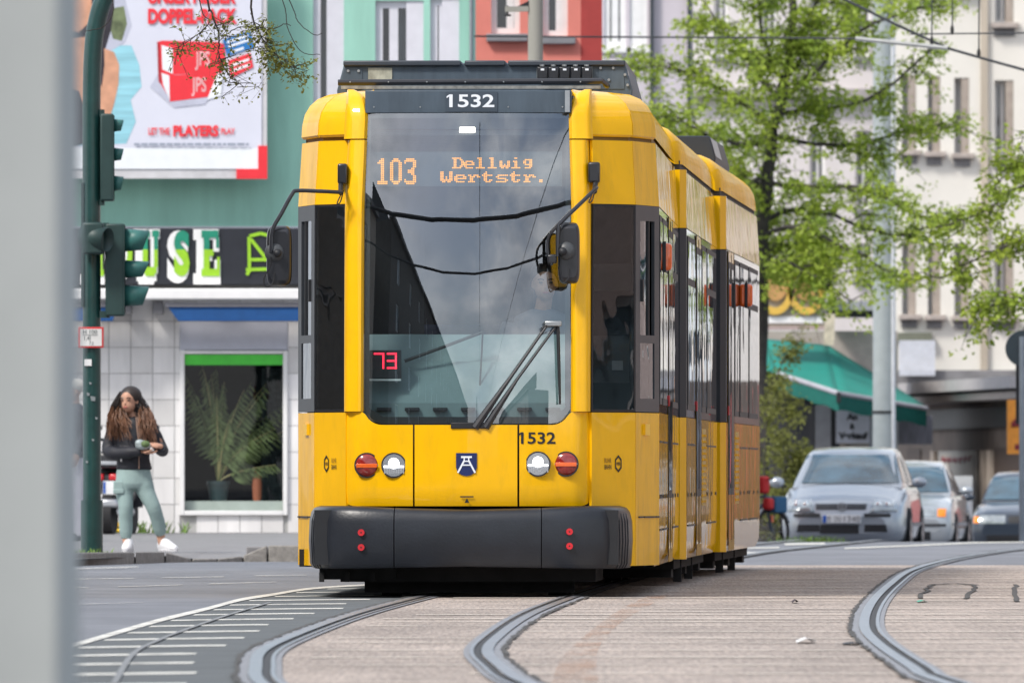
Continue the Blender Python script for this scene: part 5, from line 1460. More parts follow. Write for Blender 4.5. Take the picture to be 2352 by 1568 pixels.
# pale house behind the tree
F5 = Fac(300.0)
pal = empty('pale_corner_house', (F5.x(1800), 300, -1)); tag(pal, 'pale plastered house front behind the big leafing tree', 'building')
C5 = Matrix.Translation((-F5.x(1800), -300, 1))
h5 = [(F5.x(u0), F5.x(u1), F5.z(v1), F5.z(v0)) for v0, v1 in ((-60, 130), (300, 480), (560, 640)) for u0, u1 in ((1640, 1672), (1750, 1785), (1860, 1895), (1965, 2000))]
wall_mesh(F5.x(1560), F5.x(2058), -1, 17, 300, .4, h5).xf(C5).build('wall', PALEW, pal)
for h in h5:
    w = window(None, *h, 300, fr=.06, split=(.5,), sill=.12, deep=.2, curtain=[(0, .4)]); place(w, pal)
MB().box(F5.x(1560), F5.x(2058), 299.7, 300, F5.z(225), F5.z(205)).xf(C5).build('string_course', mat('string course', (.42, .39, .39), .8), pal)
MB().tube([(F5.x(2020), 299.8, 0), (F5.x(2020), 299.8, 15)], .07, 10).xf(C5).build('downpipe', mat('downpipe blue grey', (.42, .46, .52), .5), pal, smooth=True)
# corner shop with the green awning
F6 = Fac(264.0)
cs = empty('corner_shop', (F6.x(1900), 264, -.7)); tag(cs, 'corner shop with beige piers and dark door under the green awning', 'building')
C6 = Matrix.Translation((-F6.x(1900), -264, .7))
MB().box(F6.x(1700), F6.x(2062), 264, 270, -.8, F6.z(760)).xf(C6).build('wall', mat('beige shop wall', (.42, .38, .34), .85, var=.12), cs)
MB().box(F6.x(1700), F6.x(1870), 263.9, 264, -.8, F6.z(860)).xf(C6).build('dark_shopfront', mat('dark shopfront', (.035, .035, .045), .3, coat=.5), cs)
for u0, u1, m_ in ((1872, 1908, mat('grey pier', (.36, .36, .39), .8)), (1908, 1928, DARK), (1928, 1942, mat('beige pier', (.40, .34, .29), .8)), (2050, 2062, WHITE)):
    MB().box(F6.x(u0), F6.x(u1), 263.86, 264, -.8, F6.z(930)).xf(C6).build('pier', m_, cs)
MB().box(F6.x(1996), F6.x(2050), 263.9, 264, -.8, F6.z(960)).xf(C6).build('shop_glass', mat('shop glass blue', (.16, .20, .26), .15, coat=1), cs)
MB().box(F6.x(2062), F6.x(2140), 263.5, 264, F6.z(1020), F6.z(955)).xf(C6).build('shutter', mat('shutter grey', (.20, .20, .24), .6, var=.3, vscale=8, stretch=(3, 1, .5)), cs)
ps = empty('sale_sign', (F6.x(1957), 263.2, F6.z(980))); tag(ps, 'white sign with black lettering hanging under the green awning', 'sign')
Cp = Matrix.Translation((-F6.x(1957), -263.2, -F6.z(980)))
MB().box(F6.x(1918), F6.x(1995), 263.2, 263.26, F6.z(1018), F6.z(940)).xf(Cp).build('board', mat('sign lilac white', (.62, .63, .72), .5), ps)
for t_, u0, u1, v0, v1 in (('An', 1942, 1967, 949, 965), ('&', 1949, 1961, 972, 986), ('Verkauf', 1924, 1990, 992, 1009)):
    text_box(t_, F6.x(u0), F6.x(u1), F6.z(v1), F6.z(v0), 263.19, .05).xf(Cp).build('lettering', PRK, ps)
for u in (1925, 1988): MB().tube([(F6.x(u), 263.23, F6.z(940)), (F6.x(u), 263.23, F6.z(915))], .01, 6).xf(Cp).build('hanger', DARK, ps)
# awning: two sloping cloths meeting at a corner, with bars and valances
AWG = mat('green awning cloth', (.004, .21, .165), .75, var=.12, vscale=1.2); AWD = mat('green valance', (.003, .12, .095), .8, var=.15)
P0 = at(1700, 770, 264); A1 = at(1760, 778, 263.8); B1 = at(1902, 792, 263.8); Bf = at(1926, 903, 259.5); Af = at(1788, 858, 261.0); Z1 = at(1700, 830, 262); Cr_ = at(2122, 928, 263.6); Cf = at(2128, 938, 261.8)
ga = empty('green_awning', at(1926, 1240, 262)); tag(ga, 'large green cloth awning with grey front bar over the corner shop', 'awning')
def GA(pts): return [Vector(p) - ga.location for p in pts]
def cloth(a, b_, c, d_, name, m, sag=.06, n=8):
    rows = []
    for i in range(n+1):
        l_, r_ = Vector(a).lerp(Vector(d_), i/n), Vector(b_).lerp(Vector(c), i/n)
        rows.append(GA([l_.lerp(r_, j/n) - Vector((0, 0, sag*math.sin(math.pi*i/n)*.5)) for j in range(n+1)]))
    return MB().grid(rows).build(name, m, ga, smooth=True, solid=.01)
cloth(A1, B1, Bf, Af, 'canopy_cloth', AWG); cloth(at(1700, 772, 264), A1, Af, Z1, 'canopy_cloth', AWG)
cloth(B1, Cr_, Cf, Bf, 'canopy_cloth', AWG)
for a, b_ in ((Af, Bf), (Bf, Cf)):
    bar_ = MB().tube(GA([a, b_]), .045, 8).build('front_bar', mat('awning bar', (.40, .40, .44), .4), ga)
    dn_ = Vector((0, 0, -.30))
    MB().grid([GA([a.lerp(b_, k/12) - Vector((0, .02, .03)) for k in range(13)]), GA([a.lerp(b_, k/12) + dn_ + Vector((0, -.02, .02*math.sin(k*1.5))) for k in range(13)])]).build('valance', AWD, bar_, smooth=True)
MB().box(*[c for c in (Bf.x-ga.location.x-.04, Bf.x-ga.location.x+.04, Bf.y-ga.location.y-.06, Bf.y-ga.location.y+.04, Bf.z-.16, Bf.z+.02)]).xf(Matrix.Translation((0, 0, -ga.location.z))).build('bar_joint', DARK, ga)
# sign board with two golden rings, small slanted banner, ledge
F7 = Fac(262.0)
rg = empty('ring_sign', (F7.x(1825), 262, F7.z(750))); tag(rg, 'shop board with two big golden rings half hidden by the tree', 'sign')
C7 = Matrix.Translation((-F7.x(1825), -262, -F7.z(750)))
MB().box(F7.x(1745), F7.x(1897), 262, 262.4, F7.z(750), F7.z(632)).xf(C7).build('board', mat('board beige grey', (.36, .33, .27), .7, var=.2), rg)
MB().box(F7.x(1750), F7.x(1890), 261.97, 262, F7.z(742), F7.z(727)).xf(C7).build('white_line', WHITE, rg); MB().box(F7.x(1745), F7.x(1897), 261.9, 262.4, F7.z(757), F7.z(750)).xf(C7).build('lower_rail', mat('rail pink', (.45, .33, .32), .7), rg)
GOLD = mat('golden yellow', (.72, .45, .08), .5, var=.1); GOLD2 = mat('ochre inlay', (.50, .28, .10), .6, var=.2)
for cu in (1780, 1852):
    b = MB(); n_ = 36; ro = []; ri = []
    for k in range(n_):
        a = 2*math.pi*k/n_; ro.append((F7.x(cu + 42*math.cos(a)), 261.9, F7.z(668 - 55*math.sin(a)))); ri.append((F7.x(cu + 29*math.cos(a)), 261.9, F7.z(664 - 42*math.sin(a))))
    b.grid([ro, ri], closed=True).xf(C7).build('golden_ring', GOLD, rg, solid=.06)
    MB().poly([(F7.x(cu + 29*math.cos(2*math.pi*k/n_)), 261.93, F7.z(655 - 36*math.sin(2*math.pi*k/n_))) for k in range(n_)]).xf(C7).build('ring_inlay', GOLD2, rg)
bn = MB().prism([(-.10, 0), (.08, 0), (.10, .55), (-.08, .55)], -.02, .02).build('banner', mat('banner print', (.62, .55, .42), .6, var=.5, vscale=5)); bn.location = at(1905, 792, 261.5); tag(bn, 'narrow colourful banner beside the golden ring board', 'banner')
lg = MB().box(F7.x(1900), F7.x(2010), 262.5, 264, F7.z(712), F7.z(690)).build('ledge_roof', mat('ledge grey', (.34, .35, .38), .7)); tag(lg, 'grey flat ledge roof left of the lamp mast', 'ledge')
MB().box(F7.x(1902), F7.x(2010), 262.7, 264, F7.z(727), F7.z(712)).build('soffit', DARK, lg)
# lamp mast
lm = empty('lamp_mast', at(2030, 1240, 230)); tag(lm, 'tall pale grey mast rising behind the silver hatchback', 'mast')
MB().tube([(0, 0, -.3), (0, 0, 5), (-.02, 0, 12)], [px(26, 230), px(24.5, 230), px(23, 230)], 24).build('shaft', mat('mast pale grey', (.36, .40, .41), .55, var=.08), lm, smooth=True, angle=60)
MB().tube([(px(22, 230), -.13, -.3), (px(20, 230), -.13, 10)], px(5, 230), 10).build('cable_conduit', mat('conduit white', (.60, .62, .66), .5), lm, smooth=True)
MB().tube([(0, 0, 1.98), (0, 0, 2.02)], px(27.5, 230), 24).build('strap', DARK, lm)

# ------------------------------------------------------------------ trees
BARK = mat('bark', (.050, .045, .042), .9, var=.4, vscale=6, bump=.6, bscale=25); LEAF = mat('young leaves', (.46, .56, .07), .55, col2=(.20, .31, .035), vscale=2.0)
LEAF2 = mat('olive bud leaves', (.24, .26, .05), .6, col2=(.15, .16, .04), vscale=4)
for m_ in (LEAF, LEAF2):     # thin leaves let some light through
    n_, l_ = m_.node_tree.nodes, m_.node_tree.links
    tr = n_.new('ShaderNodeBsdfTranslucent'); mx = n_.new('ShaderNodeMixShader'); mx.inputs[0].default_value = .35
    rp = [q for q in n_ if q.type == 'VALTORGB'][0]; l_.new(rp.outputs['Color'], tr.inputs['Color'])
    l_.new(n_['Principled BSDF'].outputs[0], mx.inputs[1]); l_.new(tr.outputs[0], mx.inputs[2]); l_.new(mx.outputs[0], n_['Material Output'].inputs['Surface'])
class Tree:
    def __init__(s, name, base, label, leaf=LEAF, size=.075, cat='tree'):
        s.root = empty(name, base); tag(s.root, label, cat); s.base = Vector(base); s.wood = MB(); s.leaves = MB(); s.size = size; s.leaf = leaf; s.rng = random.Random(sum(map(ord, name)))
    def limb(s, pts, r0, r1, n=4):
        P = [Vector(p) for p in cr(pts, n)]
        for i in range(1, len(P)-1): P[i] += Vector((s.rng.gauss(0, .03), s.rng.gauss(0, .03), s.rng.gauss(0, .03)))*min(1, r0*12)
        k = len(P); rs = [r0 + (r1-r0)*i/(k-1) for i in range(k)]
        s.wood.tube([p - s.base for p in P], rs, 7 if r0 > .04 else 5, cap=False); return P
    def leafy(s, p, n, spread):
        for _ in range(n):
            q = p + Vector((s.rng.gauss(0, spread), s.rng.gauss(0, spread), s.rng.gauss(-.25*spread, spread*.7))) - s.base
            L_ = s.size*s.rng.uniform(.6, 1.35); W_ = L_*s.rng.uniform(.45, .7)
            d_ = Vector((s.rng.gauss(0, 1), s.rng.gauss(0, 1), s.rng.gauss(-.5, .7))).normalized(); e_ = d_.cross(Vector((s.rng.gauss(0, 1), s.rng.gauss(0, 1), s.rng.gauss(0, 1)))).normalized()
            f_ = d_.cross(e_)*W_*.25
            s.leaves.add([q, q + d_*L_*.45 + e_*W_*.5 + f_, q + d_*L_, q + d_*L_*.45 - e_*W_*.5 + f_], [(0, 1, 2), (0, 2, 3)])
    def twigs(s, P, n, L_, droop, nleaf, spread, lo=.25, r=.012, sub=2):
        for _ in range(n):
            t = s.rng.uniform(lo, 1)*(len(P)-1); i = min(int(t), len(P)-2); p = P[i].lerp(P[i+1], t-i)
            d_ = Vector((s.rng.gauss(0, 1), s.rng.gauss(0, .9), s.rng.gauss(.1, .7))).normalized() + (P[-1]-P[0]).normalized()*.5
            ll = L_*s.rng.uniform(.5, 1.2); pts = [p]
            for k in range(1, 5):
                pts.append(p + d_*ll*k/4 + Vector((s.rng.gauss(0, .05), s.rng.gauss(0, .05), -droop*(k/4)**2*ll + s.rng.gauss(0, .04)))*1.0)
            s.wood.tube([q - s.base for q in pts], [r*(1-.2*k) for k in range(5)], 4, cap=False)
            for k in range(1, 5):
                if s.rng.random() < .85: s.leafy(pts[k], nleaf, spread)
            for _k in range(sub):
                j = s.rng.randint(1, 3); dd_ = Vector((s.rng.gauss(0, 1), s.rng.gauss(0, 1), s.rng.gauss(-.2, .6))).normalized()
                e_ = pts[j] + dd_*ll*.45; s.wood.tube([pts[j]-s.base, pts[j].lerp(e_, .5) - s.base + Vector((0, 0, .02)), e_-s.base], [r*.5, r*.4, r*.2], 4, cap=False)
                s.leafy(e_, nleaf, spread); s.leafy(pts[j].lerp(e_, .5), max(1, nleaf//2), spread)
    def done(s):
        s.wood.build('trunk', BARK, s.root, smooth=True, angle=80)
        stuff(s.leaves.build('crown', s.leaf, s.root))
dt = 225.0
def tq(u, v, o=0.0): return at(u, v, dt + o)
tr1 = Tree('linden_tree', at(1752, 1245, dt), 'big tree with fresh light green leaves behind the tram', size=.082)
trunk = tr1.limb([tq(1752, 1245), tq(1750, 1050), tq(1747, 880), tq(1749, 700), tq(1752, 560), tq(1756, 440), tq(1772, 320), tq(1792, 240), tq(1808, 130), tq(1822, 0), tq(1835, -140)], .155, .055, 3)
limbs = [
 [(1774, 310, 0), (1720, 250, .4), (1620, 190, .8), (1520, 150, 1.0), (1450, 135, 1.2)], [(1770, 330, 0), (1690, 330, -.6), (1600, 300, -1.0), (1520, 240, -1.2)],
 [(1758, 430, 0), (1690, 400, .6), (1610, 330, 1.0), (1540, 310, 1.2)], [(1792, 240, 0), (1730, 150, .5), (1660, 70, .8), (1600, -20, 1.0)],
 [(1795, 230, 0), (1880, 160, -.5), (1980, 70, -.8), (2100, 20, -1.2), (2160, 15, -1.2)], [(1785, 260, 0), (1870, 250, .4), (1990, 230, .8), (2110, 140, 1.0), (2165, 95, 1.2)],
 [(1760, 420, 0), (1850, 430, -.4), (1960, 430, -.8), (2060, 470, -1.2), (2150, 510, -1.4)], [(1775, 315, 0), (1870, 330, .3), (1980, 330, .6), (2080, 300, .8), (2165, 290, 1.0)],
 [(1752, 540, 0), (1830, 520, -.5), (1920, 560, -.8), (2010, 600, -1.0), (2060, 650, -1.0)], [(1753, 500, 0), (1860, 480, .6), (1980, 520, 1.0), (2080, 540, 1.2), (2170, 500, 1.2)],
 [(1810, 120, 0), (1860, 40, -.3), (1900, -60, -.5)], [(1800, 200, 0), (1760, 110, -.5), (1740, 0, -.8), (1720, -90, -1)],
 [(1800, 180, 0), (1900, 80, .4), (1990, -10, .6), (2080, -60, .8)], [(1750, 620, 0), (1800, 600, -.6), (1880, 640, -1.0), (1960, 690, -1.2)],
 [(1750, 600, 0), (1790, 560, .5), (1850, 580, .9), (1900, 600, 1.2)], [(1762, 400, 0), (1700, 440, -.5), (1690, 520, -.7), (1710, 620, -.8)], [(1752, 560, 0), (1730, 500, .8), (1700, 470, 1.2)]]
for L in limbs:
    P = tr1.limb([tq(*q) for q in L], .042, .010, 4)
    tr1.twigs(P, 24, .62, .38, 12, .085, lo=.12)
tr1.twigs(trunk[12:], 36, .8, .3, 8, .09, lo=.1)
tr1.twigs(trunk[5:12], 4, .5, .6, 5, .07, lo=.2)
tr1.done()
tr2 = Tree('street_tree', at(2560, 1245, 190), 'leafy branches of a second tree reaching in at the right edge', size=.085)
def t2(u, v, o=0.0): return at(u, v, 190+o)
tr2.limb([t2(2560, 1245), t2(2555, 900), t2(2560, 600), t2(2550, 300), t2(2540, 0)], .12, .06)
for L in ([(2555, 600, 0), (2450, 540, .3), (2340, 560, .6), (2230, 600, .8), (2160, 640, .9)], [(2555, 500, 0), (2460, 440, -.2), (2360, 420, -.4), (2270, 480, -.5), (2180, 520, -.5)], [(2556, 640, 0), (2450, 650, -.3), (2380, 680, -.5), (2290, 690, -.7), (2250, 700, -.7)], [(2555, 450, 0), (2460, 380, .3), (2380, 360, .5), (2320, 390, .6)]):
    P = tr2.limb([t2(*q) for q in L], .03, .007)
    tr2.twigs(P, 15, .42, .5, 9, .065, lo=.42)
tr2.done()
# shrub of suckers at the foot of the tree
tr3 = Tree('shrub', at(1790, 1240, 222), 'olive green shrub between the tram rear and the silver hatchback', leaf=LEAF2, size=.065, cat='shrub')
def t3(u, v, o=0.0): return at(u, v, 222+o)
for L in ([(1765, 1240, 0), (1755, 1100, .2), (1765, 950, .3), (1790, 850, .3), (1830, 790, .2)], [(1790, 1240, 0), (1800, 1120, -.3), (1810, 1000, -.4), (1800, 900, -.3)], [(1810, 1240, 0), (1825, 1150, -.2), (1835, 1080, -.3), (1840, 1040, -.3)], [(1780, 1240, 0), (1775, 1150, .4), (1780, 1050, .6), (1770, 930, .6)], [(1800, 1240, 0), (1815, 1180, .3), (1825, 1120, .4)]):
    P = tr3.limb([t3(*q) for q in L], .02, .005)
    tr3.twigs(P, 26, .24, .1, 7, .06, lo=.08, r=.006, sub=2)
tr3.done()
g = tuft(at(1858, 1225, 190).x, 190, zprof(190)-.01, .22, .2, .24, 420); tag(stuff(g), 'grass tuft in front of the silver hatchback', None)
# budding branches hanging in at the upper left
tr4 = Tree('budding_tree', (-7.6, 100, .0), 'budding twigs hanging in front of the billboard', leaf=LEAF2, size=.030)
def t4(u, v, o=0.0): return at(u, v, 98+o)
tr4.limb([(-7.6, 100, 0), (-7.5, 100, 2.5), (-7.2, 100, 4.2), (-6.4, 99.5, 5.4), (-4.5, 99, 6.0)], .13, .06)
main = [(-4.5, 99, 6.0), tuple(t4(420, -330)), tuple(t4(560, -200))]
tr4.limb(main, .05, .03)
for L, r_ in (([(480, -260), (478, 0), (485, 25), (498, 60), (504, 95), (503, 120), (512, 150), (530, 178), (560, 200)], .008), ([(540, -210), (575, 0), (580, 40), (592, 70), (618, 110), (640, 130), (672, 155)], .009), ([(470, -260), (458, 0), (480, 50), (440, 90), (410, 110), (402, 150)], .005), ([(560, -200), (648, 0), (660, 60), (690, 118), (735, 126)], .004), ([(575, -190), (668, 10), (685, 50), (720, 80), (740, 77)], .004), ([(200, -300), (255, -20), (258, 30), (240, 60), (210, 70), (180, 72)], .004), ([(580, 60), (545, 65), (520, 80), (500, 100)], .004), ([(512, 150), (505, 170), (530, 190), (575, 190)], .004), ([(592, 70), (630, 66), (655, 55), (668, 60)], .004)):
    P = tr4.limb([t4(u, v) for u, v in L], r_, .0025, 5)
    if r_ >= .005: tr4.twigs(P[8:] if r_ > .006 else P[4:], 30 if r_ > .006 else 12, .13, .25, 5 if r_ > .0085 else 2, .022 if r_ > .0085 else .016, lo=.15, r=.0028, sub=1)
tr4.done()
# ------------------------------------------------------------------ parked cars
TYRE = mat('tyre', (.02, .02, .022), .8); RIM = mat('alloy rim', (.50, .52, .54), .3, metal=.8)
def paint(name, c): return mat(name, c, .32, metal=.55, coat=1.0, var=.05, vscale=2)
def sect(y, w, z0, z1, c):
    h = z1 - z0
    half = [(0, z0), (.6*w, z0), (.9*w, z0+.015), (.975*w, z0+.10*h+.02), (w, z0+.35*h), (.995*w, z0+.62*h), (.965*w, z0+.84*h), (.90*w, z0+.955*h), (.72*w, z1+.35*c), (.38*w, z1+.85*c), (0, z1+c)]
    pts = half + [(-x, z) for x, z in half[-2:0:-1]]
    return [Vector((x, y, z)) for x, z in pts]
def ghs(y, wb, wt, z0, z1):
    half = [(0, z0), (wb, z0), (wb+(wt-wb)*.45, z0+(z1-z0)*.45), (wt+.01, z1-.07*(z1-z0)-.01), (wt-.05, z1), (wt*.5, z1+.018), (0, z1+.024)]
    pts = half + [(-x, z) for x, z in half[-2:0:-1]]
    return [Vector((x, y, z)) for x, z in pts]
def car(name, label, X, Y, yaw, body, house, pm, wheels, wr):
    root = empty(name, (X, Y, zprof(Y)), -yaw); tag(root, label, 'car', 'cars parked beyond the crest of the road')
    st = cr(body, 5); B = MB().loft([sect(*s) for s in st]); bo = B.build('body', pm, root, smooth=True, angle=60)
    st2 = cr(house, 5); H = MB().loft([ghs(*s) for s in st2]); ho = H.build('roof', pm, root, smooth=True, angle=60)
    A = MB(); A.add(B.v, B.f); A.add(H.v, H.f)
    bv = BVHTree.FromPolygons([Vector(p) for p in A.v], A.f)
    def patch(q, off=.008, n=6, m_=3, ax='y', side=1, fallback=None):
        """a piece laid on the bodywork: q = four (across, up) corners, bottom-left first"""
        rows = []
        for j in range(m_+1):
            r = []
            for i in range(n+1):
                a = Vector(q[0]).lerp(Vector(q[1]), i/n); c = Vector(q[3]).lerp(Vector(q[2]), i/n); p = a.lerp(c, j/m_)
                o, d_ = (Vector((p[0], -2, p[1])), Vector((0, 1, 0))) if ax == 'y' else (Vector((side*3, p[0], p[1])), Vector((-side, 0, 0)))
                hit = bv.ray_cast(o, d_)
                loc = hit[0] + hit[1]*(off if hit[1].dot(d_) < 0 else -off) if hit[0] else (r[-1].copy() if r else Vector((p[0], .6, p[1])))
                r.append(loc)
            rows.append(r)
        return MB().grid(rows)
    for y in wheels:
        for s in (-1, 1):
            w_ = max(p[1] for p in body)*s
            MB().disc((w_*1.0 + s*.004, y, wr), wr+.05, 28, 'x').build('wheel_arch', DARK, root)
            wh = MB().disc((w_ - s*.16, y, wr), wr, 28, 'x', depth=s*.172).build('wheel', TYRE, root, bevel=.01)
            MB().disc((w_ + s*.0135, y, wr), wr*.66, 24, 'x').build('rim', RIM, wh)
            for k in range(5):
                a = k*2*math.pi/5; b = MB(); c, t = math.cos(a), math.sin(a)
                b.poly([(w_+s*.015, y+c*.05-t*.02, wr+t*.05+c*.02), (w_+s*.015, y+c*wr*.6-t*.07, wr+t*wr*.6+c*.07), (w_+s*.015, y+c*wr*.6+t*.03, wr+t*wr*.6-c*.03), (w_+s*.015, y+c*.05+t*.0, wr+t*.05)]); b.build('rim_gap', DARK, wh)
    return root, bo, ho, patch
SILV = paint('silver paint', (.33, .365, .41)); SILV2 = paint('light silver paint', (.38, .41, .44)); NIGHT = paint('dark blue grey paint', (.035, .048, .07))
HLG = mat('headlamp glass', (.34, .38, .40), .08, metal=.5, coat=1, var=.35, vscale=14); GRL = mat('grille slats', (.16, .17, .19), .4, metal=.5)
# silver hatchback
Lh = lambda u: (u-1934)/168.2
Zh = lambda v: (1275.6-v)/168.2
hb = [(0, .60, .30, .52, .02), (.05, .70, .20, .64, .03), (.14, .78, .15, .70, .04), (.35, .84, .15, .77, .05), (.75, .87, .15, .86, .06), (1.1, .88, .15, .94, .05), (1.6, .88, .15, .96, .02), (2.6, .88, .15, .97, .02), (3.6, .87, .17, .97, .02), (4.0, .82, .25, .95, .02), (4.2, .70, .40, .88, .02)]
hh = [(.98, .76, .74, .90, .93), (1.25, .78, .70, .90, 1.07), (1.6, .79, .64, .90, 1.25), (1.95, .79, .60, .90, 1.40), (2.3, .79, .59, .90, 1.455), (3.0, .79, .59, .90, 1.465), (3.5, .78, .58, .90, 1.41), (3.9, .76, .62, .90, 1.15), (4.08, .74, .70, .90, .95)]
r_, bo, ho, pt = car('hatchback', 'silver hatchback parked nearest to the tram, facing the camera', Lh(1934) + (1934-UC)*201/FPX, 201, R(5.2), hb, hh, SILV, (.88, 3.42), .31)
pt([(-.74, .985), (.72, .985), (.60, 1.375), (-.60, 1.375)], .010, 12, 8).build('windscreen', CARG, r_, smooth=True, angle=180)
for s in (-1, 1):
    pt([(1.35, 1.0), (2.5, 1.0), (2.45, 1.36), (1.95, 1.34)], .010, 6, 4, 'x', s).build('side_window', CARG, r_, smooth=True); pt([(2.58, 1.0), (3.55, 1.02), (3.35, 1.32), (2.53, 1.36)], .010, 6, 4, 'x', s).build('side_window', CARG, r_, smooth=True)
    for y in (1.28, 2.54, 3.5): pt([(y, .25), (y+.012, .25), (y+.012, .95), (y, .95)], .003, 1, 5, 'x', s).build('door_gap', DARK, r_)
    pt([(.9, .40), (3.6, .40), (3.6, .45), (.9, .45)], .012, 6, 1, 'x', s).build('rub_strip', GRL, r_)
    x0, x1 = (.37, .745)
    q = [(s*x0, .585), (s*x1, .60), (s*(x1-.03), .75), (s*(x0+.06), .765)] if s > 0 else [(-x1, .60), (-x0, .585), (-x0-.06, .765), (-x1+.03, .75)]
    hl = pt(q, .012, 6, 4).build('headlight', HLG, r_, smooth=True, solid=.01)
    for xx in (.50, .62):
        c = pt([(s*xx-.05, .63), (s*xx+.05, .63), (s*xx+.05, .73), (s*xx-.05, .73)], .016, 2, 2); ctr = sum((Vector(p) for p in c.v), Vector())/len(c.v)
        MB().dome(tuple(ctr), .048, .012, 16, 4).build('lamp_bowl', CHR, hl, smooth=True)
    pt([(s*.30, .525), (s*.66, .525), (s*.66, .575), (s*.30, .575)], .012).build('bumper_strip', DARK, r_)
    pt([(s*.30, .325), (s*.62, .325), (s*.60, .425), (s*.31, .425)], .008).build('fog_intake', DARK, r_)
    mh = MB().ellipsoid((s*(.98), 1.22, 1.0), (.105, .07, .075), 16, 8).build('door_mirror', SILV, r_, smooth=True); MB().box(*sorted((s*.84, s*.93)), 1.22, 1.27, .93, .96).build('mirror_foot', DARK, mh)
gr = pt([(-.36, .625), (.32, .625), (.34, .705), (-.38, .705)], .008, 10, 3).build('grille', GRL, r_)
for k in range(3): pt([(-.36, .635+k*.024), (.33, .635+k*.024), (.33, .645+k*.024), (-.36, .645+k*.024)], .016, 10, 1).build('grille_slat', DARK, gr)
c = Vector((0.0, -.0, .67)); yb_ = min(p[1] for p in pt([(-.05, .62), (.05, .62), (.05, .72), (-.05, .72)], .02, 2, 2).v) - .005
b = MB(); n_ = 24
b.grid([[(.062*math.cos(2*math.pi*k/n_), yb_, .668+.062*math.sin(2*math.pi*k/n_)) for k in range(n_)], [(.050*math.cos(2*math.pi*k/n_), yb_, .668+.050*math.sin(2*math.pi*k/n_)) for k in range(n_)]], closed=True)
q = text_box('V', -.022, .022, .672, .708, yb_, .02); b.add(q.v, q.f); q = text_box('W', -.036, .036, .628, .668, yb_, .02); b.add(q.v, q.f)
b.build('badge', RIM, gr)
pt([(-.30, .30), (.23, .30), (.23, .425), (-.30, .425)], .008, 8, 2).build('lower_intake', DARK, r_)
yp_ = -.045
pl = MB().box(-.27, .26, yp_, yp_+.06, .445, .56).build('number_plate', mat('plate white', (.72, .73, .74), .4), r_, bevel=.006)
MB().box(-.262, -.21, yp_-.003, yp_, .452, .553).build('euro_band', mat('plate blue', (.01, .09, .42), .4), pl)
for t_, a_, c_2 in (('E', -.19, -.145), ('DU', -.10, -.01), ('1340', .03, .25)): text_box(t_, a_, c_2, .465, .54, yp_-.004, .0).build('lettering', mat('plate print', (.20, .20, .20), .5), pl)
# silver saloon behind
sb = [(0, .66, .34, .55, .0), (.05, .76, .22, .66, .01), (.15, .82, .18, .72, .02), (.5, .845, .17, .80, .03), (1.0, .85, .17, .87, .035), (1.45, .85, .17, .90, .02), (2.6, .85, .17, .91, .02), (3.5, .84, .18, .91, .02), (4.1, .82, .24, .90, .02), (4.4, .76, .35, .86, .02), (4.45, .70, .4, .8, .02)]
sh2 = [(1.25, .74, .72, .86, .89), (1.55, .76, .68, .86, 1.08), (1.85, .77, .62, .86, 1.26), (2.15, .77, .58, .86, 1.355), (2.7, .77, .57, .86, 1.385), (3.2, .76, .57, .86, 1.345), (3.6, .75, .62, .86, 1.12), (3.85, .73, .70, .86, .91)]
r_, bo, ho, pt = car('saloon', 'silver saloon with orange indicator parked between hatchback and dark car', (2056-UC)*216/FPX, 216, R(5.5), sb, sh2, SILV2, (.82, 3.5), .30)
pt([(-.70, .93), (.70, .93), (.57, 1.30), (-.57, 1.30)], .010, 12, 8).build('windscreen', CARG, r_, smooth=True, angle=180)
for s in (-1, 1):
    pt([(1.6, .95), (2.62, .95), (2.58, 1.29), (2.12, 1.27)], .010, 6, 4, 'x', s).build('side_window', CARG, r_, smooth=True); pt([(2.7, .95), (3.45, .95), (3.2, 1.24), (2.65, 1.29)], .010, 6, 4, 'x', s).build('side_window', CARG, r_, smooth=True)
    for y in (1.5, 2.66, 3.45): pt([(y, .25), (y+.012, .25), (y+.012, .9), (y, .9)], .003, 1, 5, 'x', s).build('door_gap', DARK, r_)
    q = sorted((s*.35, s*.60)); pt([(q[0], .575), (q[1], .575), (q[1], .685), (q[0], .685)], .012).build('headlight', HLG, r_, smooth=True)
    q = sorted((s*.62, s*.735)); pt([(q[0], .575), (q[1], .575), (q[1], .685), (q[0], .685)], .014).build('indicator', mat('indicator orange', (.9, .26, .01), .3, coat=.5), r_, smooth=True)
    q = sorted((s*.12, s*.74)); pt([(q[0], .435), (q[1], .435), (q[1], .475), (q[0], .475)], .014).build('bumper_strip', DARK, r_)
    pt([(.3, .44), (4.0, .44), (4.0, .49), (.3, .49)], .008, 8, 1, 'x', s).build('rub_strip', mat('strip grey', (.25, .26, .28), .5), r_)
    q = sorted((s*.06, s*.24)); pt([(q[0], .60), (q[1], .60), (q[1], .70), (q[0], .70)], .012).build('kidney_grille', DARK, r_)
    mh = MB().ellipsoid((s*.95, 1.55, .96), (.10, .065, .06), 16, 8).build('door_mirror', SILV2, r_, smooth=True); MB().box(*sorted((s*.80, s*.9)), 1.55, 1.6, .90, .93).build('mirror_foot', DARK, mh)
q = pt([(.15, .24), (.52, .24), (.52, .36), (.15, .36)], .008); q.build('lower_intake', DARK, r_)
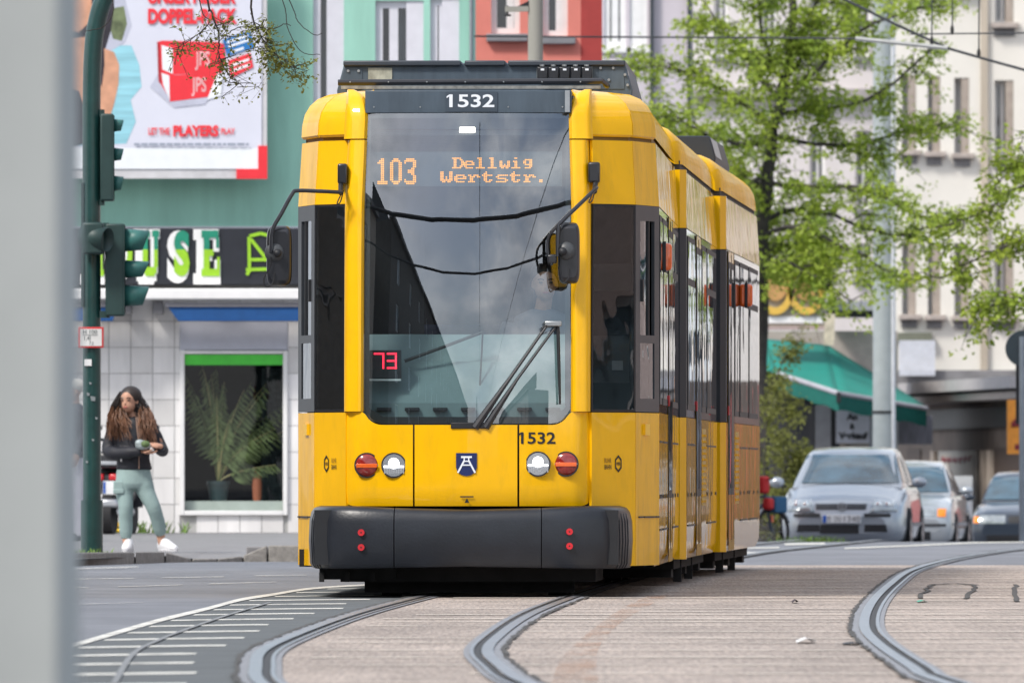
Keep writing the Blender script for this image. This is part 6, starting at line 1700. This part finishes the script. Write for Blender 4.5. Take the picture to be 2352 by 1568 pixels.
# dark car at the right edge
r_, bo, ho, pt = car('dark_car', 'dark blue grey car cut off by the right edge', (2352-UC)*235/FPX, 235, R(4.5), [(y, w*1.02, z0, z1*.98, c) for y, w, z0, z1, c in sb], [(y, a, b_, z0, z1*.985) for y, a, b_, z0, z1 in sh2], NIGHT, (.85, 3.5), .31)
pt([(-.70, .92), (.70, .92), (.57, 1.28), (-.57, 1.28)], .010, 12, 8).build('windscreen', CARG, r_, smooth=True, angle=180)
for s in (-1, 1):
    q = sorted((s*.30, s*.72)); hl = pt([(q[0], .54), (q[1], .54), (q[1], .67), (q[0], .67)], .012).build('headlight', HLG, r_, smooth=True)
    q = sorted((s*.72, s*.80)); pt([(q[0], .55), (q[1], .55), (q[1], .65), (q[0], .65)], .014).build('indicator', MATS['indicator orange'], r_, smooth=True)
    MB().ellipsoid((s*.96, 1.5, .96), (.10, .065, .06), 16, 8).build('door_mirror', NIGHT, r_, smooth=True)
    pt([(1.6, .94), (2.62, .94), (2.58, 1.27), (2.12, 1.25)], .010, 6, 4, 'x', s).build('side_window', CARG, r_, smooth=True)
pt([(-.25, .55), (.25, .55), (.25, .66), (-.25, .66)], .010).build('grille', DARK, r_); pt([(-.6, .22), (.6, .22), (.6, .36), (-.6, .36)], .010).build('lower_intake', DARK, r_)

# ------------------------------------------------------------------ people
SKIN = mat('skin', (.50, .27, .18), .55, var=.10, vscale=12); LIP = mat('lips', (.40, .10, .09), .5); EYE = mat('eye dark', (.02, .015, .012), .3)
def rings(b, L, n=18):
    b.loft([[Vector((x + rx*math.cos(2*math.pi*k/n), y + ry*math.sin(2*math.pi*k/n), z)) for k in range(n)] for x, y, z, rx, ry in L]); return b
def fuse(b, name, m, parent, vox=.012, smooth=6):
    o = b.build(name, m, parent, smooth=True, angle=180)
    md = o.modifiers.new('remesh', 'REMESH'); md.mode = 'VOXEL'; md.voxel_size = vox; md.use_smooth_shade = True
    if smooth:
        ms = o.modifiers.new('smooth', 'SMOOTH'); ms.iterations = smooth; ms.factor = .5
    return o
def head(b, c, h, turn=0.0):
    """skull, jaw, nose, ears; c = centre of the head, h = height; turn > 0 looks to the picture's left"""
    M = Matrix.Translation(c) @ Matrix.Rotation(-turn, 4, 'Z')
    q = MB()
    q.ellipsoid((0, .02*h, .10*h), (.345*h, .42*h, .40*h), 18, 12)
    q.ellipsoid((0, -.05*h, -.17*h), (.285*h, .34*h, .32*h), 16, 10)
    q.ellipsoid((0, -.16*h, -.34*h), (.15*h, .17*h, .13*h), 12, 8)
    q.add([(-.055*h, -.37*h, -.14*h), (.055*h, -.37*h, -.14*h), (0, -.50*h, -.13*h), (0, -.36*h, .08*h), (0, -.34*h, -.18*h)], [(0, 2, 3), (2, 1, 3), (0, 4, 2), (4, 1, 2), (0, 3, 1), (0, 1, 4)])
    for s in (-1, 1): q.ellipsoid((s*.35*h, .03*h, -.04*h), (.04*h, .07*h, .12*h), 8, 6)
    q.xf(M); b.add(q.v, q.f); return M
def face(M, h, parent):
    for s in (-1, 1):
        MB().ellipsoid((s*.14*h, -.355*h, .02*h), (.065*h, .03*h, .028*h), 10, 6).xf(M).build('eye', EYE, parent)
        MB().tube([(s*.06*h, -.385*h, .095*h), (s*.14*h, -.38*h, .125*h), (s*.225*h, -.33*h, .10*h)], .018*h, 6).xf(M).build('eyebrow', EYE, parent)
    MB().ellipsoid((0, -.375*h, -.265*h), (.10*h, .045*h, .03*h), 12, 6).xf(M).build('mouth', LIP, parent)
def hand(b, wrist, dirv, palmn, L=.165, curl=.9, thumb=1):
    """palm, four unequal curled fingers and a thumb leaving the side of the palm"""
    w = Vector(wrist); d = Vector(dirv).normalized(); n = Vector(palmn).normalized(); s = d.cross(n).normalized(); n = s.cross(d).normalized()
    pl_ = MB().ellipsoid((0, 0, 0), (L*.27, L*.13, L*.30), 12, 8)
    Mp = Matrix((( s.x, n.x, d.x, 0), (s.y, n.y, d.y, 0), (s.z, n.z, d.z, 0), (0, 0, 0, 1)))
    pl_.xf(Matrix.Translation(w + d*L*.27) @ Mp); b.add(pl_.v, pl_.f)
    for k, (o, ln) in enumerate(((-.19, .42), (-.065, .50), (.06, .47), (.18, .36))):
        p = w + d*L*.48 + s*L*o; pts = [p - d*L*.1, p]; a = 0
        for seg in range(3):
            a += curl*(.35 + .25*seg); p = p + (d*math.cos(a) + n*math.sin(a))*L*ln*(.42, .33, .25)[seg]; pts.append(p)
        b.tube(pts, [L*.062, L*.060, L*.055, L*.050, L*.040], 8)
    p = w + d*L*.12 + s*L*.20*thumb
    b.tube([p, p + (d*.6 + s*thumb*.7 + n*.25)*L*.22, p + (d*1.0 + s*thumb*.55 + n*.55)*L*.36, p + (d*1.2 + s*thumb*.35 + n*.8)*L*.46], [L*.075, L*.065, L*.055, L*.045], 8)

# the woman on the pavement
dw = 134.0; wx0 = (340-UC)*dw/FPX
wom = empty('person', (wx0, dw, .062)); tag(wom, 'woman with long brown hair in black jacket and pale green cargo trousers', 'person')
wx = lambda u: (u-340)/252.2
wz = lambda v: (1270.5-v)/252.2
b = MB()
hc = Vector((wx(297), -.01, wz(922))); hh_ = .225
Mh = head(b, hc, hh_, R(24))
b.tube([hc + Vector((.012, .03, -.06)), (wx(308), .03, wz(966))], [.046, .055], 12)
rings(b, [(wx(308), .02, wz(980), .12, .075), (wx(307), .02, wz(1040), .12, .08), (wx(308), .02, wz(1085), .13, .09)])
hand(b, (wx(327), -.20, wz(1037)), (.95, -.05, -.18), (-.1, -.25, .95), .155, .5, 1)
hand(b, (wx(369), -.19, wz(1026)), (-.95, -.12, .12), (0, .5, -.85), .155, .55, -1)
for u0, v0, u1, v1, y in ((290, 1236, 293, 1262, .0), (368, 1228, 373, 1256, .06)): b.tube([(wx(u0), y+.01, wz(v0)), (wx(u1), y, wz(v1))], [.040, .036], 10)
for pts in ([(wx(262), .02, wz(985)), (wx(253), .0, wz(1036)), (wx(327), -.20, wz(1037))], [(wx(350), .02, wz(985)), (wx(374), .02, wz(1035)), (wx(369), -.19, wz(1026))]): b.tube(pts, [.04, .036, .026], 8)
for pts in ([(wx(291), .01, wz(1080)), (wx(289), -.01, wz(1160)), (wx(290), .01, wz(1240))], [(wx(325), .01, wz(1080)), (wx(350), -.02, wz(1160)), (wx(369), .06, wz(1232))]): b.tube(pts, [.055, .042, .036], 10)
body = fuse(b, 'body', SKIN, wom, .0075, 3)
face(Mh, hh_, wom)
JACK = mat('black padded jacket', (.012, .013, .020), .62, var=.3, vscale=16, bump=.35, bscale=22)
b = MB()
rings(b, [(wx(308), .025, wz(958), .062, .058), (wx(308), .025, wz(966), .070, .064), (wx(307), .02, wz(974), .10, .08), (wx(306), .02, wz(984), .165, .095), (wx(306), .015, wz(1000), .172, .105), (wx(306), .01, wz(1030), .155, .11), (wx(306), .01, wz(1055), .150, .11), (wx(308), .01, wz(1078), .165, .115), (wx(308), .01, wz(1081), .155, .108)], 24)
b.tube(cr([(wx(268), .02, wz(984)), (wx(255), .04, wz(1010)), (wx(250), .02, wz(1036)), (wx(265), -.07, wz(1042)), (wx(300), -.16, wz(1040)), (wx(326), -.20, wz(1037))], 3), [.068]*4 + [.068]*3 + [.066]*3 + [.056]*3 + [.047]*3, 12)
b.tube(cr([(wx(345), .02, wz(984)), (wx(358), .05, wz(1008)), (wx(370), .04, wz(1034)), (wx(374), -.05, wz(1036)), (wx(371), -.17, wz(1028))], 3), [.066]*4 + [.064]*3 + [.056]*3 + [.05]*3, 12)
fuse(b, 'jacket', JACK, wom, .010, 4)
MB().tube([(wx(313), -.064, wz(960)), (wx(315), -.095, wz(985)), (wx(320), -.112, wz(1020)), (wx(320), -.12, wz(1078))], .0045, 6).build('zip', mat('copper zip', (.35, .22, .16), .4), wom)
MB().ellipsoid((wx(279), -.11, wz(1058)), (.008, .005, .016), 8, 5).build('pocket_tag', WHITE, wom)
TROU = mat('pale green trousers', (.27, .37, .36), .85, var=.14, vscale=6, bump=.3, bscale=9)
b = MB()
rings(b, [(wx(307), .01, wz(1076), .150, .10), (wx(307), .01, wz(1090), .162, .11), (wx(307), .01, wz(1112), .166, .115), (wx(307), .01, wz(1124), .150, .095)], 24)
b.tube(cr([(wx(290), .01, wz(1095)), (wx(286), .0, wz(1130)), (wx(289), -.02, wz(1165)), (wx(289), .0, wz(1205)), (wx(290), .01, wz(1238))], 4), [.092]*4 + [.084, .078, .074, .070] + [.068, .066, .064, .063] + [.064, .063, .060, .052, .044], 16)
b.tube(cr([(wx(324), .01, wz(1095)), (wx(335), .0, wz(1130)), (wx(352), -.03, wz(1165)), (wx(363), .02, wz(1200)), (wx(369), .06, wz(1230))], 4), [.092]*4 + [.084, .078, .074, .070] + [.068, .066, .064, .063] + [.064, .063, .060, .052, .044], 16)
tr_ = fuse(b, 'trousers', TROU, wom, .010, 4)
for x, z, s in ((wx(273), wz(1116), -1),):
    MB().box(x-.048, x+.048, -.088, -.06, z-.075, z+.04).build('cargo_pocket', TROU, wom, bevel=.012); MB().box(x-.050, x+.050, -.093, -.06, z-.078, z-.03).build('pocket_flap', TROU, wom, bevel=.01)
SHOE = mat('white trainer', (.74, .74, .76), .5, var=.06)
for (ux, vz, ang, y) in ((295, 1268, R(-8), -.02), (381, 1268, R(38), .03)):
    M = Matrix.Translation((wx(ux), y, wz(vz)+.0)) @ Matrix.Rotation(ang, 4, 'Z')
    b = MB()
    b.loft([[Vector((rx*math.cos(2*math.pi*k/16), yy, max(.012, zc_ + rz*math.sin(2*math.pi*k/16)))) for k in range(16)] for yy, rx, rz, zc_ in ((.10, .02, .02, .03), (.09, .036, .05, .05), (.04, .044, .075, .06), (-.03, .046, .06, .05), (-.09, .048, .042, .038), (-.135, .040, .03, .03), (-.155, .02, .016, .025))])
    sho = b.xf(M).build('shoe', SHOE, wom, smooth=True, angle=180)
    MB().loft([[Vector((rx*1.06*math.cos(2*math.pi*k/20), .0 - .03 + .135*math.sin(2*math.pi*k/20), zz)) for k in range(20)] for rx, zz in ((.046, 0), (.050, .012), (.048, .024))]).xf(M).build('sole', mat('sole grey white', (.60, .60, .62), .6), sho)
    for k in range(4): MB().tube([Matrix.Identity(4) @ M @ Vector((-.022, -.03-.02*k, .102-.012*k)), M @ Vector((.022, -.03-.02*k, .102-.012*k))], .004, 5).build('lace', SHOE, sho)
# hair: a cap plus many wavy locks falling over both shoulders
HAIR = mat('dark brown hair', (.022, .014, .011), .5, var=.4, vscale=20); HAIR2 = mat('chestnut hair ends', (.22, .10, .048), .55, col2=(.09, .038, .02), vscale=8)
b = MB(); cap = MB()
cap.ellipsoid((0, .035, .04), (.100, .115, .098), 16, 10); cap.ellipsoid((0, .06, -.03), (.105, .095, .10), 14, 8); cap.xf(Mh)
fuse(cap, 'hair', HAIR, wom, .009, 3)
rg_ = random.Random(3); top_ = MB(); locks = MB()
for k in range(800):
    s = -1 if k % 2 else 1
    a0 = rg_.uniform(.2, 2.6); st_ = hc + Vector((s*.085*math.sin(a0)*1.0, .03 + .07*math.cos(a0)*rg_.uniform(-.3, 1), .035 + rg_.uniform(-.05, .05)))
    if s < 0: end = Vector((wx(rg_.uniform(244, 305)), rg_.uniform(-.15, .08), wz(rg_.uniform(975, 1015))))
    else: end = Vector((wx(rg_.uniform(318, 362)), rg_.uniform(-.15, .08), wz(rg_.uniform(975, 1028))))
    mid = st_.lerp(end, .45) + Vector((s*(.035 + (.02 if s < 0 else 0)), .015, .035)); ph = rg_.uniform(0, 6)
    pts = []
    for i in range(13):
        t = i/12; p = (1-t)**2*st_ + 2*t*(1-t)*mid + t*t*end
        pts.append(p + Vector((math.sin(ph+t*16), math.cos(ph*1.3+t*14), 0))*rg_.uniform(.004, .016)*t)
    tp_n = 6
    top_.tube(pts[:tp_n+1], [.0040]*(tp_n+1), 3); locks.tube(pts[tp_n:], [.0042, .0042, .004, .004, .0035, .003, .0015], 3)
top_.build('hair_strands', HAIR, wom, smooth=True); stuff(locks.build('hair_ends', HAIR2, wom, smooth=True))
# what she holds: a wrapped bundle
b = MB(); b.ellipsoid((0, 0, 0), (.075, .05, .045), 14, 8); b.ellipsoid((-.03, -.01, .02), (.045, .04, .035), 10, 6)
bun = empty('wrapped_bundle', (wx0 + wx(330), dw-.235, .062 + wz(1024))); tag(bun, 'small clear plastic wrapped green bundle in the hands of the woman', 'bundle')
fuse(b, 'wrapper', mat('cloudy plastic wrap', (.36, .42, .42), .3, coat=.6, var=.3, vscale=20), bun, .008, 2)
MB().ellipsoid((.02, -.035, .01), (.045, .025, .032), 10, 6).build('herb_bunch', mat('herb green', (.11, .17, .06), .7, var=.5, vscale=30), bun)

def figure(name, label, loc, rz, scale, hairm, topm, legm, sit=False):
    r = empty(name, loc, rz); tag(r, label, 'person'); r.scale = (scale,)*3
    b = MB(); M = head(b, Vector((0, 0, 1.60)), .225, 0)
    b.tube([(0, .02, 1.54), (0, .02, 1.42)], [.05, .058], 12); rings(b, [(0, .02, 1.42, .15, .08), (0, .02, 1.2, .13, .09), (0, .02, .95, .15, .1)])
    arms = (([(-.19, .02, 1.40), (-.23, .04, 1.15), (-.20, -.06, .93)], -1), ([(.19, .02, 1.40), (.23, .04, 1.15), (.20, -.06, .93)], 1))
    for pts, s in arms: b.tube(pts, [.045, .04, .028], 8); hand(b, pts[-1], (0, -.3, -.9), (-s, 0, 0), .17, .5, -s)
    for s in (-1, 1): b.tube([(s*.09, .02, .95), (s*.10, 0, .5), (s*.10, .03, .09)], [.08, .055, .04], 10)
    fuse(b, 'body', SKIN, r, .010, 3); face(M, .225, r)
    b = MB(); rings(b, [(0, .02, 1.47, .07, .065), (0, .02, 1.43, .17, .09), (0, .02, 1.2, .165, .12), (0, .02, .95, .175, .125), (0, .02, .85, .17, .12)], 22)
    for pts, s in arms: b.tube(pts, [.072, .062, .048], 12)
    fuse(b, 'coat', topm, r, .012, 4)
    b = MB(); rings(b, [(0, .02, .98, .16, .115), (0, .02, .85, .17, .12), (0, .02, .80, .15, .1)], 22)
    for s in (-1, 1): b.tube([(s*.085, .02, .88), (s*.10, 0, .5), (s*.10, .03, .06)], [.095, .078, .07], 14)
    fuse(b, 'trousers', legm, r, .012, 4)
    for s in (-1, 1): MB().ellipsoid((s*.10, -.05, .045), (.048, .13, .045), 12, 8).build('shoe', DARK, r, smooth=True)
    b = MB().ellipsoid((0, .035, .055), (.095, .11, .085), 16, 10).xf(M); fuse(b, 'hair', hairm, r, .009, 2)
    return r
pp = at(166, 1250, 152.0)
fig = figure('person', 'white haired passer-by in dark coat and pale trousers half hidden behind the green pole', (pp.x, 152, .08), R(-60), .97, mat('white hair', (.62, .60, .55), .7), mat('dark coat', (.03, .03, .042), .8), mat('pale trousers', (.52, .52, .60), .85))
MB().box(-.10, .10, .09, .16, 1.10, 1.32).build('orange_patch', mat('orange cloth', (.75, .30, .05), .7), fig, bevel=.02)

# driver in the cab
Mt = Matrix.Translation(T0) @ Matrix.Rotation(-YAW, 4, 'Z')
dl = Mt @ Vector((.44, 1.15, .36))
drv = empty('person', dl, -YAW); tag(drv, 'tram driver in dark shirt behind the windscreen, hand on the controller', 'person')
b = MB(); M = head(b, Vector((.02, -.02, 1.62)), .225, R(-6)); b.tube([(.02, .0, 1.54), (0, .03, 1.42)], [.05, .056], 12)
rings(b, [(0, .05, 1.42, .16, .08), (0, .06, 1.1, .15, .1), (0, .06, .85, .16, .11)])
arm_r = [(-.19, .04, 1.36), (-.24, -.05, 1.12), (-.10, -.30, 1.16), (.01, -.43, 1.215)]; arm_l = [(.19, .04, 1.36), (.25, -.05, 1.12), (.14, -.32, 1.08)]
b.tube(cr(arm_r, 3), .036, 8); b.tube(cr(arm_l, 3), .036, 8); hand(b, arm_r[-1], (.8, -.35, -.15), (0, -.2, -1), .175, .8, -1); hand(b, arm_l[-1], (-.3, -.9, -.1), (0, -.1, -1), .175, .6, 1)
for s in (-1, 1): b.tube([(s*.10, .05, .85), (s*.14, -.42, .83), (s*.14, -.45, .42), (s*.14, -.42, .12)], [.085, .062, .055, .04], 10)
fuse(b, 'body', SKIN, drv, .009, 3); face(M, .225, drv)
b = MB(); rings(b, [(0, .03, 1.46, .07, .065), (0, .05, 1.41, .18, .09), (0, .06, 1.15, .18, .13), (0, .06, .84, .185, .135)], 22); b.tube(cr(arm_r[:3] + [(-.02, -.40, 1.20)], 3), [.07]*4 + [.06]*3 + [.05]*3, 12); b.tube(cr(arm_l, 3), [.07, .07, .065, .06, .055, .05, .048], 12)
fuse(b, 'shirt', mat('grey blue shirt', (.10, .115, .15), .8), drv, .012, 4)
b = MB(); rings(b, [(0, .06, .95, .175, .13), (0, .06, .78, .18, .14)], 20)
for s in (-1, 1): b.tube([(s*.09, .05, .86), (s*.14, -.42, .84), (s*.14, -.46, .44), (s*.14, -.42, .08)], [.10, .082, .07, .065], 12)
fuse(b, 'trousers', mat('navy trousers', (.02, .025, .05), .8), drv, .012, 3)
fuse(MB().ellipsoid((0, .035, .06), (.095, .11, .085), 16, 10).xf(M), 'hair', HAIR, drv, .009, 2)
for s in (-1, 1): MB().ellipsoid((s*.14, -.47, .045), (.045, .12, .042), 12, 8).build('shoe', DARK, drv, smooth=True)
b = MB(); b.box(-.24, .24, -.20, .28, .66, .76); b.box(-.24, .24, .22, .32, .76, 1.40)
seat = b.xf(Matrix.Translation((.44, 1.05, .36))).build('driver_seat', mat('driver seat cloth', (.03, .032, .04), .9), tram, bevel=.04)

# ------------------------------------------------------------------ parked two-wheelers
pp = at(246, 1222, 165.5)
sc = empty('motor_scooter', (pp.x, 165.5, .102), R(-10)); tag(sc, 'parked dark scooter with red tail light and plate behind the woman', 'scooter')
DKB = mat('scooter black', (.02, .021, .026), .3, coat=.5); SLV = mat('scooter silver', (.42, .44, .47), .35, metal=.5)
b = MB(); b.loft([[Vector((rx*math.cos(2*math.pi*k/18), y, z_ + rz*math.sin(2*math.pi*k/18))) for k in range(18)] for y, rx, rz, z_ in ((-.02, .08, .05, .62), (.05, .13, .10, .60), (.25, .17, .15, .56), (.6, .18, .16, .52), (.9, .15, .16, .45))])
b.build('body', DKB, sc, smooth=True)
MB().box(-.17, .17, -.10, .28, .74, .93).build('top_case', DKB, sc, bevel=.05, bseg=3); MB().box(-.14, .14, .2, .85, .66, .74).build('seat', DARK, sc, bevel=.03)
MB().box(-.16, .16, -.112, -.10, .78, .82).build('case_trim', SLV, sc, bevel=.004)
MB().box(-.15, -.03, -.06, .02, .60, .68).build('tail_light', mat('tail red', (.55, .01, .02), .25, coat=.5), sc, bevel=.02); MB().box(.03, .15, -.06, .02, .60, .68).build('tail_light', MATS['tail red'], sc, bevel=.02)
npl = MB().box(-.02, .16, -.13, -.118, .45, .60).build('number_plate', mat('plate white', (.72, .73, .74), .4), sc); MB().box(-.015, .01, -.134, -.13, .46, .59).build('plate_band', mat('plate blue', (.01, .09, .42), .4), npl)
b = MB(); b.prism([(-.12, .40), (.12, .40), (.16, .30), (-.16, .30)], -.10, .2); b.build('rear_fender', SLV, sc, bevel=.03)
for y in (.12, 1.25):
    w_ = MB().disc((-.06, y, .23), .23, 26, 'x', depth=.12).build('wheel', TYRE, sc, bevel=.03); MB().disc((-.065, y, .23), .13, 18, 'x').build('rim', SLV, w_)
MB().tube([(.17, -.05, .26), (.17, .5, .25)], .05, 12).build('exhaust', SLV, sc, smooth=True)
MB().loft([[Vector((x, y + z_*.12, z_)) for x, y in ((-.2, 1.0), (.2, 1.0), (.17, 1.1), (-.17, 1.1))] for z_ in (.3, .6, .95)]).build('leg_shield', DKB, sc)
MB().tube([(-.33, 1.0, 1.08), (-.2, 1.1, 1.05), (.2, 1.1, 1.05), (.33, 1.0, 1.08)], .018, 8).build('handlebar', DARK, sc)
for s in (-1, 1): MB().ellipsoid((s*.33, 1.06, 1.2), (.06, .02, .045), 10, 6).build('mirror', DKB, sc, smooth=True)
# bicycle by the tram's rear
pb_ = at(1736, 1240, 196)
bk = empty('bicycle', (pb_.x, 196, zprof(196)), R(40)); tag(bk, 'bicycle with red and blue bags half hidden behind the tram rear', 'bicycle')
def torus(c, r, t, n=28):
    return MB().tube([(c[0] + r*math.cos(2*math.pi*k/n), c[1], c[2] + r*math.sin(2*math.pi*k/n)) for k in range(n+1)], t, 7, cap=False)
for x in (.28, -.75):
    w_ = torus((x, 0, .31), .29, .022).build('wheel', TYRE, bk, smooth=True)
    b = MB()
    for k in range(14): b.tube([(x, 0, .31), (x + .27*math.cos(k*math.pi/7), 0, .31+.27*math.sin(k*math.pi/7))], .0025, 4)
    b.build('spokes', STEEL, w_); MB().box(x-.02, x+.02, -.02, .02, .44, .53).build('reflector', ORL, w_)
    MB().tube([(x + .33*math.cos(a), 0, .31+.33*math.sin(a)) for a in [R(20+14*k) for k in range(10)]], .018, 6).build('mudguard', STEEL, bk)
for pts in ([(.28, 0, .31), (.16, 0, .80), (.14, 0, .98)], [(.16, 0, .78), (-.38, 0, .72)], [(.17, 0, .72), (-.28, 0, .30)], [(-.28, 0, .30), (-.40, 0, .86)], [(-.28, 0, .30), (-.75, 0, .31)], [(-.39, 0, .72), (-.75, 0, .31)]): MB().tube(pts, .017, 8).build('frame_tube', mat('frame dark blue', (.03, .05, .09), .4), bk)
MB().tube([(.05, -.28, 1.02), (.14, -.1, 1.0), (.14, .1, 1.0), (.05, .28, 1.02)], .013, 8).build('handlebar', DARK, bk); MB().ellipsoid((-.42, 0, .90), (.13, .07, .04), 12, 6).build('saddle', DARK, bk, smooth=True)
MB().box(.02, .16, -.12, .04, .82, 1.05).build('red_bag', mat('red cloth', (.60, .03, .03), .7), bk, bevel=.04, bseg=3); MB().box(.10, .22, -.14, .0, .60, .76).build('red_bag', MATS['red cloth'], bk, bevel=.04, bseg=3)
MB().box(.24, .46, -.12, .12, .56, .78).build('blue_basket', mat('blue basket', (.03, .12, .24), .7), bk, bevel=.02)

# ------------------------------------------------------------------ buildings behind the camera, seen only as reflections in the tram
RFD = mat('dark brick terrace', (.11, .105, .10), .85, var=.25, vscale=2); RFR = mat('grey terrace', (.30, .29, .28), .85, var=.15)
def terrace(name, label, x, y0, y1, h, side, m, n, st):
    r = empty(name, (x, y0, 0), 0); tag(r, label, 'building')
    L = y1 - y0
    r.rotation_euler = (0, 0, R(90) if side < 0 else R(-90))
    if side > 0: r.location = (x, y1, 0)
    hs = [(L*(i+.5)/n - .65, L*(i+.5)/n + .65, 1.2 + (h-1.2)/st*j, 1.2 + (h-1.2)/st*j + 1.7) for i in range(n) for j in range(st)]
    wall_mesh(0, L, -.2, h, 0, .25, hs).build('wall', m, r)
    src = None
    for q in hs:
        if src is None:
            src = MB().grid([[(0, 0, 0), (1.3, 0, 0)], [(0, 0, 1.7), (1.3, 0, 1.7)]]).build('window', HSG, r); fr_ = MB(); fr_.box(0, .08, -.03, .03, 0, 1.7); fr_.box(1.22, 1.3, -.03, .03, 0, 1.7); fr_.box(.08, 1.22, -.03, .03, 0, .08); fr_.box(.08, 1.22, -.03, .03, 1.62, 1.7); fr_.box(.61, .69, -.03, .03, .08, 1.62); fr_.build('frame', WHITE, src)
            cu_ = MB().box(.02, 1.28, .08, .1, .02, 1.68).build('curtain', mat('pale curtain', (.60, .68, .70), .9), src); o = src
        else:
            o = copy_tree(src, r)
        o.location = (q[0], .15, q[2])
    MB().box(-.2, L+.2, -.4, .3, h, h+.25).build('eaves', mat('eaves', (.2, .2, .2), .8), r)
    MB().prism([(0, 0)]*0 + [(-.1, h+.25), (L+.1, h+.25), (L+.1, h+2.5), (-.1, h+2.5)], 3.5, 3.6).build('roof_ridge', mat('slate roof', (.05, .055, .06), .8), r)
terrace('terrace_house', 'dark terrace reflected in the left half of the tram windscreen', -13.5, -150, 66, 13.0, -1, RFD, 34, 4)
terrace('stone_terrace', 'pale stone terrace reflected in the left side glass of the tram', -14.5, 69, 112, 12.0, -1, mat('pale stone', (.38, .34, .29), .85, var=.2), 9, 4)
terrace('pink_terrace', 'pale pink terrace reflected along the right flank of the tram', 15, 88, 165, 11.0, 1, mat('pale pink render', (.50, .40, .37), .85, var=.2), 13, 3)
terrace('low_terrace', 'lower grey terrace reflected at the right of the tram windscreen', 21, -150, 10, 8.0, 1, RFR, 18, 2)
